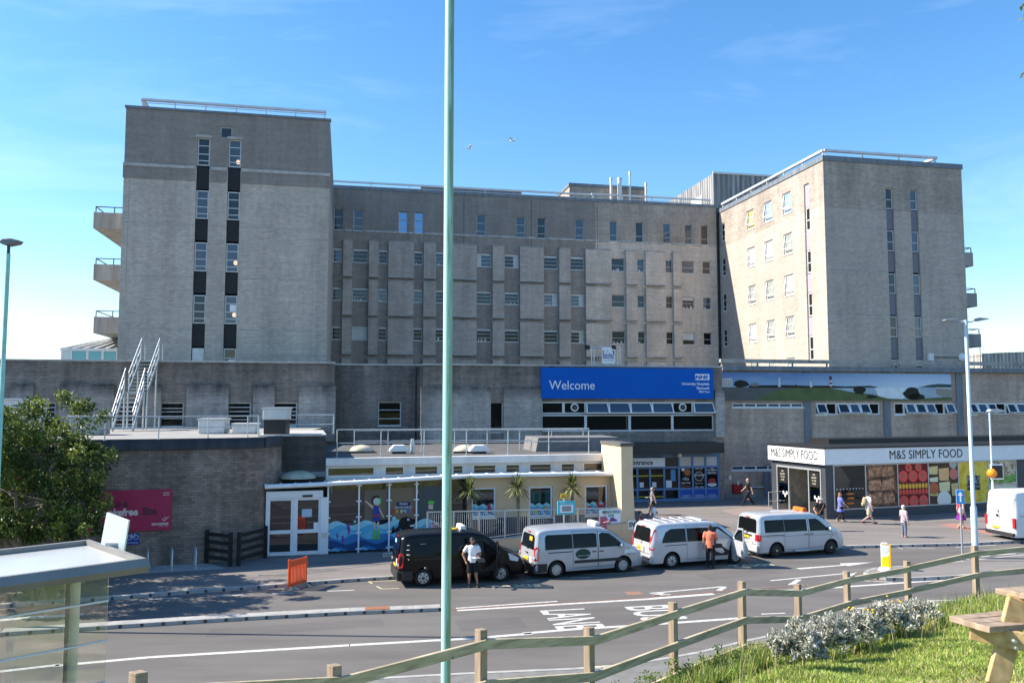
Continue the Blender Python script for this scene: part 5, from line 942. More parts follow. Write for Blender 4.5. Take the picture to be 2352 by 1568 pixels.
# ------------------------------------------------------------------ food shop
cs = G(1899, 1192, .12); S = Fr(cs.y-cs.x*math.tan(.33), .33); f = lambda x, y, v=0.: S.uz(*ZD(x, y), v); U0 = S.loc(cs).x; V0 = S.loc(cs).y
b = bld('food_shop', 'flat roofed food shop with white fascia and tall food pictures in its windows', S); DG = pm('anthracite cladding', (.048, .055, .066), .5, var=.1); SGLASS = mirror_glass('shop glass', (.02, .022, .022), .55)
ztop = f(848, 832, -.25)[1]; zbot = f(848, 940, -.25)[1]; U1 = U0+32; DEP = S.vz(*ZD(455, 850), U0-.26)[0]-3; print('DEP', DEP)
MB().box(U0-.25, U1, -.25, DEP+3, zbot, ztop).build('fascia', WHITE, b, .01); MB().box(U0-.3, U1, -.3, DEP+3, ztop+.002, ztop+.1).build('roof_edge', BLACK, b); MB().box(U0+3, U1, 3.2, DEP+3, ztop+.1, ztop+.4).build('roof_upstand', BLACK, b)
gx = [900, 1113, 1330, 1536, 1738, 1940, 2128]; gu_ = [f(x, 1080)[0] for x in gx]; zg0, zg1 = .62, zbot-.03
mb = MB(); mb.box(U0, gu_[0], .0, .3, .12, zbot); mb.box(gu_[0], U1, 0, .3, .12, zg0); mb.box(gu_[-1], U1, .0, .3, zg0, zbot); mb.box(gu_[0], gu_[-1], .25, .3, zg0, zbot)
vd0, vd1 = sorted((S.vz(*ZD(815, 1050), U0)[0], S.vz(*ZD(518, 1050), U0)[0])); print('doors', vd0, vd1); mb.box(U0, U0+.3, .3, vd0, .12, zbot); mb.box(U0, U0+.3, vd1, DEP+3, .12, zbot); mb.box(U0-.02, U0+.02, vd0, vd1, zbot-.3, zbot, 0); mb.build('wall', DG, b)
MB().box(U0+.2, U0+4, DEP+2, DEP+2.1, .12, zbot).box(U0+3.4, U0+3.5, .4, DEP+2, .12, zbot).build('interior_wall', pm('shop interior', (.34, .31, .26), .8, var=.4, scale=2), b); MB().box(U0+.3, U0+3.4, .3, DEP+2, .124, .13).build('interior_floor', PAVEC, b)
fr_ = MB()
for u in gu_: fr_.box(u-.035, u+.035, -.03, .04, zg0, zg1)
fr_.box(gu_[0], gu_[-1], -.03, .04, zg1-.06, zg1).box(gu_[0], gu_[-1], -.03, .04, zg0, zg0+.06); fr_.build('window_frame', GALV, b)
def pan(i): return gu_[i]+.04, gu_[i+1]-.04
def printed(name, cols, scale, dist='F1'):
    m, t, bb = nodes(name); N, L = t.nodes.new, t.links.new; bb.inputs['Roughness'].default_value = .3; tc = N('ShaderNodeTexCoord'); v = N('ShaderNodeTexVoronoi'); v.inputs['Scale'].default_value = scale; n = N('ShaderNodeTexNoise'); n.inputs['Scale'].default_value = scale*2.2; n.inputs['Detail'].default_value = 6
    L(tc.outputs['Object'], v.inputs['Vector']); L(tc.outputs['Object'], n.inputs[0]); sp = N('ShaderNodeSeparateColor'); L(v.outputs['Color'], sp.inputs[0]); mixf = N('ShaderNodeMath'); mixf.operation = 'ADD'; mh = N('ShaderNodeMath'); mh.operation = 'MULTIPLY'; mh.inputs[1].default_value = .45; L(sp.outputs[0], mh.inputs[0]); L(mh.outputs[0], mixf.inputs[0]); ms = N('ShaderNodeMapRange'); ms.inputs[1].default_value = .3; ms.inputs[2].default_value = .7; ms.inputs[4].default_value = .55; L(n.outputs[0], ms.inputs[0]); L(ms.outputs[0], mixf.inputs[1])
    r = N('ShaderNodeValToRGB'); e = r.color_ramp.elements; e[0].position = .1; e[0].color = (*cols[0], 1); e[1].position = .95; e[1].color = (*cols[-1], 1)
    for k, c in enumerate(cols[1:-1]): q = e.new(.1+.85*(k+1)/(len(cols)-1)); q.color = (*c, 1)
    L(mixf.outputs[0], r.inputs[0]); L(r.outputs[0], bb.inputs['Base Color']); return m
def flatp(name, i, pts, m, k):                                   # shape printed on window picture i; pts in 0..1 of the panel
    a, c = pan(i); return MB().prism([(a+(c-a)*x, zg1-.06-(zg1-zg0-.12)*y) for x, y in pts], lambda u, z: (u, -.004-.004*k, z), lambda u, z: (u, -.001-.004*k, z)).build(name, m, b)
FULL = [(0, 0), (1, 0), (1, 1), (0, 1)]
PASP = (zg1-zg0-.12)/(pan(2)[1]-pan(2)[0])
def rr_(cx, cy, rx, ry, n=18): return [(cx+rx*math.cos(6.2832*k/n), cy+ry*math.sin(6.2832*k/n)) for k in range(n)]
a, c = pan(0); MB().box(a, c, .0, .02, zg0, zg1).build('shop_window', SGLASS, b); CRS = fl('orange crisps', (.6, .18, .04))
for k, (x, y) in enumerate(((.5, .66), (.52, .76), (.5, .88))): flatp('display_basket', 0, rr_(x, y, .13, .025), CRS, 2)
for k in range(9): flatp('window_manifestation', 0, [(.06+k*.105, .53), (.1+k*.105, .53), (.1+k*.105, .555), (.06+k*.105, .555)], BLIND, 2)
flatp('window_picture', 1, FULL, printed('bread print', [(.02, .008, .005), (.07, .025, .014), (.2, .08, .04), (.42, .22, .12)], 2.4), 1)
for k in range(6): flatp('printed_bread', 1, [(.1+(k % 2)*.42+.04*math.sin(k*3), .06+(k//2)*.32), (.46+(k % 2)*.42, .04+(k//2)*.32+.03*math.cos(k)), (.48+(k % 2)*.42, .27+(k//2)*.32), (.08+(k % 2)*.42, .29+(k//2)*.32)], printed('toast print', [(.16, .06, .03), (.50, .22, .11), (.80, .48, .28)], 4.5+k*.2), 2)
TOM = pm('tomato print', (.85, .075, .06), .3, var=.2, scale=4); DT_ = fl('dark red print', (.16, .012, .012)); flatp('window_picture', 2, FULL, DT_, 1)
for row, (y, r_, n, off) in enumerate(((.09, .11, 2, .36), (.30, .155, 3, .17), (.90, .155, 3, .17))):
    for k in range(n):
        xx = off+.33*k; flatp('printed_tomato', 2, rr_(xx, y, r_, r_/PASP), TOM, 2); flatp('printed_stalk', 2, [(xx+(.065 if j % 2 else .02)*math.cos(j*.63), y+(.065 if j % 2 else .02)/PASP*math.sin(j*.63)) for j in range(10)], fl('green print', (.06, .14, .02)) if (row, k) == (0, 0) else bpy.data.materials['green print'], 3)
YT, RT = fl('yellow tomato print', (.88, .45, .05)), fl('red tomato print', (.82, .09, .06))
for k in range(9):
    flatp('printed_tomato', 2, rr_(.06+k*.11, .535, .05, .065), YT, 2); flatp('printed_tomato', 2, rr_(.06+k*.11, .675, .05, .065), RT, 2)
flatp('window_picture', 3, FULL, fl('brown print dark', (.09, .045, .025)), 1); CH = [(.78, .60, .26), (.85, .48, .20), (.85, .78, .48), (.82, .72, .36), (.66, .50, .18), (.85, .66, .16)]
for k, (x0, y0, x1, y1) in enumerate(((.0, .07, .32, .28), (.34, .12, .70, .44), (.02, .34, .32, .46), (.34, .46, .72, .70), (.76, .5, 1, .82), (.02, .72, .3, .8))): flatp('printed_cheese', 3, [(x0, y0+.02), (x1, y0), (x1-.02, y1), (x0+.02, y1-.01)], pm('cheese print %s' % 'abcdef'[k], CH[k], .35, var=.12, scale=3), 2)
for x, y, r_, m in ((.86, .28, .15, fl('fig print', (.70, .20, .16))), (.16, .62, .17, fl('apple print', (.55, .14, .05))), (.5, .9, .24, fl('white cheese print', (.85, .82, .70))), (.85, .03, .13, fl('pale print', (.5, .5, .42)))): flatp('printed_food', 3, [(px_, min(max(py_, 0), 1)) for px_, py_ in rr_(x, y, r_, r_/PASP)], m, 2)
flatp('window_picture', 4, FULL, printed('yellow print', [(.62, .36, .01), (.80, .54, .03), (.90, .68, .10), (.72, .46, .01)], 1.1), 1); flatp('logo_panel', 4, [(.27, .34), (.72, .34), (.72, .70), (.27, .70)], BLACK, 2)
a, c = pan(4); text('M&S', .62, fl('silver lettering', (.45, .45, .42)), b, ((a+c)/2, -.02, zg0+(zg1-zg0)*.47), align='CENTER'); text('SIMPLY FOOD', .19, bpy.data.materials['silver lettering'], b, ((a+c)/2, -.02, zg0+(zg1-zg0)*.37), align='CENTER')
flatp('window_picture', 5, FULL, printed('salad print', [(.08, .05, .03), (.45, .33, .17), (.78, .68, .5), (.32, .2, .12)], 3.2), 1); flatp('printed_leaves', 5, [(0, .4), (.3, .34), (.6, .38), (1, .34), (1, .52), (.7, .56), (.3, .52), (0, .55)], printed('leaf print', [(.03, .12, .015), (.13, .36, .05), (.4, .65, .17)], 6), 2); flatp('printed_bread', 5, [(0, .6), (.6, .58), (1, .64), (1, .8), (.4, .92), (0, .88)], fl('cream print', (.78, .70, .5)), 2)
# lettering of the fascia
t0, t1 = f(1270, 860, -.26)[0], f(1796, 860, -.26)[0]; zt_ = f(1530, 893, -.26)[1]; text('M&S SIMPLY FOOD', .76, BLACK, b, (t0, -.262, zt_), sx=(t1-t0)/6.75)
vz_ = lambda x, y: S.vz(*ZD(x, y), U0-.26); va, vb_ = vz_(476, 860)[0], vz_(812, 885)[0]
text('M&S SIMPLY FOOD', .76, BLACK, b, (U0-.262, max(va, vb_), zt_), -math.pi/2, sx=abs(va-vb_)/6.75, ext=.006)
# automatic shop doors on the sunlit end
df = MB(); df.box(U0-.03, U0+.08, vd0, vd0+.08, .12, zbot-.3).box(U0-.03, U0+.08, vd1-.08, vd1, .12, zbot-.3).box(U0-.03, U0+.08, vd0+.08, vd1-.08, zbot-.42, zbot-.3)
v_a, v_b = vd0+(vd1-vd0)*.27, vd0+(vd1-vd0)*.72
for v in (v_a, v_b): df.box(U0-.02, U0+.07, v-.04, v+.04, .12, zbot-.42)
dfo = df.build('shop_door', GALV, b)
for v0, v1 in ((vd0+.1, v_a-.05), (v_b+.05, vd1-.1)): MB().box(U0+.01, U0+.03, v0, v1, .14, zbot-.44).build('pane', clear_glass('door glass', (.6, .62, .6), .8) if v0 < vd0+.5 else bpy.data.materials['door glass'], dfo)
for v0, v1 in ((vd0+.2, v_a-.12), (v_b+.15, vd1-.2)):
    MB().box(U0-.02, U0+.005, v0, v1, 1.9, 2.8).build('poster', BLACK, dfo)
    for k, s in enumerate(('FREE', 'DELIVERY', 'TO THIS', 'STORE')): text(s, .13, CURT, dfo, (U0-.03, (v0+v1)/2, 2.6-.18*k), -math.pi/2, align='CENTER', sx=.8)
    for k in range(3): MB().box(U0-.02, U0+.005, v0+k*.17, v0+.1+k*.17, 1.2-(k % 2)*.16, 1.4-(k % 2)*.12).build('notice', WHITE, dfo)
PS = G(*ZC(1850, 1205), .12)
for k in range(7): MB().obox((U0+1.6, v_a+(k % 3)*.6, 1.6+k*.2), (U0+1.6, v_a+.5+(k % 3)*.6, 1.6+k*.22+.1*(k % 2)), .1, .4).build('bread_picture', CURT if k % 2 else pm('crust', (.35, .25, .1), .8), b)
tuberail('ramp_handrail', 'stainless handrail at the sunlit doorway of the food shop', [G(*ZC(1808, 1243), .12), G(*ZC(2062, 1233), .12), G(*ZC(2062, 1233), .12)+Vector((.5, -1.2, 0))], 2.6, 1.15)
# red box and gate on the brick wall
f = lambda x, y, v=0.: PD.uz(*ZC(x, y), v); t = bld('hose_cabinet', 'red wall cabinet fixed low on the brick wall beside the walking man in black', PD, 'cabinet'); s0, s1 = f(1571, 1100, -.35)[0], f(1632, 1100, -.35)[0]; z0, z1 = f(1600, 1129, -.35)[1], f(1600, 1068, -.35)[1]; RB = pm('red cabinet', (.40, .02, .02), .4, var=.12); MB().box(s0, s1, -.35, -.01, z0, z1).build('cabinet', RB, t, .04); MB().box(s0+.9*(s1-s0), s0+.96*(s1-s0), -.38, -.35, z0+.5, z0+.7).build('handle', BLACK, t); MB().box(s0+.3, s1-.3, -.36, -.35, z0+.6, z0+.9).build('notice', WHITE, t)
t = bld('palisade_gate', 'grey palisade gate between the brick wall and the food shop', PD, 'gate')
for k in range(7): u = f(1778+k*6, 1080, -.2)[0]; MB().box(u-.05, u+.05, -.22, -.18, .15, f(1790, 988, -.2)[1]).build('pale', LEAD, t)
u0, u1 = f(1775, 1080, -.2)[0], f(1818, 1080, -.2)[0]; MB().box(u0, u1, -.17, -.13, .6, .68).build('rail', LEAD, t); MB().box(u0, u1, -.17, -.13, 2.4, 2.48).build('rail', LEAD, t)
u0, z = f(1640, 1090, -.12); u1 = f(1770, 1090, -.12)[0]; t = bld('wall_pipe', 'grey pipe running along the foot of the brick wall behind the walking man in black', PD, 'pipe'); MB().tube([(u0, -.12, z), (u1, -.12, z)], .06, 8).build('pipe', GALV, t)
# ------------------------------------------------------------------ lamp columns, signs, bollard
MINT = pm('mint green column paint', (.30, .58, .50), .5, var=.16, scale=4)
def weathered(name, col, stain):
    m, t, b = nodes(name); N, L = t.nodes.new, t.links.new; b.inputs['Roughness'].default_value = .5; tc = N('ShaderNodeTexCoord'); mp = N('ShaderNodeMapping'); mp.inputs['Scale'].default_value = (14, 14, 1.1); n = N('ShaderNodeTexNoise'); n.inputs['Scale'].default_value = 1; n.inputs['Detail'].default_value = 6
    L(tc.outputs['Object'], mp.inputs[0]); L(mp.outputs[0], n.inputs[0]); sp = N('ShaderNodeSeparateXYZ'); L(tc.outputs['Object'], sp.inputs[0]); a = N('ShaderNodeMath'); a.operation = 'MULTIPLY_ADD'; a.inputs[1].default_value = 4.5; L(sp.outputs[0], a.inputs[0]); L(n.outputs['Fac'], a.inputs[2]); r = N('ShaderNodeValToRGB'); r.color_ramp.elements[0].position = .52; r.color_ramp.elements[1].position = .70; r.color_ramp.elements[0].color = (*col, 1); r.color_ramp.elements[1].color = (*stain, 1); L(a.outputs[0], r.inputs[0]); L(r.outputs[0], b.inputs['Base Color'])
    n2 = N('ShaderNodeTexNoise'); n2.inputs['Scale'].default_value = 60; bp = N('ShaderNodeBump'); bp.inputs['Strength'].default_value = .15; bp.inputs['Distance'].default_value = .004; L(tc.outputs['Object'], n2.inputs[0]); L(n2.outputs[0], bp.inputs['Height']); L(bp.outputs[0], b.inputs['Normal']); return m
P = at(1028.5, 784, 13.6); t = thing('lamp_column', 'tall pale green lamp column streaked with algae in the foreground, cut off at the top', 'lamp post', (P.x, P.y, .12))
MB().tube([(0, 0, 0), (0, 0, 15.5)], .078, 20).build('column', weathered('algae streaked mint paint', (.38, .67, .59), (.20, .33, .22)), t); MB().box(-.2, .6, -.15, .15, 15.5, 15.62).build('lantern', DARK, t, .03)
P = at(20, 565, 25.6); t = thing('lamp_column', 'slim mint lamp post with a flat grey lantern at the left edge of the photo', 'lamp post', (P.x, P.y, .12)); z = P.z-.12
MB().tube([(0, 0, 0), (0, 0, 1.6), (0, 0, 1.65), (0, 0, z-.25)], [.11, .11, .075, .065], 14).build('column', MINT, t); MB().tube([(0, 0, z-.3), (0, 0, z+.1)], .05, 10).build('spigot', DARK, t)
MB().prism([(-.24, .1), (-.12, .2), (.15, .22), (.38, .16), (.3, .06), (0, .0), (-.1, .02)], lambda a, c: (a, -.18, z+c), lambda a, c: (a, .18, z+c)).build('lantern', pm('grey lantern', (.16, .17, .17), .5), t, .02)
PBL = pm('pale blue column paint', (.50, .62, .68), .45, var=.1); P = G(2241, 1281, .125); zt = at(2224, 735, P.y).z; t = thing('lamp_column', 'pale blue street lamp with two lantern arms standing on the traffic island', 'lamp post', P); z = zt-P.z
MB().tube([(0, 0, 0), (0, 0, 2.2), (0, 0, 2.3), (0, 0, z)], [.135, .135, .09, .075], 16).build('column', PBL, t)
for sx in (-1, 1):
    MB().tube([(0, 0, z-.1), (sx*.3, 0, z-.06)], .045, 8).build('arm', PBL, t)
    MB().prism([(sx*.3, -.1), (sx*.3, .0), (sx*.55, .06), (sx*.95, .02), (sx*1.0, -.02), (sx*.6, -.1)], lambda a, c: (a, -.15, z+c+(.05 if sx > 0 else 0)), lambda a, c: (a, .15, z+c+(.05 if sx > 0 else 0))).build('lantern', pm('silver lantern', (.30, .31, .33), .4), t, .015)
P = G(*ZG(1966, 536), .125); t = thing('direction_sign', 'small blue sign with a white upward arrow on a grey post', 'road sign', P, -.25); zc = at(2206, 1140, P.y).z-P.z; MB().tube([(0, 0, 0), (0, 0, zc+.3)], .04, 10).build('post', pm('grey post', (.28, .29, .31), .5), t)
BS = fl('sign blue', (.03, .22, .55)); MB().box(-.16, .16, -.07, -.05, zc-.3, zc+.3).build('sign_plate', BS, t, .01); MB().box(-.17, .17, -.049, -.045, zc-.31, zc+.31).build('sign_back', WHITE, t)
MB().box(-.03, .03, -.076, -.071, zc-.22, zc+.08).prism([(-.1, zc+.06), (.1, zc+.06), (0, zc+.22)], lambda a, c: (a, -.077, c), lambda a, c: (a, -.071, c)).build('arrow', WHITE, t)
P = at(2284, 1200, 44.5); t = thing('crossing_beacon', 'crossing pole with orange globe and white edged black signal box by the white van', 'beacon', (P.x, P.y, .12), .1); k = 44.5/1880; zl = lambda yy: 6.9-(yy-928)*k-.12
MB().tube([(0, 0, 0), (0, 0, 2.6)], .06, 10).build('column', WHITE, t); q = MB()
for a in range(3): q.tube([(0, 0, 2.6+a*.0), (0, 0, 2.6)], .06, 10)
MB().tube([(0, 0, .9), (0, 0, 1.4)], .064, 10).build('black_band', BLACK, t); MB().tube([(0, 0, 2.6), (0, 0, zl(948))], .05, 10).build('upper_column', PBL, t)
MB().box(-.1, .62, -.06, .04, zl(1099), zl(1064)).build('signal_border', WHITE, t, .04); MB().box(-.04, .56, -.08, -.06, zl(1097)+.03, zl(1066)-.03).build('signal_box', BLACK, t, .03); MB().ell((-.13, -.15, zl(1084)), (.25, .25, .25), 18, 12).build('orange_globe', pm('orange globe', (.85, .28, .01), .3, var=.05), t)
MB().prism([(-.12, .0), (.0, .12), (.5, .12), (.85, .05), (.8, -.02), (.3, -.06)], lambda a, c: (a, -.16, zl(945)+c), lambda a, c: (a, .16, zl(945)+c)).build('lantern', pm('beacon lantern', (.42, .44, .46), .4), t, .02)
P = G(2036, 1309, .125); t = thing('traffic_bollard', 'yellow and white lit keep left bollard at the tip of the traffic island', 'bollard', P, -.4); YB = pm('bollard yellow', (.78, .72, .01), .35, var=.04); AMB = pm('bollard amber', (.80, .42, .01), .35, var=.04)
MB().prism([(-.19, .12), (.13, .12), (.13, 1.02), (.06, 1.1), (-.14, 1.1), (-.19, 1.03)], lambda a, c: (a, -.11, c), lambda a, c: (a, .11, c)).build('body', WHITE, t, .01); MB().box(.131, .2, -.12, .12, .1, 1.05).build('side_panel', AMB, t, .02)
MB().prism([(-.17, .16), (.11, .16), (.11, .62), (-.17, .52)], lambda a, c: (a, -.116, c), lambda a, c: (a, -.111, c)).build('front_panel', YB, t); MB().disc((-.03, -.116, .84), .12, ((1, 0, 0), (0, 0, 1)), 20).build('sign_disc', pm('bollard disc', (.72, .76, .68), .4, var=.03), t); MB().prism([(-.17, 1.06), (.11, 1.02), (.05, 1.085), (-.13, 1.085)], lambda a, c: (a, -.117, c), lambda a, c: (a, -.112, c)).build('top_band', AMB, t)
MB().tube([(-.03, 0, 0), (-.03, 0, .12)], [.3, .2], 16).build('base', WHITE, t)

# ------------------------------------------------------------------ timber fence along the bank
def woodmat(name, col, col2, sc=(1.2, 14, 14), rough=.75):
    m, t, b = nodes(name); N, L = t.nodes.new, t.links.new; b.inputs['Roughness'].default_value = rough; b.inputs['Specular IOR Level'].default_value = .2; tc = N('ShaderNodeTexCoord'); mp = N('ShaderNodeMapping'); mp.inputs['Scale'].default_value = sc; n = N('ShaderNodeTexNoise'); n.inputs['Scale'].default_value = 2.4; n.inputs['Detail'].default_value = 8; n.inputs['Distortion'].default_value = .6; L(tc.outputs['Object'], mp.inputs[0]); L(mp.outputs[0], n.inputs[0])
    v = N('ShaderNodeTexVoronoi'); v.inputs['Scale'].default_value = 2.2; L(tc.outputs['Object'], v.inputs['Vector']); k = N('ShaderNodeMapRange'); k.inputs[1].default_value = .02; k.inputs[2].default_value = .07; k.inputs[3].default_value = .45; L(v.outputs['Distance'], k.inputs[0])
    r = N('ShaderNodeValToRGB'); r.color_ramp.elements[0].position = .32; r.color_ramp.elements[1].position = .68; r.color_ramp.elements[0].color = (*col2, 1); r.color_ramp.elements[1].color = (*col, 1); L(n.outputs['Fac'], r.inputs[0]); x = N('ShaderNodeVectorMath'); x.operation = 'SCALE'; L(r.outputs[0], x.inputs[0]); L(k.outputs[0], x.inputs['Scale']); L(x.outputs[0], b.inputs['Base Color'])
    bp = N('ShaderNodeBump'); bp.inputs['Strength'].default_value = .25; bp.inputs['Distance'].default_value = .004; L(n.outputs['Fac'], bp.inputs['Height']); L(bp.outputs[0], b.inputs['Normal']); return m
WPOST = woodmat('fence post timber', (.40, .31, .22), (.24, .185, .135), (12, 12, 1)); WRAIL = woodmat('fence rail timber', (.56, .48, .33), (.32, .265, .175), (1, 1, 9)); WDARK = woodmat('dark creosoted timber', (.045, .038, .034), (.02, .017, .016), (1, 1, 9)); WBEAM = woodmat('picnic table timber', (.55, .40, .20), (.36, .24, .11), (5, 5, 5)); WTOP = woodmat('weathered table boards', (.42, .32, .23), (.26, .19, .135), (4, 4, 4))
FTOP = [(-140, 1640, 5.0), (318, 1543, 6.2), (768, 1527, 7.6), (1105, 1445, 8.9), (1353, 1440, 10.1), (1545, 1383, 11.5), (1703, 1335, 12.8), (1832, 1341, 14.1), (1944, 1312, 15.4), (2083, 1288, 16.2), (2238, 1253, 16.6), (2420, 1236, 17.2), (2640, 1225, 18)]
FP = [at(*q) for q in FTOP]
t = thing('timber_fence', 'weathered post and rail timber fence zigzagging along the top of the grass bank', 'fence', FP[4]-Vector((0, 0, 1.15)))
O_ = t.location
for i, p in enumerate(FP):
    q = p-O_; d = (FP[min(i+1, len(FP)-1)]-FP[max(i-1, 0)]); a = math.atan2(d.y, d.x); c_, s_ = math.cos(a), math.sin(a); hw, hd = .05, .047
    rot = lambda x, y, z: (q.x+x*c_-y*s_, q.y+x*s_+y*c_, q.z+z)
    mb = MB(); mb.box(-hw, hw, -hd, hd, -1.45, -.02, 0, rot); mb.prism([(-hw, -.019), (hw, -.019), (hw, .0), (-hw, .01)], lambda x, z: rot(x, -hd, z), lambda x, z: rot(x, hd, z)); mb.build('post', WPOST, t, .004)
for i, (p, r_) in enumerate(zip(FP, FP[1:])):
    d = (r_-p); d.z = 0; d = d.normalized(); n = Vector((d.y, -d.x, 0))*.075
    for k, dz_ in enumerate((.14, .56, .96)):
        if i > 6 and k == 2: continue
        a, c = p-O_+n+Vector((0, 0, -dz_+.01*(i % 2))), r_-O_+n+Vector((0, 0, -dz_)); MB().obox(a-d*.03, c+d*.03-d*.005*(i+1), .04, .10).build('rail', WRAIL, t)
# dark timber fence and cycle stands beside the curved wall
pa, pb, pc = G(*ZE(1385, 590), .12), G(*ZE(1545, 612), .12), G(*ZE(1782, 556), .12); t = thing('dark_timber_fence', 'dark stained post and rail fence beside the automatic glass doors', 'fence', pb)
for P in (pa, pb, pb+Vector((.32, .1, 0)), pc): MB().box(P.x-pb.x-.07, P.x-pb.x+.07, P.y-pb.y-.07, P.y-pb.y+.07, 0, 1.4).build('post', WDARK, t)
for a, c in ((pa, pb), (pb+Vector((.32, .1, 0)), pc)):
    for z in (.3, .62, .94, 1.26): MB().obox(a-pb+Vector((0, -.09, z)), c-pb+Vector((0, -.09, z)), .04, .15).build('rail', WDARK, t)
for i, (x, y, lab) in enumerate(((1315, 626, 'galvanised cycle stand nearest the dark timber fence'), (1156, 637, 'galvanised cycle stand, second from the dark timber fence'), (992, 648, 'galvanised cycle stand, third from the dark timber fence'), (822, 657, 'galvanised cycle stand furthest from the dark timber fence, beside the shelter'))):
    P = G(*ZE(x, y), .125); q = P+Vector((-.35, .75, 0)); t = thing('cycle_stand', lab, 'cycle stand', P, 0, 'cycle stands by the curved wall'); d = q-P; MB().tube([(0, 0, 0), (0, 0, .72), d*.12+Vector((0, 0, .82)), d*.88+Vector((0, 0, .82)), d+Vector((0, 0, .72)), d], .03, 10).build('hoop', GALV, t); MB().tube([(0, 0, 0), (0, 0, .02)], .09, 10).build('foot_plate', GALV, t)
# orange plastic barrier
pa, pb = G(*ZE(1935, 775)), G(*ZE(2045, 742)); d = (pb-pa); L_ = d.length+.12; ORN = pm('orange barrier plastic', (.80, .10, .02), .4, var=.08); t = thing('plastic_barrier', 'orange plastic pedestrian barrier standing by the kerb', 'barrier', pa, math.atan2(d.y, d.x)); q = MB()
q.box(0, L_, -.02, .02, .85, 1.08).box(0, L_, -.02, .02, .14, .24).box(0, .08, -.025, .025, .1, 1.1).box(L_-.08, L_, -.025, .025, .1, 1.1); n = 11
for i in range(n): x = .13+(L_-.26)*i/(n-1); q.box(x-.022, x+.022, -.015, .015, .24, .85)
q.box(.02, .1, -.02, .02, 1.08, 1.14).box(L_-.02, L_+.05, -.03, .03, .75, .9); q.build('panel', ORN, t, .006)
for x in (.2, L_-.15): MB().prism([(-.38, .0), (.38, .0), (.3, .05), (.08, .14), (-.08, .14), (-.3, .05)], lambda a, c: (x-.05, a, c), lambda a, c: (x+.05, a, c)).build('foot', pm('grey rubber foot', (.30, .28, .24), .8), t)
# ------------------------------------------------------------------ glass shelter in the left foreground
zr_ = 5.45; c0 = G(336, 1281, zr_); c1 = G(205, 1238, zr_); ex = (c1-c0); ew = ex.length; ex.normalize(); ey = Vector((-ex.y, ex.x, 0)); 
if ey.y > 0: ey = -ey
e2 = (G(0, 1327, zr_)-c0).normalized(); ey = (e2-ex*e2.dot(ex)).normalized(); SL = 4.5
t = thing('glass_shelter', 'grey framed glass shelter with a pale flat roof in the left foreground', 'shelter', (c0.x, c0.y, 3.1)); O_ = Vector((c0.x, c0.y, 3.1)); FR_ = pm('shelter grey paint', (.21, .205, .19), .55, var=.12); sl = lambda a, c, z: tuple(ex*a+ey*c+Vector((0, 0, z)))
zt = zr_-3.1
q = MB(); q.box(0, ew, 0, .05, zt-.12, zt, 0, sl); q.box(0, .05, .05, SL, zt-.12, zt, 0, sl); q.box(ew-.05, ew, .05, SL, zt-.12, zt, 0, sl); q.box(.05, ew-.05, SL-.05, SL, zt-.12, zt, 0, sl)
q.prism([(-.06, zt-.07), (0, zt-.135), (0, zt)], lambda a, c: sl(a, -.02, c), lambda a, c: sl(a, SL, c)); q.build('fascia', FR_, t)
MB().box(.05, ew-.05, .05, SL-.05, zt-.08, zt-.05, 0, sl).build('roof', pm('shelter roof sheet', (.44, .44, .42), .3, var=.1, scale=1.5), t)
SHG = clear_glass('shelter glass', (.95, .965, .95), .93)
def cpx(px, a):                                                       # distance along the front where it crosses a given column of the photo
    lo, hi = -2., SL
    for _ in range(40):
        m_ = (lo+hi)/2; q_ = c0+ex*a+ey*m_
        if CX+FPX*q_.x/q_.y > px: lo = m_
        else: hi = m_
    return lo
cg, cp1, cp2 = cpx(267, .12), cpx(190, .3), cpx(177, .16)
MB().box(.12, .128, cg, SL-.1, .2, zt-.13, 0, sl).build('front_panel', SHG, t)
MB().box(ew-.26, ew-.25, .3, SL-.1, .25, zt-.22, 0, sl).build('rear_panel', SHG, t)
for a, c, r_ in ((.3, cp1, .055), (.16, cp2, .018), (.3, SL-.2, .055)): P = Vector(sl(a, c, 0)); MB().tube([P, P+Vector((0, 0, zt-.1))], r_, 12).build('post', pm('shelter post', (.68, .67, .62), .45, .2) if r_ > .03 else FR_, t)
for z in (.45, .85, 1.25, 1.62, 1.98): MB().box(.10, .118, cg, SL-.1, z, z+.016, 0, sl).build('glass_strip', WHITED, t)
pl = MB(); pl.box(-.2, ew+.3, -.2, SL+.3, -2.9, 0, 0, sl).build('plinth', PAVEC, t)
P = c0+ex*(ew*.64); t = thing('shelter_panel', 'blank pale green sheet clipped upright to the shelter roof edge', 'panel', P); q = MB(); q.prism([(0, -.04), (.5, -.1), (.58, .40), (.11, .5)], lambda a, c: tuple(ex*(.12-a*.35)+Vector((.35*a-.02, 0, c*.66))), lambda a, c: tuple(ex*(.12-a*.35)+ey*.015+Vector((.35*a-.02, .0, c*.66)))); q.build('sheet', pm('pale green sheet', (.66, .75, .70), .4, var=.04), t); MB().box(-.02, .12, -.02, .03, -.06, .03).build('clip', GALV, t)
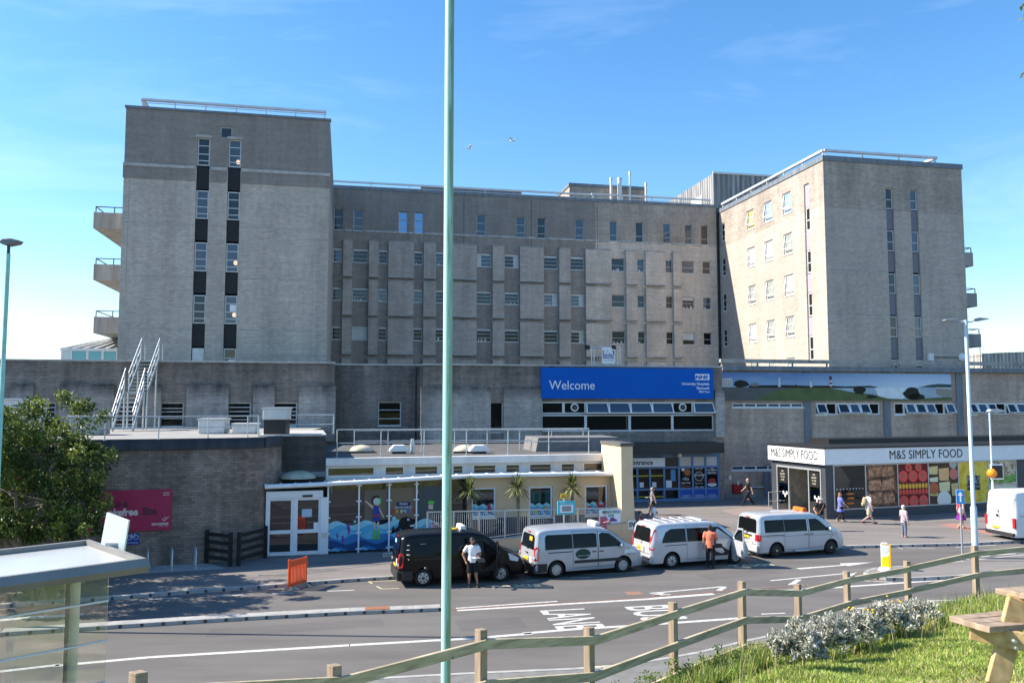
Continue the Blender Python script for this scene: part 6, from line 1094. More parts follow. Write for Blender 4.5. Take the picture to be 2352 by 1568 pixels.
# ------------------------------------------------------------------ picnic table at the right edge
t = thing('picnic_table', 'brown timber picnic table with a fixed bench on the grass at the right edge', 'picnic table', at(2320, 1560, 6.3)); O_ = t.location
def tb(p, r_, wd, h, name, m, up=(0, 0, 1)): return MB().obox(at(*p)-O_, at(*r_)-O_, wd, h, 0, up).build(name, m, t, .006)
Yt = 6.3
A0, A1 = at(2330, 1392, Yt+.05), at(2290, 1560, Yt-.02)
for k in range(3): 
    p, r_ = at(2196+k*30, 1424+k*9, 6.35-k*.11), at(2460+k*34, 1396+k*12, 7.0-k*.11); MB().obox(p-O_, r_-O_, .115, .045).build('seat_board', WTOP, t, .006)
for k in range(4): p, r_ = at(2302+k*30, 1360+k*5, 6.5-k*.12), at(2600+k*36, 1338+k*8, 7.2-k*.12); MB().obox(p-O_, r_-O_, .12, .045).build('table_board', WTOP, t, .006)
tb((2338, 1378, 6.36), (2288, 1575, 6.2), .05, .15, 'leg', WBEAM, (1, 0, 0)); tb((2228, 1447, 6.3), (2480, 1500, 6.0), .05, .13, 'seat_support', WBEAM); tb((2315, 1378, 6.42), (2470, 1392, 6.2), .05, .1, 'table_support', WBEAM); tb((2560, 1400, 6.0), (2640, 1620, 5.8), .05, .15, 'leg', WBEAM, (1, 0, 0))
for x, y in ((2327, 1470), (2330, 1486)): P = at(x, y, 6.09)-O_; MB().tube([P, P+Vector((0, -.03, 0))], .012, 8).build('bolt', GALV, t)

# ------------------------------------------------------------------ vehicles
RUBBER = pm('tyre rubber', (.014, .014, .015), .8, var=.15); TRIM = pm('black plastic trim', (.022, .022, .024), .55, var=.1); CARGL = mirror_glass('tinted car glass', (.006, .007, .0075), .16); REDL = pm('red lamp lens', (.42, .012, .015), .15, var=.05, coat=.5); CLEARL = pm('clear lamp lens', (.62, .64, .66), .12, var=.1, scale=12, coat=.6); YPL = fl('yellow number plate', (.75, .48, .02)); HUB = pm('silver wheel cover', (.50, .51, .52), .35, .5, var=.08); ALLOYB = pm('black alloy', (.02, .02, .022), .35, var=.1); INT = pm('vehicle interior', (.03, .03, .032), .8, var=.2); SEATC = pm('grey seat', (.18, .18, .18), .9)
SILV = pm('silver paint', (.46, .475, .50), .3, .3, var=.04, scale=1.5, coat=.6); SILV2 = pm('pale silver paint', (.52, .535, .555), .3, .25, var=.04, scale=1.5, coat=.6); BLKP = pm('black paint', (.004, .004, .005), .3, 0, var=.1, coat=.12, spec=.25); WHTP = pm('white van paint', (.74, .74, .74), .3, 0, var=.03, coat=.4)
def lerp_tab(tab, x):
    for (a, b_), (c, d) in zip(tab, tab[1:]):
        if x <= c: 
            k = max(0, (x-a)/(c-a)); return b_+(d-b_)*k
    return tab[-1][1]
class Van:
    def __init__(s, root, top, L, W, wr, wf, paint, lean=.14, belt=1.08, zb=.24, ra=.41, rw=.325, tum=.15, nose=.30):
        s.root, s.top, s.L, s.W, s.wr, s.wf, s.paint, s.lean, s.belt, s.zb, s.ra, s.rw, s.tum, s.nose = root, top, L, W, wr, wf, paint, lean, belt, zb, ra, rw, tum, nose
        s.body()
    def zt(s, x): # smoothed top profile
        return sum(lerp_tab(s.top, min(max(x+d, 0), s.L))*w_ for d, w_ in ((-.12, .2), (-.05, .2), (0, .2), (.05, .2), (.12, .2)))
    def hw(s, x, z):
        w_ = s.W
        if z > s.belt: w_ -= s.tum*((z-s.belt)/.85)**1.15
        if z < .62: w_ -= .05*((.62-z)/.4)**2
        r_ = .22
        if x < r_: w_ -= .10*((r_-x)/r_)**2.2
        k = x-(s.L-1.0)
        if k > 0: w_ -= s.nose*k**2.4
        return w_
    def sx(s, x, z): return x+s.lean*max(0, (z-.95)/1.0)*max(0, 1-x/.5)
    def pt(s, x, z, side=-1, off=.0): return (s.sx(x, z), side*(s.hw(x, z)+off), z)
    def body(s):
        n = 64; X = sorted(set([0, .03, .08]+[s.L*i/n for i in range(1, n+1)]+[c+s.ra*k for c in (s.wr, s.wf) for k in (-1, -.97, -.85, -.6, -.3, 0, .3, .6, .85, .97, 1)]+[s.L-.02, s.L-.06])); mb = MB(); loops = []
        for x in X:
            zb = s.zb
            for c in (s.wr, s.wf):
                if abs(x-c) < s.ra: zb = max(zb, s.rw+math.sqrt(max(0, s.ra**2-(x-c)**2)))
            zt = max(s.zt(x), zb+.12); pts = []
            m = 12
            for j in range(m+1): z = zb+(zt-.09-zb)*j/m; pts.append((s.sx(x, z), s.hw(x, z), z))
            w1 = s.hw(x, zt-.09); q = s.sx(x, zt)
            pts += [(q, w1-.02, zt-.045), (q, w1-.06, zt-.015), (q, w1-.16, zt+.004), (q, w1*.5, zt+.022), (q, 0, zt+.028)]
            pts += [(p[0], -p[1], p[2]) for p in pts[-2::-1]]; loops.append(pts)
        k = len(loops[0]); vs = [p for l in loops for p in l]
        fs = [(i*k+j, i*k+j+1, (i+1)*k+j+1, (i+1)*k+j) for i in range(len(X)-1) for j in range(k-1)]
        mb.add(vs, fs, 0, True); mb.add(vs, [(i*k, (i+1)*k, (i+1)*k+k-1, i*k+k-1) for i in range(len(X)-1)], 1); mb.add(loops[0], [tuple(range(k))], 0); mb.add(loops[-1], [tuple(range(k))[::-1]], 0)
        s.bodyo = mb.build('body', [s.paint, TRIM], s.root)
    def side(s, name, pts, m, side=-1, off=.006, par=None):
        P = []
        for (a, b_), (c, d) in zip(pts, pts[1:]+pts[:1]):
            nn = max(1, int(math.hypot(c-a, d-b_)/.12))
            P += [s.pt(a+(c-a)*i/nn, b_+(d-b_)*i/nn, side, off) for i in range(nn)]
        return MB().poly(P).build(name, m, par or s.root)
    def strip(s, mb, pts, wd=.008, side=-1, off=.004):
        for (a, b_), (c, d) in zip(pts, pts[1:]):
            nn = max(1, int(math.hypot(c-a, d-b_)/.15)); dx, dz = (c-a), (d-b_); l = math.hypot(dx, dz); ox, oz = -dz/l*wd/2, dx/l*wd/2
            for i in range(nn):
                p0, p1 = (a+dx*i/nn, b_+dz*i/nn), (a+dx*(i+1)/nn, b_+dz*(i+1)/nn); mb.poly([s.pt(p0[0]+ox, p0[1]+oz, side, off), s.pt(p1[0]+ox, p1[1]+oz, side, off), s.pt(p1[0]-ox, p1[1]-oz, side, off), s.pt(p0[0]-ox, p0[1]-oz, side, off)])
    def rear(s, name, pts, m, off=.02, par=None, thick=.0):
        return MB().poly([(s.sx(0, z)-off, y, z) for y, z in pts]).build(name, m, par or s.root)
    def screen(s, x0, x1, w0, w1):
        mb = MB(); n = 8; vs = []
        for i in range(n+1):
            x = x0+(x1-x0)*i/n; w_ = w0+(w1-w0)*i/n
            for j in range(n+1): y = -w_+2*w_*j/n; vs.append((x+.006, y, s.zt(x)+.03*(1-(y/s.W)**2)+.004))
        mb.add(vs, [(i*(n+1)+j, i*(n+1)+j+1, (i+1)*(n+1)+j+1, (i+1)*(n+1)+j) for i in range(n) for j in range(n)], 0, True); mb.build('windscreen', CARGL, s.root)
    def wheels(s, style, rad=None):
        R_ = rad or s.rw
        for x in (s.wr, s.wf):
            for sd in (-1, 1):
                y = sd*(s.W-.03); w_ = bpy.data.objects.new('wheel', None) ; mb = MB(); prof = [(.0, R_*.62), (.02, R_*.9), (.05, R_), (.17, R_), (.2, R_*.9), (.22, R_*.6)]; n = 28; vs = [(x+r_*math.cos(6.2832*j/n), y-sd*d, R_+r_*math.sin(6.2832*j/n)) for d, r_ in prof for j in range(n)]
                mb.add(vs, [(i*n+j, i*n+(j+1) % n, (i+1)*n+(j+1) % n, (i+1)*n+j) for i in range(len(prof)-1) for j in range(n)], 0, True); wo_ = mb.build('wheel', RUBBER, s.root); bpy.data.objects.remove(w_)
                rm = MB(); ax = ((1, 0, 0), (0, 0, 1)); c = (x, y-sd*.012, R_); rmat = ALLOYB if style == 'black' else HUB
                rm.disc(c, R_*.64, ax, 24); q = R_*.64; yo = y+sd*.0
                if style == 'cover':
                    for k in range(7): a = k*.8976; rm.add([(x+math.cos(a-.22)*q*.98, yo, R_+math.sin(a-.22)*q*.98), (x+math.cos(a+.22)*q*.98, yo, R_+math.sin(a+.22)*q*.98), (x+math.cos(a+.3)*q*.3, yo+sd*.02, R_+math.sin(a+.3)*q*.3), (x+math.cos(a-.3)*q*.3, yo+sd*.02, R_+math.sin(a-.3)*q*.3)], [(0, 1, 2, 3)])
                else:
                    for k in range(5): a = k*1.2566+.3; rm.add([(x+math.cos(a-.12)*q*.98, yo, R_+math.sin(a-.12)*q*.98), (x+math.cos(a+.12)*q*.98, yo, R_+math.sin(a+.12)*q*.98), (x+math.cos(a+.3)*q*.28, yo+sd*.02, R_+math.sin(a+.3)*q*.28), (x+math.cos(a-.3)*q*.28, yo+sd*.02, R_+math.sin(a-.3)*q*.28)], [(0, 1, 2, 3)])
                rm.build('rim', [rmat], wo_)
                MB().disc((x, yo+sd*.022, R_), R_*.16, ax, 16).build('hub_cap', HUB if style == 'black' else DARK if style == 'cover' else HUB, wo_)
                if style != 'black':
                    hs = MB()
                    for k in range(7 if style == 'cover' else 12): a = k*6.2832/(7 if style == 'cover' else 12)+.45; hs.disc((x+math.cos(a)*q*.68, yo+sd*.004, R_+math.sin(a)*q*.68), q*(.14 if style == 'cover' else .09), ax, 8)
                    hs.build('rim_slot', BLACK, wo_)
def place_van(name, label, rp, fp, wb, **k):
    P, Qf = G(*rp), G(*fp); d = Qf-P; sc = d.length/wb; t = thing(name, label, 'van', (0, 0, 0), math.atan2(d.y, d.x), k.pop('group', None)); s_ = sc; t.scale = (s_, s_, s_)
    v = Van(t, wr=k.pop('wr'), wf=k['wf'] if False else None or 0, **k) if False else None
    return t, P, math.atan2(d.y, d.x), sc
def van(name, label, rp, fp, wr, wb, group='taxis waiting in the rank', **k):
    t, P, a, sc = place_van(name, label, rp, fp, wb, group=group); W = k['W']; off = Matrix.Rotation(a, 3, 'Z')@Vector((wr, -(W-.05), 0))*sc; t.location = (P.x-off.x, P.y-off.y, 0); return Van(t, wr=wr, wf=wr+wb, **k)
def rtext(v, s, size, y, z, m, off=.035, align='CENTER', sx=1.): return text(s, size, m, v.root, None, align=align, bold=.002, m3=Matrix.Translation((v.sx(0, z)-off, y, z))@Matrix.Rotation(-math.pi/2, 4, 'Z')@Matrix.Rotation(math.pi/2, 4, 'X')@Matrix.Diagonal((sx, 1, 1, 1)))
def stext(v, s, size, x, z, m, off=.012, align='CENTER', sx=1., bold=.003): return text(s, size, m, v.root, None, align=align, bold=bold, m3=Matrix.Translation((x, -(v.hw(x, z)+off), z))@Matrix.Rotation(math.pi/2, 4, 'X')@Matrix.Diagonal((sx, 1, 1, 1)))
def plate(v, s, y, z, w_=.52, h=.11, sx=.8): 
    MB().box(v.sx(0, z)-.035, v.sx(0, z)-.0, y-w_/2, y+w_/2, z-h/2, z+h/2).build('number_plate', YPL, v.root); rtext(v, s, .1, y, z-.035, BLACK, .04, sx=sx)
def roofsign(v, x, s, m, tm): 
    z = v.zt(x)+.02; o = MB().prism([(-.13, 0), (.13, 0), (.09, .17), (-.09, .17)], lambda a, c: (x+a, -.38, z+c), lambda a, c: (x+a, .38, z+c)).build('roof_sign', m, v.root, .02); text(s, .15, tm, o, None, align='CENTER', bold=.006, m3=Matrix.Translation((x-.118, 0, z+.035))@Matrix.Rotation(-math.pi/2, 4, 'Z')@Matrix.Rotation(math.pi/2-.23, 4, 'X'))
    text(s, .14, tm, o, None, align='CENTER', bold=.005, m3=Matrix.Translation((x, -.388, z+.03))@Matrix.Rotation(math.pi/2, 4, 'X')@Matrix.Diagonal((.5, 1, 1, 1)))
def wiper(v, z):                                                       # rear wiper, wash jet, high stop lamp and tailgate shut line
    MB().obox((v.sx(0, z)-.035, -.05, z), (v.sx(0, z+.1)-.035, .42, z+.1), .02, .02).tube([(v.sx(0, z)-.04, -.05, z), (v.sx(0, z), -.05, z)], .03, 8).build('rear_wiper', BLACK, v.root)
    z2 = v.zt(.1)-.07; MB().box(v.sx(0, z2)-.03, v.sx(0, z2)+.02, -.14, .14, z2-.02, z2+.02).build('high_stop_lamp', REDL, v.root)
    z3 = .62; MB().box(-.008, .01, -.78, .78, z3-.006, z3+.006).build('tailgate_gap', BLACK, v.root)
    s_ = MB(); v.strip(s_, [(.6, .33), (v.wf-.55, .33)], .05, off=.008) if False else None
    q = .52; v.side('fuel_flap', [(v.wr+.0, .86), (v.wr+.18, .86), (v.wr+.18, 1.0), (v.wr, 1.0)], v.paint, 1, .006)
def mirror(v, x, z):
    wiper(v, 1.13)
    for sd in (-1, 1): y = sd*(v.hw(x, z)+.1); MB().ell((x, y, z), (.07, .12, .11), 12, 8).build('wing_mirror', TRIM if v.paint is BLKP else v.paint, v.root)
TOPX = [(0, 1.80), (.12, 1.87), (.6, 1.92), (1.6, 1.935), (2.75, 1.92), (3.15, 1.85), (3.45, 1.70), (4.12, 1.20), (4.45, 1.06), (4.8, .92), (4.92, .75), (4.96, .5)]
def scudo(rp, fp, label, paint, trim, wheel, name='taxi_van', bumper=TRIM):
    v = van(name, label, rp, fp, .92, 3.0, top=TOPX, L=4.96, W=.94, paint=paint); r_ = v.root
    v.screen(3.22, 4.10, .72, .78); G_ = CARGL
    v.side('rear_quarter_window', [(.42, 1.14), (1.62, 1.14), (1.62, 1.70), (.52, 1.72), (.42, 1.62)], G_); v.side('sliding_door_window', [(1.66, 1.14), (2.72, 1.14), (2.72, 1.66), (2.60, 1.70), (1.66, 1.71)], G_)
    v.side('rear_quarter_window', [(.42, 1.14), (2.72, 1.14), (2.72, 1.68), (.52, 1.72)], G_, 1); v.side('front_door_window', [(2.84, 1.12), (3.98, 1.12), (3.62, 1.42), (3.28, 1.66), (2.96, 1.70), (2.84, 1.62)], G_); v.side('front_door_window', [(2.84, 1.12), (3.98, 1.12), (3.62, 1.42), (3.28, 1.66), (2.84, 1.68)], G_, 1)
    s = MB()
    for p in ([(1.64, .42), (1.64, 1.80), (2.76, 1.78), (2.76, .36), (1.64, .36)], [(2.78, .36), (2.78, 1.76), (3.25, 1.72), (3.95, 1.2), (4.02, .95), (4.0, .62), (3.5, .36), (2.78, .36)], [(.62, 1.02), (1.62, 1.02)], [(.1, .92), (.13, 1.8)]): v.strip(s, p, .014)
    s.build('door_seam', BLACK, r_); s = MB(); v.strip(s, [(.55, 1.02), (1.6, 1.02)], .04, off=.006); s.build('slide_rail', TRIM, r_)
    if trim: s = MB(); v.strip(s, [(1.7, .60), (3.86, .60)], .12, off=.02); s.build('side_moulding', TRIM, r_)
    s = MB(); v.strip(s, [(.0, .435), (.15, .435), (.3, .435), (.5, .435)], .35, off=.016); s.build('sill_trim', bumper, r_)
    v.rear('rear_window', [(-.66, 1.14), (.66, 1.14), (.62, 1.62), (.5, 1.70), (-.5, 1.70), (-.62, 1.62)], G_); MB().box(-.07, .03, -.86, .86, .26, .60).build('rear_bumper', bumper, r_, .03); MB().box(v.L-.12, v.L+.05, -.62, .62, .28, .52).build('front_bumper', bumper, r_, .04)
    for sd in (-1, 1):
        MB().prism([(.0, .72), (.14, .74), (.16, 1.18), (.05, 1.28), (.0, 1.2)], lambda a, z: (v.sx(a, z)-.02, sd*(v.hw(a, z)-.09), z), lambda a, z: (v.sx(a, z)-.005, sd*(v.hw(a, z)+.012), z)).build('tail_light', REDL, r_); MB().ell((v.sx(0, .8)-.012, sd*.81, .82), (.02, .05, .07), 10, 6).build('reversing_light', CLEARL, r_)
        v.side('headlight', [(4.28, .82), (4.62, .74), (4.66, .86), (4.40, 1.02), (4.2, 1.1)], CLEARL, sd, .014)
    MB().box(v.sx(0, 1.0)-.05, v.sx(0, 1.0)-.01, -.1, .1, .93, .97).build('tailgate_handle', TRIM, r_)
    for x in (2.58, 2.92): MB().box(x-.09, x+.09, -(v.hw(x, .95)+.03), -(v.hw(x, .95)-.01), .95, .985).build('door_handle', TRIM, r_, .01)
    mirror(v, 3.78, 1.14); v.wheels(wheel); return v
v = scudo((972, 1347), (1150, 1336), 'black taxi van with its driver door open, rearmost in the rank', BLKP, False, 'cover'); r_ = v.root; bk = v
plate(v, 'SL07 LDD', .05, .70); MB().box(v.sx(0, .85)-.03, v.sx(0, .85), -.56, -.36, .76, 1.0).build('licence_plate', WHITE, r_); roofsign(v, 2.55, 'TAXI', WHITE, BLACK)
for k, s in enumerate('TAXI'): stext(v, s, .17, .34, 1.56-.17*k, WHITE, .012)
stext(v, 'TAXI', .09, .9, 1.58, fl('faint lettering', (.25, .3, .3)), .018); v.rear('window_sticker', [(.15, 1.5), (.5, 1.5), (.48, 1.64), (.18, 1.64)], fl('mint sticker', (.35, .62, .55)), .026); MB().box(2.2, 2.6, -.2, .2, v.zt(2.4)+.03, v.zt(2.4)+.05).build('roof_panel', fl('ochre panel', (.5, .35, .02)), r_)
v.side('door_opening', [(2.84, .45), (3.9, .45), (3.92, 1.1), (3.3, 1.66), (2.84, 1.68)], INT, off=.008); MB().prism([(2.95, .8), (3.3, .8), (3.25, .95), (3.08, .97), (3.0, 1.5), (2.9, 1.5)], lambda x, z: (x, -.955, z), lambda x, z: (x, -.93, z)).build('driver_seat', SEATC, r_)
hx, hy = 3.86, -.90; dd = Vector((-.35, -.94, 0)).normalized(); dq = lambda a, z, o: (hx+dd.x*a+o*dd.y, hy+dd.y*a-o*dd.x, z)
dp = MB().prism([(0, .42), (1.0, .42), (1.04, 1.1), (0, 1.1)], lambda a, z: dq(a, z, -.03), lambda a, z: dq(a, z, .03)); dp.prism([(.0, 1.1), (.06, 1.1), (.62, 1.62), (.98, 1.66), (1.0, 1.1), (1.04, 1.1), (1.03, 1.7), (.6, 1.68)], lambda a, z: dq(a, z, -.02), lambda a, z: dq(a, z, .02)); do = dp.build('open_door', BLKP, r_); MB().prism([(.1, 1.12), (1.0, 1.12), (.97, 1.62), (.64, 1.6)], lambda a, z: dq(a, z, -.004), lambda a, z: dq(a, z, .004)).build('door_glass', clear_glass('door side glass', (.5, .52, .52), .8), do)
v = scudo((1278, 1327), (1431, 1315), 'silver taxi van with dark oval badge and black side moulding, behind the black taxi', SILV, True, 'steel'); r_ = v.root
plate(v, 'SL59 XGF', .12, .70); MB().box(v.sx(0, .72)-.03, v.sx(0, .72), -.55, -.33, .6, .82).build('licence_plate', WHITE, r_); roofsign(v, 3.0, 'TAXI', WHITE, BLACK); v.rear('window_sticker', [(-.45, 1.46), (-.15, 1.46), (-.15, 1.62), (-.45, 1.62)], YPL, .026)
ov = MB(); ov.add([(2.08+.33*math.cos(k*.2618), -(v.hw(2.08, .9)+.014), .9+.2*math.sin(k*.2618)) for k in range(24)], [tuple(range(24))]); ov.build('door_badge', fl('dark green badge', (.02, .06, .04)), r_); stext(v, '60 60 60', .14, 2.08, .85, WHITE, .02); stext(v, 'TAXI', .2, 4.22, .80, BLACK, .03, sx=.9); v.side('wing_sticker', [(3.96, .78), (4.46, .74), (4.46, .94), (3.96, .98)], WHITE, off=.02)
# silver people carrier with its driver door open
TOPV = [(0, 1.72), (.12, 1.82), (.5, 1.88), (1.8, 1.90), (2.9, 1.88), (3.25, 1.82), (3.6, 1.66), (4.15, 1.22), (4.5, 1.08), (4.85, .92), (4.98, .72), (5.02, .5)]
v = van('taxi_van', 'pale silver people carrier taxi with its front door open, third in the rank', (1543, 1305), (1690, 1294), .98, 3.2, top=TOPV, L=5.02, W=.95, paint=SILV2, lean=.2); r_ = v.root; v.screen(3.35, 4.12, .74, .8)
v.side('rear_quarter_window', [(.5, 1.10), (1.68, 1.10), (1.68, 1.66), (.98, 1.66), (.72, 1.54), (.56, 1.28)], CARGL); v.side('sliding_door_window', [(1.74, 1.10), (2.86, 1.10), (2.86, 1.64), (1.74, 1.66)], CARGL); v.side('rear_quarter_window', [(.5, 1.10), (2.86, 1.10), (2.86, 1.64), (.7, 1.66)], CARGL, 1); v.side('front_door_window', [(2.95, 1.10), (4.0, 1.10), (3.35, 1.62), (2.95, 1.65)], CARGL, 1)
v.side('door_opening', [(2.94, .42), (3.75, .42), (4.02, .8), (4.0, 1.14), (3.38, 1.64), (2.94, 1.67)], INT, off=.008); MB().prism([(3.0, .75), (3.5, .75), (3.45, .92), (3.15, .95), (3.08, 1.5), (2.98, 1.5)], lambda x, z: (x, -.965, z), lambda x, z: (x, -.94, z)).build('driver_seat', INT, r_)
s = MB()
for p in ([(1.71, .38), (1.71, 1.74), (2.9, 1.72), (2.9, .36), (1.71, .36)], [(.6, .98), (1.7, .98)], [(2.9, 1.7), (3.4, 1.68)]): v.strip(s, p, .014)
s.build('door_seam', BLACK, r_); s = MB(); v.strip(s, [(.7, .985), (1.7, .985)], .03, off=.006); s.build('slide_rail', TRIM, r_)
v.rear('rear_window', [(-.7, 1.12), (.7, 1.12), (.64, 1.64), (.55, 1.70), (-.55, 1.70), (-.64, 1.64)], CARGL); MB().box(-.06, .03, -.88, .88, .27, .6).build('rear_bumper', SILV2, r_, .04); MB().box(v.L-.15, v.L+.04, -.6, .6, .28, .52).build('front_bumper', SILV2, r_, .04)
for sd in (-1, 1):
    MB().prism([(.0, .82), (.12, .80), (.2, 1.2), (.2, 1.66), (.08, 1.66), (.0, 1.3)], lambda a, z: (v.sx(a, z)-.02, sd*(v.hw(a, z)-.1), z), lambda a, z: (v.sx(a, z)-.005, sd*(v.hw(a, z)+.012), z)).build('tail_light', REDL, r_); v.side('headlight', [(4.4, .82), (4.72, .72), (4.76, .84), (4.5, 1.0), (4.3, 1.08)], CLEARL, sd, .014); MB().box(v.sx(0, .45)-.085, v.sx(0, .45)-.06, sd*.8-.07, sd*.8+.07, .42, .5).build('bumper_reflector', REDL, r_)
plate(v, 'PX12', .12, .84, .3, .1); rtext(v, 'FKH', .1, .12, .70, BLACK, .04); MB().box(v.sx(0, .74)-.035, v.sx(0, .74)-.0, -.03, .27, .68, .785).build('number_plate', YPL, r_); MB().box(v.sx(0, .8)-.035, v.sx(0, .8), -.25, -.06, .68, .89).build('licence_plate', WHITE, r_); MB().ell((v.sx(0, 1.06)-.02, 0, 1.06), (.015, .06, .06), 14, 6).build('tailgate_badge', HUB, r_)
bars = MB()
for k in range(6): bars.obox((.5+k*.42, -.66, v.zt(.5+k*.42)+.02), (.5+k*.42+.05, .66, v.zt(.55+k*.42)+.02), .025, .02)
bars.build('roof_rib', WHITE, r_); MB().box(2.7, 2.95, -.5, .5, v.zt(2.8)+.02, v.zt(2.8)+.07).build('roof_lamp', SILV2, r_, .02); mirror(v, 4.0, 1.12); v.wheels('cover'); MB().box(2.72-.09, 2.72+.09, -(v.hw(2.7, .95)+.03), -(v.hw(2.7, .95)-.01), .95, .985).build('door_handle', SILV2, r_, .01)
hx, hy = 4.0, -.92; dd = Vector((-.10, -1, 0)).normalized(); dq = lambda a, z, o: (hx+dd.x*a+o*dd.y, hy+dd.y*a-o*dd.x, z)
dp = MB().prism([(0, .40), (.95, .42), (1.05, .6), (1.05, 1.1), (0, 1.1)], lambda a, z: dq(a, z, -.05), lambda a, z: dq(a, z, .05)); dp.prism([(.0, 1.1), (.06, 1.1), (.6, 1.6), (.96, 1.62), (.98, 1.1), (1.05, 1.1), (1.0, 1.68), (.58, 1.66)], lambda a, z: dq(a, z, -.03), lambda a, z: dq(a, z, .03)); do = dp.build('open_door', SILV2, r_, .015); MB().prism([(.1, 1.12), (.97, 1.12), (.95, 1.6), (.62, 1.58)], lambda a, z: dq(a, z, -.004), lambda a, z: dq(a, z, .004)).build('door_glass', bpy.data.materials['door side glass'], do)
# plain silver van at the head of the rank
TOPT = [(0, 1.80), (.1, 1.90), (.5, 1.95), (2.0, 1.97), (3.0, 1.95), (3.3, 1.88), (3.6, 1.72), (4.12, 1.28), (4.5, 1.12), (4.8, .95), (4.88, .75), (4.90, .5)]
v = van('taxi_van', 'plain silver van with black wheels and red roof light, first in the rank', (1784, 1280), (1909, 1272), .98, 3.0, top=TOPT, L=4.9, W=.95, paint=SILV2, lean=.1); r_ = v.root; v.screen(3.36, 4.1, .76, .82)
v.side('rear_quarter_window', [(.36, 1.16), (1.40, 1.16), (1.40, 1.72), (.42, 1.72), (.36, 1.66)], CARGL); v.side('sliding_door_window', [(1.43, 1.16), (2.66, 1.16), (2.66, 1.70), (1.43, 1.72)], CARGL); v.side('rear_quarter_window', [(.36, 1.16), (2.66, 1.16), (2.66, 1.7), (.42, 1.72)], CARGL, 1); v.side('front_door_window', [(2.8, 1.14), (3.92, 1.14), (3.36, 1.62), (3.2, 1.70), (2.8, 1.70)], CARGL); v.side('front_door_window', [(2.8, 1.14), (3.92, 1.14), (3.36, 1.62), (2.8, 1.70)], CARGL, 1)
s = MB()
for p in ([(1.41, .38), (1.41, 1.80), (2.72, 1.78), (2.72, .36), (1.41, .36)], [(2.74, .36), (2.74, 1.78), (3.3, 1.74), (3.98, 1.2), (4.05, .9), (3.6, .42), (2.74, .36)], [(.2, 1.02), (1.4, 1.02)], [(.02, .98), (4.2, .94)]): v.strip(s, p, .012)
s.build('door_seam', BLACK, r_); s = MB(); v.strip(s, [(.3, 1.03), (1.4, 1.03)], .03, off=.006); s.build('slide_rail', TRIM, r_); MB().box(1.9, 2.7, -1.05, -.85, .26, .31).build('side_step', GALV, r_)
v.rear('rear_window', [(-.74, 1.14), (.74, 1.14), (.7, 1.70), (.6, 1.76), (-.6, 1.76), (-.7, 1.70)], CARGL); MB().box(-.06, .03, -.88, .88, .27, .58).build('rear_bumper', SILV2, r_, .04); MB().box(v.L-.15, v.L+.04, -.6, .6, .28, .54).build('front_bumper', SILV2, r_, .04)
for sd in (-1, 1):
    MB().prism([(.0, .78), (.14, .78), (.15, 1.06), (.0, 1.08)], lambda a, z: (v.sx(a, z)-.02, sd*(v.hw(a, z)-.16), z), lambda a, z: (v.sx(a, z)-.005, sd*(v.hw(a, z)+.012), z)).build('tail_light', REDL, r_); v.side('headlight', [(4.3, .84), (4.62, .74), (4.66, .86), (4.42, 1.02), (4.26, 1.08)], CLEARL, sd, .014)
plate(v, 'KX58 FLA', .06, .90); MB().box(v.sx(0, .98)-.03, v.sx(0, .98), -.4, .5, .97, 1.02).build('plate_lamp_strip', TRIM, r_); MB().box(v.sx(0, .68)-.03, v.sx(0, .68), -.45, -.22, .55, .74).build('licence_plate', WHITE, r_); MB().ell((v.sx(0, 1.1)-.02, .05, 1.1), (.015, .07, .07), 14, 6).build('tailgate_badge', HUB, r_)
for x in (2.56, 2.88): MB().box(x-.09, x+.09, -(v.hw(x, 1.0)+.03), -(v.hw(x, 1.0)-.01), 1.0, 1.035).build('door_handle', TRIM, r_, .01)
mirror(v, 3.85, 1.2); v.wheels('black'); roofsign(v, 2.95, 'TAXI', fl('orange lamp', (.75, .16, .02)), fl('red sign lettering', (.4, .02, .02)))
# big white van leaving the picture at the right
TOPS = [(0, 2.40), (.1, 2.5), (.6, 2.55), (4.3, 2.55), (4.8, 2.3), (5.4, 1.5), (5.9, 1.2), (6.1, .9), (6.15, .5)]
P = G(2318, 1246); t = thing('white_van', 'large white panel van seen from behind at the right edge of the photo', 'van', (0, 0, 0), .19); t.location = (P.x, P.y, 0)
v = Van(t, TOPS, 6.15, .99, 1.2, 4.9, WHTP, lean=.06, belt=1.3, zb=.3, ra=.45, rw=.35, tum=.10); t.location = Vector((P.x, P.y, 0))+Matrix.Rotation(.19, 3, 'Z')@Vector((0, .55, 0)); r_ = t
MB().box(-.1, .03, -.92, .92, .34, .52).build('rear_bumper', TRIM, r_, .03)
s = MB(); s.box(-.02, .0, -.006, .006, .6, 2.4)
for y in (-.82, .82): s.box(-.015, .0, y-.006, y+.006, .6, 2.35)
s.build('door_seam', DARK, r_); v.strip(MB(), [(0.2, 1), (.4, 1)])
s = MB(); v.strip(s, [(.3, 1.35), (5, 1.35)], .02); v.strip(s, [(1.9, .5), (1.9, 2.3), (3.4, 2.3), (3.4, .5)], .015); s.build('side_seam', DARK, r_)
for sd in (-1, 1): MB().box(-.03, .06, sd*.9-.09, sd*.9+.085, .75, 1.25).build('tail_light', REDL, r_, .02)
plate(v, 'KR14 ECB', .25, .68); MB().box(-.04, 0, .08, .22, 1.22, 1.34).build('door_handle', TRIM, r_); MB().ell((-.02, .12, 1.52), (.015, .09, .09), 14, 6).build('tailgate_badge', HUB, r_); v.wheels('steel')
for sd in (-1, 1): v.side('headlight', [(5.5, .95), (5.85, .85), (5.85, 1.0), (5.55, 1.15)], CLEARL, sd, .014)
v.screen(4.72, 5.4, .72, .78); v.side('front_door_window', [(4.2, 1.35), (5.2, 1.35), (4.75, 2.05), (4.2, 2.1)], CARGL)
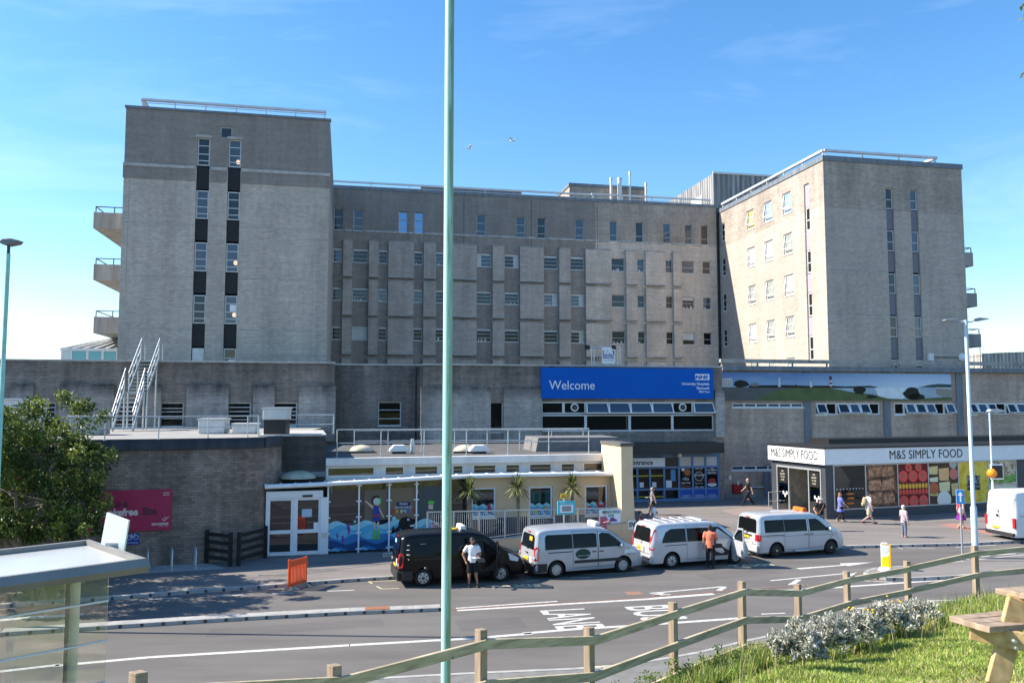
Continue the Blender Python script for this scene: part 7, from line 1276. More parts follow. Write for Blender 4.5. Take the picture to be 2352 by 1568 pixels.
# ------------------------------------------------------------------ people (x forward, y left, z up, unit height)
SKINS = [pm('fair skin', (.55, .34, .26), .5, var=.06, scale=8), pm('tanned skin', (.36, .19, .12), .5, var=.06, scale=8)]
def remesh(o, vox, it=2):
    m = o.modifiers.new('remesh', 'REMESH'); m.mode = 'VOXEL'; m.voxel_size = vox; m.use_smooth_shade = True
    s = o.modifiers.new('smooth', 'SMOOTH'); s.iterations = it; s.factor = .5
    dg = bpy.context.evaluated_depsgraph_get(); me = bpy.data.meshes.new_from_object(o.evaluated_get(dg)); o.modifiers.clear(); old = o.data; mats = list(old.materials); o.data = me; me.name = o.name
    if not me.materials:
        for q in mats: me.materials.append(q)
    return o
def loft(mb, secs, n=16, m=0):                                       # secs: (x, y, z, rx, ry)
    vs = [(x+rx*math.cos(6.2832*j/n), y+ry*math.sin(6.2832*j/n), z) for x, y, z, rx, ry in secs for j in range(n)]; k = len(secs)
    mb.add(vs, [(i*n+j, i*n+(j+1) % n, (i+1)*n+(j+1) % n, (i+1)*n+j) for i in range(k-1) for j in range(n)], m, True); mb.add(vs[:n], [tuple(range(n))[::-1]], m); mb.add(vs[-n:], [tuple(range(n))], m)
def person(P, face, h, label, top=None, bottom=None, legs='stand', armL='down', armR='down', sleeve=.45, long=1., hair=None, hairlen=0, skirt=None, skin=0, lean=0., turn=0., hat=None, shoe=None, shirt_low=.50):
    t = thing('person', label, 'person', P, face); H = h; V = Vector; S_ = lambda *p: V(p)*H
    hipL, hipR = S_(0, .052, .52), S_(0, -.052, .52)
    if legs == 'walk': kL, aL, kR, aR = S_(.085, .055, .29), S_(.135, .055, .045), S_(.02, -.055, .275), S_(-.15, -.055, .075)
    elif legs == 'stride': kL, aL, kR, aR = S_(.11, .055, .30), S_(.21, .055, .05), S_(-.02, -.055, .285), S_(-.2, -.055, .085)
    elif legs == 'relaxed': kL, aL, kR, aR = S_(.03, .075, .285), S_(.02, .10, .045), S_(.005, -.065, .28), S_(-.01, -.07, .045)
    else: kL, aL, kR, aR = S_(.012, .06, .285), S_(0, .062, .045), S_(.012, -.06, .285), S_(0, -.062, .045)
    ld = V((math.sin(lean), 0, math.cos(lean)-1)); sh = lambda s: S_(lean*.28, s*.112, .815); neck = S_(lean*.3, 0, .86); hc = S_(lean*.33+.012, 0, .932)
    def arm(s, mode):
        a = sh(s); y = s
        return {'down': [a, a+S_(-.005, y*.035, -.17), a+S_(.03, y*.04, -.33)], 'swingf': [a, a+S_(.06, y*.03, -.16), a+S_(.17, y*.02, -.26)], 'swingb': [a, a+S_(-.09, y*.03, -.145), a+S_(-.13, y*.04, -.305)], 'bent': [a, a+S_(.01, y*.05, -.17), a+S_(.15, -y*.02, -.19)],
                'hip': [a, a+S_(-.03, y*.085, -.155), a+S_(.04, y*.03, -.29)], 'phone': [a, a+S_(.02, y*.045, -.165), a+S_(.16, -y*.05, -.11)], 'up': [a, a+S_(.10, y*.07, -.06), a+S_(.17, y*.07, .10)], 'reach': [a, a+S_(.09, y*.03, -.14), a+S_(.24, y*.02, -.18)]}[mode]
    AL, AR = arm(1, armL), arm(-1, armR)
    b = MB()
    for hp, k, a in ((hipL, kL, aL), (hipR, kR, aR)): b.tube([hp+S_(0, 0, .03), hp-S_(0, 0, .05), k+S_(0, 0, .02), k-S_(.004, 0, .05), a+S_(-.004, 0, .04), a], [.056*H, .052*H, .036*H, .033*H, .022*H, .024*H], 12); b.ell(a+S_(.04, 0, -.02), (.075*H, .025*H, .022*H), 12, 8)
    lx = lambda z: lean*(z-.52)
    loft(b, [(lx(z)*H, 0, z*H, rx*H, ry*H) for z, rx, ry in ((.47, .05, .07), (.51, .066, .092), (.56, .062, .088), (.64, .056, .078), (.72, .066, .094), (.79, .062, .108), (.83, .046, .09), (.85, .034, .04))])
    b.tube([neck-S_(0, 0, .03), neck, hc-S_(.01, 0, .02)], [.036*H, .031*H, .031*H], 12)
    Rz = Matrix.Rotation(turn, 3, 'Z'); hd = lambda x, y, z: hc+Rz@S_(x, y, z)
    b.ell(hd(-.006, 0, .012), (.056*H, .044*H, .056*H), 16, 12); b.ell(hd(.012, 0, -.022), (.040*H, .034*H, .042*H), 14, 10); b.ell(hd(.052, 0, -.008), (.012*H, .008*H, .014*H), 8, 6)
    for s in (-1, 1): b.ell(hd(-.005, s*.045, -.003), (.012*H, .006*H, .017*H), 8, 6)
    hands = []
    for pts, s in ((AL, 1), (AR, -1)):
        b.tube([pts[0]+S_(0, -s*.02, .0), pts[0]-S_(0, 0, .02), pts[1], (pts[1]+pts[2])/2, pts[2]], [.034*H, .033*H, .025*H, .023*H, .016*H], 10)
        d = (pts[2]-pts[1]).normalized(); sd = V((0, 1, 0)) if abs(d.y) < .8 else V((1, 0, 0)); up = d.cross(sd).normalized(); pc = pts[2]+d*.03*H
        b.tube([pts[2], pc, pc+d*.022*H], [.016*H, .021*H, .02*H], 8)
        for k in range(4): r0 = pc+d*.02*H+up*(k-1.5)*.0105*H; ln = (.036, .042, .04, .031)[k]*H; b.tube([r0, r0+d*ln*.55, r0+d*ln*.9+sd*(-s)*.012*H], [.0062*H, .0058*H, .005*H], 6)
        b.tube([pts[2]+d*.012*H, pc+up*.022*H, pc+up*.03*H+d*.02*H], [.007*H, .0066*H, .0055*H], 6); hands.append(pc+d*.03*H)
    sk = SKINS[skin]; body = remesh(b.build('body', sk, t), .0095*h/1.7, 1)
    e = MB()
    for s in (-1, 1): e.ell(hd(.0465, s*.018, .012), (.006*H, .008*H, .005*H), 8, 6)
    e.build('eyes', WHITE, body); e = MB()
    for s in (-1, 1): e.ell(hd(.0505, s*.018, .012), (.003*H, .004*H, .004*H), 6, 5); e.obox(hd(.049, s*.01, .025), hd(.046, s*.028, .025), .004*H, .004*H)
    e.build('pupils_and_brows', BLACK, body); MB().obox(hd(.0455, -.013, -.038), hd(.0455, .013, -.038), .006*H, .006*H).build('mouth', pm('lips', (.36, .13, .11), .5, var=0), body)
    if hair:
        q = MB(); q.ell(hd(-.012, 0, .022), (.058*H, .050*H, .055*H), 16, 10, 0, -.05); q.ell(hd(-.026, 0, -.005), (.040*H, .046*H, .05*H), 14, 8)
        if hairlen == 1: q.tube([hd(-.05, 0, .03), hd(-.085, 0, .0), hd(-.085, 0, -.06)], [.02*H, .024*H, .01*H], 10)
        if hairlen == 2: q.ell(hd(-.035, 0, -.045), (.034*H, .052*H, .075*H), 14, 8)
        if hairlen == 3: q.ell(hd(-.06, 0, .05), (.028*H, .028*H, .028*H), 12, 8)
        q.build('hair', hair, t)
    if hat: MB().ell(hd(-.004, 0, .035), (.058*H, .052*H, .045*H), 16, 8, 0, -.1).tube([hd(0, 0, .03), hd(0, 0, .036)], [.088*H, .078*H], 18).build('sun_hat', hat, t)
    if top:
        q = MB(); loft(q, [(lx(z)*H, 0, z*H, rx*H, ry*H) for z, rx, ry in ((shirt_low, .077, .104), (.56, .074, .100), (.64, .069, .092), (.72, .078, .106), (.79, .072, .12), (.83, .056, .10), (.848, .04, .052))])
        for pts, s in ((AL, 1), (AR, -1)):
            a0 = pts[0]+S_(0, -s*.025, .005)
            if sleeve <= .5: q.tube([a0, pts[0]-S_(0, 0, .015), pts[0].lerp(pts[1], sleeve*1.6)], [.043*H, .044*H, .041*H], 12)
            elif sleeve > .02: q.tube([a0, pts[0]-S_(0, 0, .015), pts[1], pts[1].lerp(pts[2], (sleeve-.5)*2)], [.043*H, .043*H, .036*H, .028*H], 12)
        remesh(q.build('top', top, t), .012*h/1.7, 2)
    if bottom:
        q = MB(); loft(q, [(0, 0, z*H, rx*H, ry*H) for z, rx, ry in ((.455, .060, .088), (.50, .074, .100), (.545, .072, .097), (.575, .069, .093))])
        for hp, k, a in ((hipL, kL, aL), (hipR, kR, aR)):
            end = [hp+S_(0, 0, .02), hp-S_(0, 0, .05), hp.lerp(k, min(1, long*2)*.95)]; rr = [.062*H, .061*H, (.058 if long < .6 else .047)*H]
            if long > .6: end += [k.lerp(a, .5), a+S_(0, 0, .015)]; rr += [.042*H, .038*H]
            q.tube(end, rr, 12)
        remesh(q.build('shorts' if long < .6 else 'trousers', bottom, t), .012*h/1.7, 2)
    if skirt:
        m, zl_, w_ = skirt; q = MB(); n = 22; zs = [.58, .52, .45, (zl_+.45)/2, zl_]; rs = [.07, .092, .105, .105+w_*.5, .105+w_]
        vs = [((r_*.8+.006*math.sin(j*2.6)*i)*H*math.cos(6.2832*j/n), (r_+.006*math.sin(j*2.6)*i)*H*math.sin(6.2832*j/n), z*H) for i, (z, r_) in enumerate(zip(zs, rs)) for j in range(n)]
        q.add(vs, [(i*n+j, i*n+(j+1) % n, (i+1)*n+(j+1) % n, (i+1)*n+j) for i in range(4) for j in range(n)], 0, True); q.build('skirt', m, t)
    sm_ = shoe or BLACK
    for a in (aL, aR): MB().ell(a+S_(.035, 0, -.022), (.084*H, .031*H, .028*H), 12, 8).ell(a+S_(-.005, 0, .0), (.032*H, .029*H, .03*H), 10, 6).build('shoe', sm_, t)
    return t, hands, lambda *p: S_(*p)
def carry(o, t, label, cat):                                          # a carried thing stands at top level, where its owner holds it
    o.parent = None; o.location = t.location; o.rotation_euler = t.rotation_euler; return tag(o, label, cat)
def cl(name, c, **k): return pm(name, c, .85, var=k.get('var', .12), scale=k.get('scale', 9), bump=.15, spec=.2)
WT = cl('white cotton', (.78, .78, .80)); BKC = cl('black cloth', (.018, .018, .02)); CORAL = cl('coral shirt cloth', (.75, .20, .12)); PINK = cl('pink jacket cloth', (.50, .16, .22)); BROWNH = pm('dark hair', (.025, .016, .012), .6, var=.3, scale=30); BLOND = pm('blond hair', (.50, .33, .14), .6, var=.3, scale=30); GINGER = pm('ginger hair', (.35, .14, .06), .6, var=.3, scale=30); GREYH = pm('white hair', (.70, .68, .64), .7, var=.2, scale=30)
def gp(px, py, z=.12): return G(px, py, z)
def hp_(px, ptop, h, z=.12):                                          # place by the top of the head when the feet are hidden
    d = ray(px, ptop); k = (z+h-EYE)/d.z; return Vector((d.x*k, d.y*k, z))
t, hd_, S_ = person(gp(1085, 1347, 0), -1.45, 1.84, 'man in white polo shirt and black shorts by the open door of the black taxi', WT, BKC, 'relaxed', 'bent', 'hip', .42, .5, BROWNH, 0, None, 1, turn=.7)
carry(MB().obox(hd_[0]+Vector((-.05, .1, .0)), hd_[0]+Vector((.1, -.12, .03)), .2, .02).build('paper', WHITE, t), t, 'white papers held at the waist by the man at the black taxi', 'paper'); MB().ell(S_(.05, .0, .875), (.05, .06, .035), 10, 6).build('beard', BROWNH, t)
t, hd_, S_ = person(gp(1632, 1304, 0), 1.2, 1.80, 'man in a coral shirt and black trousers seen from behind at an open taxi door', CORAL, BKC, 'stand', 'down', 'reach', .45, 1, BROWNH, 0, None, 1, shirt_low=.47)
t, hd_, S_ = person(hp_(1388, 1172, 1.70), -1.0, 1.70, 'woman in a pink jacket with a red backpack looking at her phone', PINK, BKC, 'stand', 'phone', 'phone', .95, 1, BROWNH, 0, None, 0, turn=.2)
carry(MB().ell(S_(-.12, .01, .70), (.11, .16, .24), 14, 10).build('backpack', cl('red backpack', (.48, .05, .05)), t), t, 'red backpack worn by the woman in the pink jacket', 'backpack'); carry(MB().obox(hd_[0]+Vector((0, 0, -.03)), hd_[0]+Vector((0, 0, .07)), .03, .015).build('phone', BLACK, t), t, 'dark phone in the hands of the woman in the pink jacket', 'phone')
t, hd_, S_ = person(hp_(1501, 1152, 1.80), 2.75, 1.80, 'man in a white shirt raising one hand beside the yellow buttress', WT, cl('navy trousers', (.02, .025, .045)), 'stand', 'down', 'up', .42, 1, BROWNH, 0, None, 1)
t, hd_, S_ = person(hp_(1470, 1173, 1.64), -.3, 1.64, 'dark haired woman in a crimson vest half hidden by the yellow buttress', cl('crimson vest', (.25, .02, .05)), BKC, 'stand', 'down', 'bent', .03, 1, BROWNH, 3, None, 1)
t, hd_, S_ = person(hp_(1498, 1119, 1.66), 2.9, 1.66, 'blonde woman with a ponytail in a black and white top walking before the glass doors', cl('black and white top', (.3, .3, .31), var=.8, scale=14), cl('grey trousers', (.20, .18, .16)), 'walk', 'swingb', 'bent', .03, 1, BLOND, 1)
carry(MB().obox(hd_[1], hd_[1]+Vector((.1, 0, .02)), .12, .03).build('paper', WHITE, t), t, 'white paper carried by the blonde woman before the glass doors', 'paper')
t, hd_, S_ = person(gp(1719, 1161), 3.05, 1.82, 'bald man in black striding left along the foot of the brick wall', BKC, BKC, 'stride', 'swingb', 'swingf', .42, 1, None, 0, None, 0)
t, hd_, S_ = person(hp_(1884, 1141, 1.80), -1.5, 1.76, 'man in cream sun hat and black T-shirt with shoulder bag behind the plain silver van', BKC, cl('khaki trousers', (.20, .18, .14)), 'stand', 'down', 'hip', .42, 1, BROWNH, 0, None, 0, hat=cl('cream hat', (.55, .50, .40)))
strap = MB().tube([S_(.07, .08, .82), S_(.10, 0, .68), S_(.075, -.10, .52)], .02, 6).tube([S_(-.07, .08, .82), S_(-.09, 0, .68), S_(-.04, -.10, .52)], .02, 6).build('bag_strap', cl('brown strap', (.22, .13, .07)), t); sbag = carry(MB().box(-.05, .15, -.28, -.18, .78, 1.0).build('shoulder_bag', bpy.data.materials['brown strap'], t, .03), t, 'brown shoulder bag on a strap worn by the man in the sun hat', 'bag'); strap.parent = sbag
BLUEP = cl('blue patterned cloth', (.15, .18, .55), var=.6, scale=16)
t, hd_, S_ = person(gp(1931, 1198), .1, 1.66, 'woman in a blue patterned tunic and black leggings walking past the shop window', BLUEP, BKC, 'walk', 'swingf', 'swingf', .4, 1, GINGER, 2, (BLUEP, .36, .02), 0, shoe=cl('pale sandal', (.5, .35, .25)))
t, hd_, S_ = person(gp(1995, 1203), .05, 1.80, 'man in cream shorts with a khaki backpack walking past the shop', WT, cl('cream shorts', (.52, .46, .36)), 'stride', 'swingf', 'down', .42, .5, BROWNH, 0, None, 0, lean=.08, shoe=cl('dark trainers', (.10, .06, .07)))
carry(MB().ell(S_(-.11, 0, .70), (.12, .17, .27), 14, 10).ell(S_(-.17, 0, .62), (.07, .12, .12), 12, 8).build('backpack', cl('khaki backpack', (.36, .30, .19)), t), t, 'khaki backpack on the back of the man in cream shorts', 'backpack')
t, hd_, S_ = person(gp(2077, 1233), .25, 1.62, 'white haired woman in a floral blouse and grey trousers standing alone on the forecourt', cl('floral cloth', (.48, .36, .40), var=.9, scale=18), cl('slate trousers', (.16, .17, .21)), 'stand', 'bent', 'down', .95, 1, GREYH, 0, None, 0, shoe=cl('pink shoe', (.55, .35, .32)), shirt_low=.45)
carry(MB().box(-.1, .12, .16, .26, .82, 1.05).build('handbag', BLACK, t, .03), t, 'black handbag at the side of the white haired woman', 'bag')
t, hd_, S_ = person(gp(2208, 1214), .2, 1.66, 'woman in purple and magenta skirt with white shoulder bag behind the blue arrow sign', cl('crimson top', (.42, .03, .07)), None, 'walk', 'down', 'down', .05, 1, BLOND, 2, (cl('purple skirt', (.16, .02, .20), var=.6, scale=5), .30, .06), 0, shoe=cl('tan sandal', (.45, .3, .2)))
carry(MB().box(-.28, -.02, -.28, -.16, .88, 1.16).build('shoulder_bag', WT, t, .05), t, 'white shoulder bag of the woman in the purple and magenta skirt', 'bag')

# ------------------------------------------------------------------ grass bank
def bankpt(s, tt):
    i = min(int(s), len(FP)-2); k = s-i; p = FP[i].lerp(FP[i+1], k); zf = p.z-1.15; cx = (-3.+.02, 1.5)[0] if p.x < -2 else p.x*1.05+.2
    q = Vector((cx+.6, .6, 5.0 if p.x < 0 else 5.0+min(.65, p.x*.2))); r_ = Vector((p.x, p.y, zf)).lerp(q, tt); r_.z += .05*math.sin(r_.x*2.3)*math.cos(r_.y*1.9)*min(1, tt*4)
    return r_
NS, NT = 66, 30; gb = MB(); vs = []
for a in range(NS+1):
    s = (len(FP)-1)*a/NS
    p = bankpt(s, 0); vs += [(p.x, p.y+1.1, .02), (p.x, p.y+.55, p.z-.05)]
    vs += [tuple(bankpt(s, bq/NT)) for bq in range(NT+1)]
k = NT+3; gb.add(vs, [(a*k+c, (a+1)*k+c, (a+1)*k+c+1, a*k+c+1) for a in range(NS) for c in range(k-1)], 0, True)
LAWN = pm('lawn soil', (.20, .22, .065), .95, var=.45, scale=2.5, bump=.3); st(gb, 'grass_bank', LAWN)
ed = MB()
for a in range(NS):
    p, q = bankpt((len(FP)-1)*a/NS, 0), bankpt((len(FP)-1)*(a+1)/NS, 0)
    if p.x < 5: ed.poly([(p.x, p.y+.12, p.z-.04), (q.x, q.y+.12, q.z-.04), (q.x, q.y+.42, q.z-.05), (p.x, p.y+.42, p.z-.05)]); ed.poly([(p.x, p.y+.42, p.z-.05), (q.x, q.y+.42, q.z-.05), (q.x, q.y+.42, q.z-.6), (p.x, p.y+.42, p.z-.6)])
st(ed, 'bank_edging', PAVEC)
def leafmat(name, col, tr=.35, rough=.5):
    m, t, b = nodes(name); N, L = t.nodes.new, t.links.new; b.inputs['Roughness'].default_value = rough; b.inputs['Specular IOR Level'].default_value = .3
    oi = N('ShaderNodeTexCoord'); n = N('ShaderNodeTexNoise'); n.inputs['Scale'].default_value = 2.2; n.inputs['Detail'].default_value = 4; L(oi.outputs['Object'], n.inputs[0]); r = N('ShaderNodeMapRange'); r.inputs[1].default_value = .3; r.inputs[2].default_value = .7; r.inputs[3].default_value = .65; r.inputs[4].default_value = 1.35; L(n.outputs[0], r.inputs[0])
    x = N('ShaderNodeVectorMath'); x.operation = 'SCALE'; x.inputs[0].default_value = col; L(r.outputs[0], x.inputs['Scale']); L(x.outputs[0], b.inputs['Base Color'])
    tl = N('ShaderNodeBsdfTranslucent'); L(x.outputs[0], tl.inputs[0]); mx = N('ShaderNodeMixShader'); mx.inputs[0].default_value = tr; L(b.outputs[0], mx.inputs[1]); L(tl.outputs[0], mx.inputs[2]); L(mx.outputs[0], t.nodes['Material Output'].inputs[0]); return m
GM = [leafmat('grass green', (.24, .34, .06)), leafmat('grass yellow green', (.37, .42, .11)), leafmat('dry grass', (.48, .42, .22), .2)]
rnd = random.Random(3); vs, fs, ms = [], [], []
def blade(p, h, w_, m, bend=.5):
    a = rnd.uniform(0, 6.283); c, s = math.cos(a), math.sin(a); b_ = rnd.uniform(.1, bend)*h; q = rnd.uniform(0, 6.283); bx, by = b_*math.cos(q), b_*math.sin(q); i = len(vs)
    vs.extend([(p.x-c*w_, p.y-s*w_, p.z-.01), (p.x+c*w_, p.y+s*w_, p.z-.01), (p.x+bx*.4+c*w_*.7, p.y+by*.4+s*w_*.7, p.z+h*.6), (p.x+bx*.4-c*w_*.7, p.y+by*.4-s*w_*.7, p.z+h*.6), (p.x+bx, p.y+by, p.z+h)]); fs.extend([(i, i+1, i+2, i+3), (i+3, i+2, i+4)]); ms.extend([m, m])
cnt = 0
while cnt < 105000:
    s = rnd.uniform(3.2, len(FP)-1.01); tt = rnd.random()**1.15*.78; p = bankpt(s, tt)
    if p.y < 4.2: continue
    px = CX+FPX*p.x/p.y
    if px > 2520 or px < 1100: continue
    edge = tt < .1; m = rnd.choices((0, 1, 2), (6, 5, 1.2))[0]
    patch = math.sin(p.x*1.7+p.y*.6)+math.sin(p.y*1.3-p.x*.8)
    if patch > 1.1 and rnd.random() < .5: m = 2
    blade(p, rnd.uniform(.10, .30) if edge else rnd.uniform(.025, .07)*(1.25 if patch < -.6 else 1), rnd.uniform(.004, .008)*(.6+p.y/14), m, .9 if not edge else .6); cnt += 1
for _ in range(650):                                                  # tall seeding stalks along the fence
    s = rnd.uniform(5, len(FP)-1.2); p = bankpt(s, rnd.uniform(.0, .16)); blade(p, rnd.uniform(.25, .55), .005*(p.y/12), 2 if rnd.random() < .5 else 1, .35)
me = bpy.data.meshes.new('grass'); me.from_pydata(vs, [], fs)
for m in GM: me.materials.append(m)
me.polygons.foreach_set('material_index', ms); me.update(); o = bpy.data.objects.new('grass', me); COL.objects.link(o); tag(o, kind='stuff')
def leaf(mb, p, ln, wd, d, nrm, m):
    d = d.normalized(); s = d.cross(nrm); s = s.normalized() if s.length > 1e-4 else d.orthogonal().normalized(); n = s.cross(d)
    mb.add([p, p+d*ln*.45+s*wd*.5+n*wd*.12, p+d*ln-n*wd*.15, p+d*ln*.45-s*wd*.5+n*wd*.12], [(0, 1, 2), (0, 2, 3)], m)
def rv(r_=rnd): 
    while True:
        v = Vector((r_.uniform(-1, 1), r_.uniform(-1, 1), r_.uniform(-1, 1)))
        if .05 < v.length < 1: return v
# silver leaved shrubs and green weeds along the fence
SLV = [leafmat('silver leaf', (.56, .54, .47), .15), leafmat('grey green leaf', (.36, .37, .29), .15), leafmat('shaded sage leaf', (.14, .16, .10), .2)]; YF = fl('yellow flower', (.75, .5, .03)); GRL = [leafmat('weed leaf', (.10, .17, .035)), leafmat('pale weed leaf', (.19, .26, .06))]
for i, (px, py, Y, rr_, hh, lab) in enumerate(((1832, 1470, 11.0, .42, .52, 'large silver leaved shrub at the near end of the row below the fence'), (1905, 1450, 12.0, .46, .50, 'dense silver leaved shrub, second from the near end of the row'), (1975, 1432, 13.0, .50, .48, 'silver leaved shrub dotted with yellow flowers in the middle of the row'), (2050, 1408, 14.0, .52, .46, 'silver leaved shrub with yellow flower heads, second from the far end of the row'), (2112, 1396, 15.0, .45, .36, 'thin silver leaved shrub at the far end of the row, half lost in grass'))):
    P = at(px, py, Y); P.z = at(px, py+8, Y).z-.12; t = thing('silver_shrub', lab, 'shrub', P, 0, 'silver shrubs under the fence'); mb = MB(); sb = MB()
    for c in range(105):
        v = rv(); v = Vector((v.x*rr_*.95, v.y*rr_*.85, abs(v.z)*hh*.85)); v *= 1-.25*rnd.random()**2
        sb.tube([(v.x*.3, v.y*.3, 0), v], [.008, .004], 4)
        for k in range(26):
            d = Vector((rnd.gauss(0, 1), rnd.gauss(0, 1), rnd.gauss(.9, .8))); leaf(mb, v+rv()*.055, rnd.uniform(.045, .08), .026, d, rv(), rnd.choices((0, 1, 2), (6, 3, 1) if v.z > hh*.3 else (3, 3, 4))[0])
    sb.build('stems', GRL[0], t); mb.build('foliage', SLV, t)
    if i in (2, 3):
        fm2 = MB()
        for k in range(7): v = Vector((rnd.gauss(0, .12), rnd.gauss(0, .12), hh*rnd.uniform(.75, .95))); fm2.ell(v, (.022, .022, .012), 6, 4)
        tag(fm2.build('flowers', YF, t), kind='stuff')
for i, (s, tt, lab) in enumerate(((4.6, .02, 'low green weed clump at the foot of the fence near the bottom edge'), (5.05, .03, 'leafy green weeds around the fence post left of the silver shrubs'), (5.6, .05, 'green weeds between the fence post and the silver shrubs'), (4.2, .03, 'green weed clump lowest in the picture by the fence'))):
    P = bankpt(s, tt); t = thing('weed_clump', lab, 'weeds', P, 0, 'green weeds at the fence foot'); mb = MB(); sb = MB()
    for c in range(46):
        v = rv(); v = Vector((v.x*.6, v.y*.45, abs(v.z)*.36)); sb.tube([(v.x*.8, v.y*.8, 0), v], .004, 4)
        for k in range(16): leaf(mb, v+rv()*.06, rnd.uniform(.03, .055), .025, Vector((rnd.gauss(0, 1), rnd.gauss(0, 1), rnd.gauss(.5, .7))), rv(), rnd.randint(0, 1))
    sb.build('stems', GRL[0], t); mb.build('foliage', GRL, t)
# ------------------------------------------------------------------ trees
BARK = pm('grey bark', (.20, .17, .14), .9, var=.35, scale=6, bump=.4)
TL_ = [leafmat('tree leaf', (.10, .15, .03), .4, .4), leafmat('light tree leaf', (.20, .25, .06), .45, .4), leafmat('dark tree leaf', (.05, .08, .02), .35, .4)]; BERRY = fl('orange berry', (.55, .10, .02))
def tree(name, label, base, crown, rad, nclump, nleaf, ls, trunk, seed, mats, berries=0, limbs=9, cat='tree', hole=()):
    r_ = random.Random(seed); t = thing(name, label, cat, base); cr = crown-base; tb_ = MB()
    tips = []
    th = cr.z*.42; tb_.tube([(0, 0, -.1), (.02, 0, th*.5), (cr.x*.2, cr.y*.2, th)], [trunk, trunk*.85, trunk*.7], 10)
    for k in range(limbs):
        a = 6.2832*k/limbs+r_.uniform(-.3, .3); e = cr+Vector((rad[0]*.75*math.cos(a), rad[1]*.75*math.sin(a), rad[2]*r_.uniform(-.35, .75))); s0 = Vector((cr.x*.2, cr.y*.2, th*r_.uniform(.55, 1))); mid = s0.lerp(e, .5)+Vector((0, 0, .25)); tb_.tube([s0, s0.lerp(mid, .5)+rv(r_)*.08, mid, mid.lerp(e, .5)+rv(r_)*.12, e], [trunk*.5, trunk*.42, trunk*.3, trunk*.18, trunk*.07], 7)
        for q in range(4): f_ = s0.lerp(e, r_.uniform(.4, .9)); g2 = f_+Vector((r_.uniform(-1, 1)*rad[0]*.4, r_.uniform(-1, 1)*rad[1]*.4, r_.uniform(-.2, .6)*rad[2]*.5)); tb_.tube([f_, f_.lerp(g2, .5)+rv(r_)*.08, g2], [trunk*.18, trunk*.1, trunk*.04], 5)
    tb_.build('trunk', BARK, t); mb = MB(); bb = MB()
    for c in range(nclump):
        v = rv(r_); v = v.normalized()*(v.length**.45)*(1.25 if c % 11 == 0 else 1); sq_ = 1+.22*math.sin(v.x*5+seed)*math.cos(v.y*4)+.12*math.sin(v.z*9); v = Vector((v.x*rad[0], v.y*rad[1], v.z*rad[2]))*sq_; c0_ = cr+v; cs_ = r_.uniform(.22, .5); fav = r_.choices((0, 1, 2), (4, 3, 3))[0]; out = v.normalized()
        for k in range(int(nleaf*cs_*2.6)):
            p = c0_+rv(r_)*cs_; d = out*.5+rv(r_)+Vector((0, 0, -.25)); leaf(mb, p, ls*r_.uniform(.7, 1.25), ls*.5, d, Vector((0, 0, 1))+rv(r_)*.9, fav if r_.random() < .7 else r_.randint(0, 2))
        if berries and r_.random() < berries:
            q = c0_+rv(r_)*.3
            for k in range(9): bb.ell(q+rv(r_)*.09, (.022, .022, .022), 6, 4)
    mb.build('crown', mats, t)
    if berries: bb.build('berries', BERRY, t)
    return t
tree('rowan_tree', 'leafy green tree with a few orange berries by the curved brick wall, left edge', Vector((-17.8, 30.6, .1)), Vector((-18.6, 30.4, 4.3)), (3.6, 3.0, 2.5), 300, 130, .17, .17, 11, TL_, .05)
# overhanging tree whose twigs reach the top right corner
B_ = at(2352, 30, 11.); tree('overhanging_tree', 'tree outside the right edge whose leafy twig tips show in the top right corner', Vector((B_.x+4.2, B_.y+.5, 3.2)), Vector((B_.x+2.45, B_.y, B_.z+.75)), (2.15, 2.0, 1.6), 60, 70, .11, .16, 5, [SLV[1], TL_[0], TL_[1]])
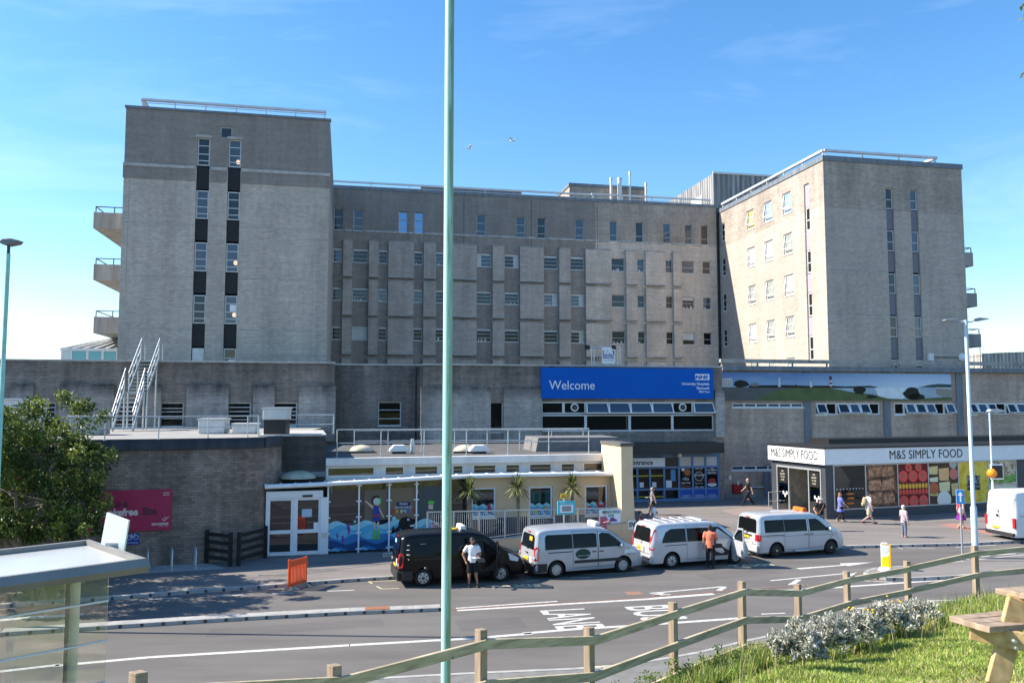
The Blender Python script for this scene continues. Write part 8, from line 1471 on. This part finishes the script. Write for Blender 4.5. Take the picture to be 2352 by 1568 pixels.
# cabbage palms in front of the annex
CL_ = [leafmat('palm leaf', (.10, .13, .035), .2), leafmat('pale palm leaf', (.33, .34, .14), .2), leafmat('dark palm leaf', (.04, .055, .02), .2)]
for i, (x, y, s_, lab) in enumerate(((1478, 1115, 1.0, 'spiky cabbage palm in front of the leftmost annex window with sea stickers'), (1800, 1095, 1.02, 'spiky cabbage palm on the plain yellow wall between two annex windows'), (2163, 1090, .98, 'spiky cabbage palm behind the cyan timetable panel'))):
    u, z = fb(x, y, -.75); P = A.O+Matrix.Rotation(A.yaw, 3, 'Z')@Vector((u, -.75, 0)); P.z = .15; hz_ = z-.15; t = thing('cabbage_palm', lab, 'palm', P, 0, 'cabbage palms along the yellow annex')
    MB().tube([(0, 0, 0), (.03, 0, hz_*.5), (0, 0, hz_)], [.11, .09, .08], 10).build('trunk', BARK, t); mb = MB()
    for k in range(110):
        a = rnd.uniform(0, 6.283); el = rnd.uniform(-.75, 1.45); L_ = rnd.uniform(.65, 1.0)*s_; d = Vector((math.cos(a)*math.cos(el), math.sin(a)*math.cos(el), math.sin(el))); sd_ = Vector((-math.sin(a), math.cos(a), 0)); o_ = Vector((0, 0, hz_)); p = [o_+d*.05, o_+d*L_*.5+Vector((0, 0, .02)), o_+d*L_+Vector((0, 0, -.22*L_*math.cos(el)))]; w_ = .03
        mb.add([p[0]-sd_*w_*.6, p[0]+sd_*w_*.6, p[1]+sd_*w_, p[1]-sd_*w_, p[2]], [(0, 1, 2, 3), (3, 2, 4)], rnd.choices((0, 1, 2), (4, 3, 3))[0])
    mb.build('crown', CL_, t)
# gulls
for px, py, rz, lab in ((1078, 340, .3, 'white gull gliding in the sky just right of the lamp column'), (1176, 323, -.4, 'white gull flying in the sky further right of the lamp column')):
    P = at(px, py, 62); t = thing('gull', lab, 'bird', P, rz, 'gulls in the sky'); b = MB(); b.ell((0, 0, 0), (.2, .06, .06), 10, 8).ell((.19, 0, .03), (.05, .04, .04), 8, 6); b.prism([(-.18, -.03), (-.3, -.06), (-.3, .06), (-.18, .03)], lambda a, c: (a, c, 0), lambda a, c: (a, c, .02)); b.build('body', WHITE, t)
    for s in (-1, 1): MB().prism([(.08, .03), (.1, .3), (.0, .62), (-.06, .3), (-.07, .03)], lambda a, c: (a, s*c, .03+.12*(c if c < .3 else .3+(c-.3)*.2)), lambda a, c: (a, s*c, .05+.12*(c if c < .3 else .3+(c-.3)*.2))).build('wing', WHITED, t)

# wooded rise behind the viewpoint (seen only mirrored in the windows)
hb = MB(); n = 60; vs = []
for i in range(n+1):
    x = -260+520*i/n
    for k, (y, z) in enumerate(((-14, .05), (-22, 2.5), (-34, 6), (-50, 9), (-90, 10), (-140, .05))): vs.append((x, y, max(.05, z*(1+.16*math.sin(x*.13+k)+.1*math.sin(x*.41+k*2)))))
hb.add(vs, [(i*6+j, (i+1)*6+j, (i+1)*6+j+1, i*6+j+1) for i in range(n) for j in range(5)], 0, True); st(hb, 'hillside', leafmat('hillside foliage', (.035, .05, .018), .1))
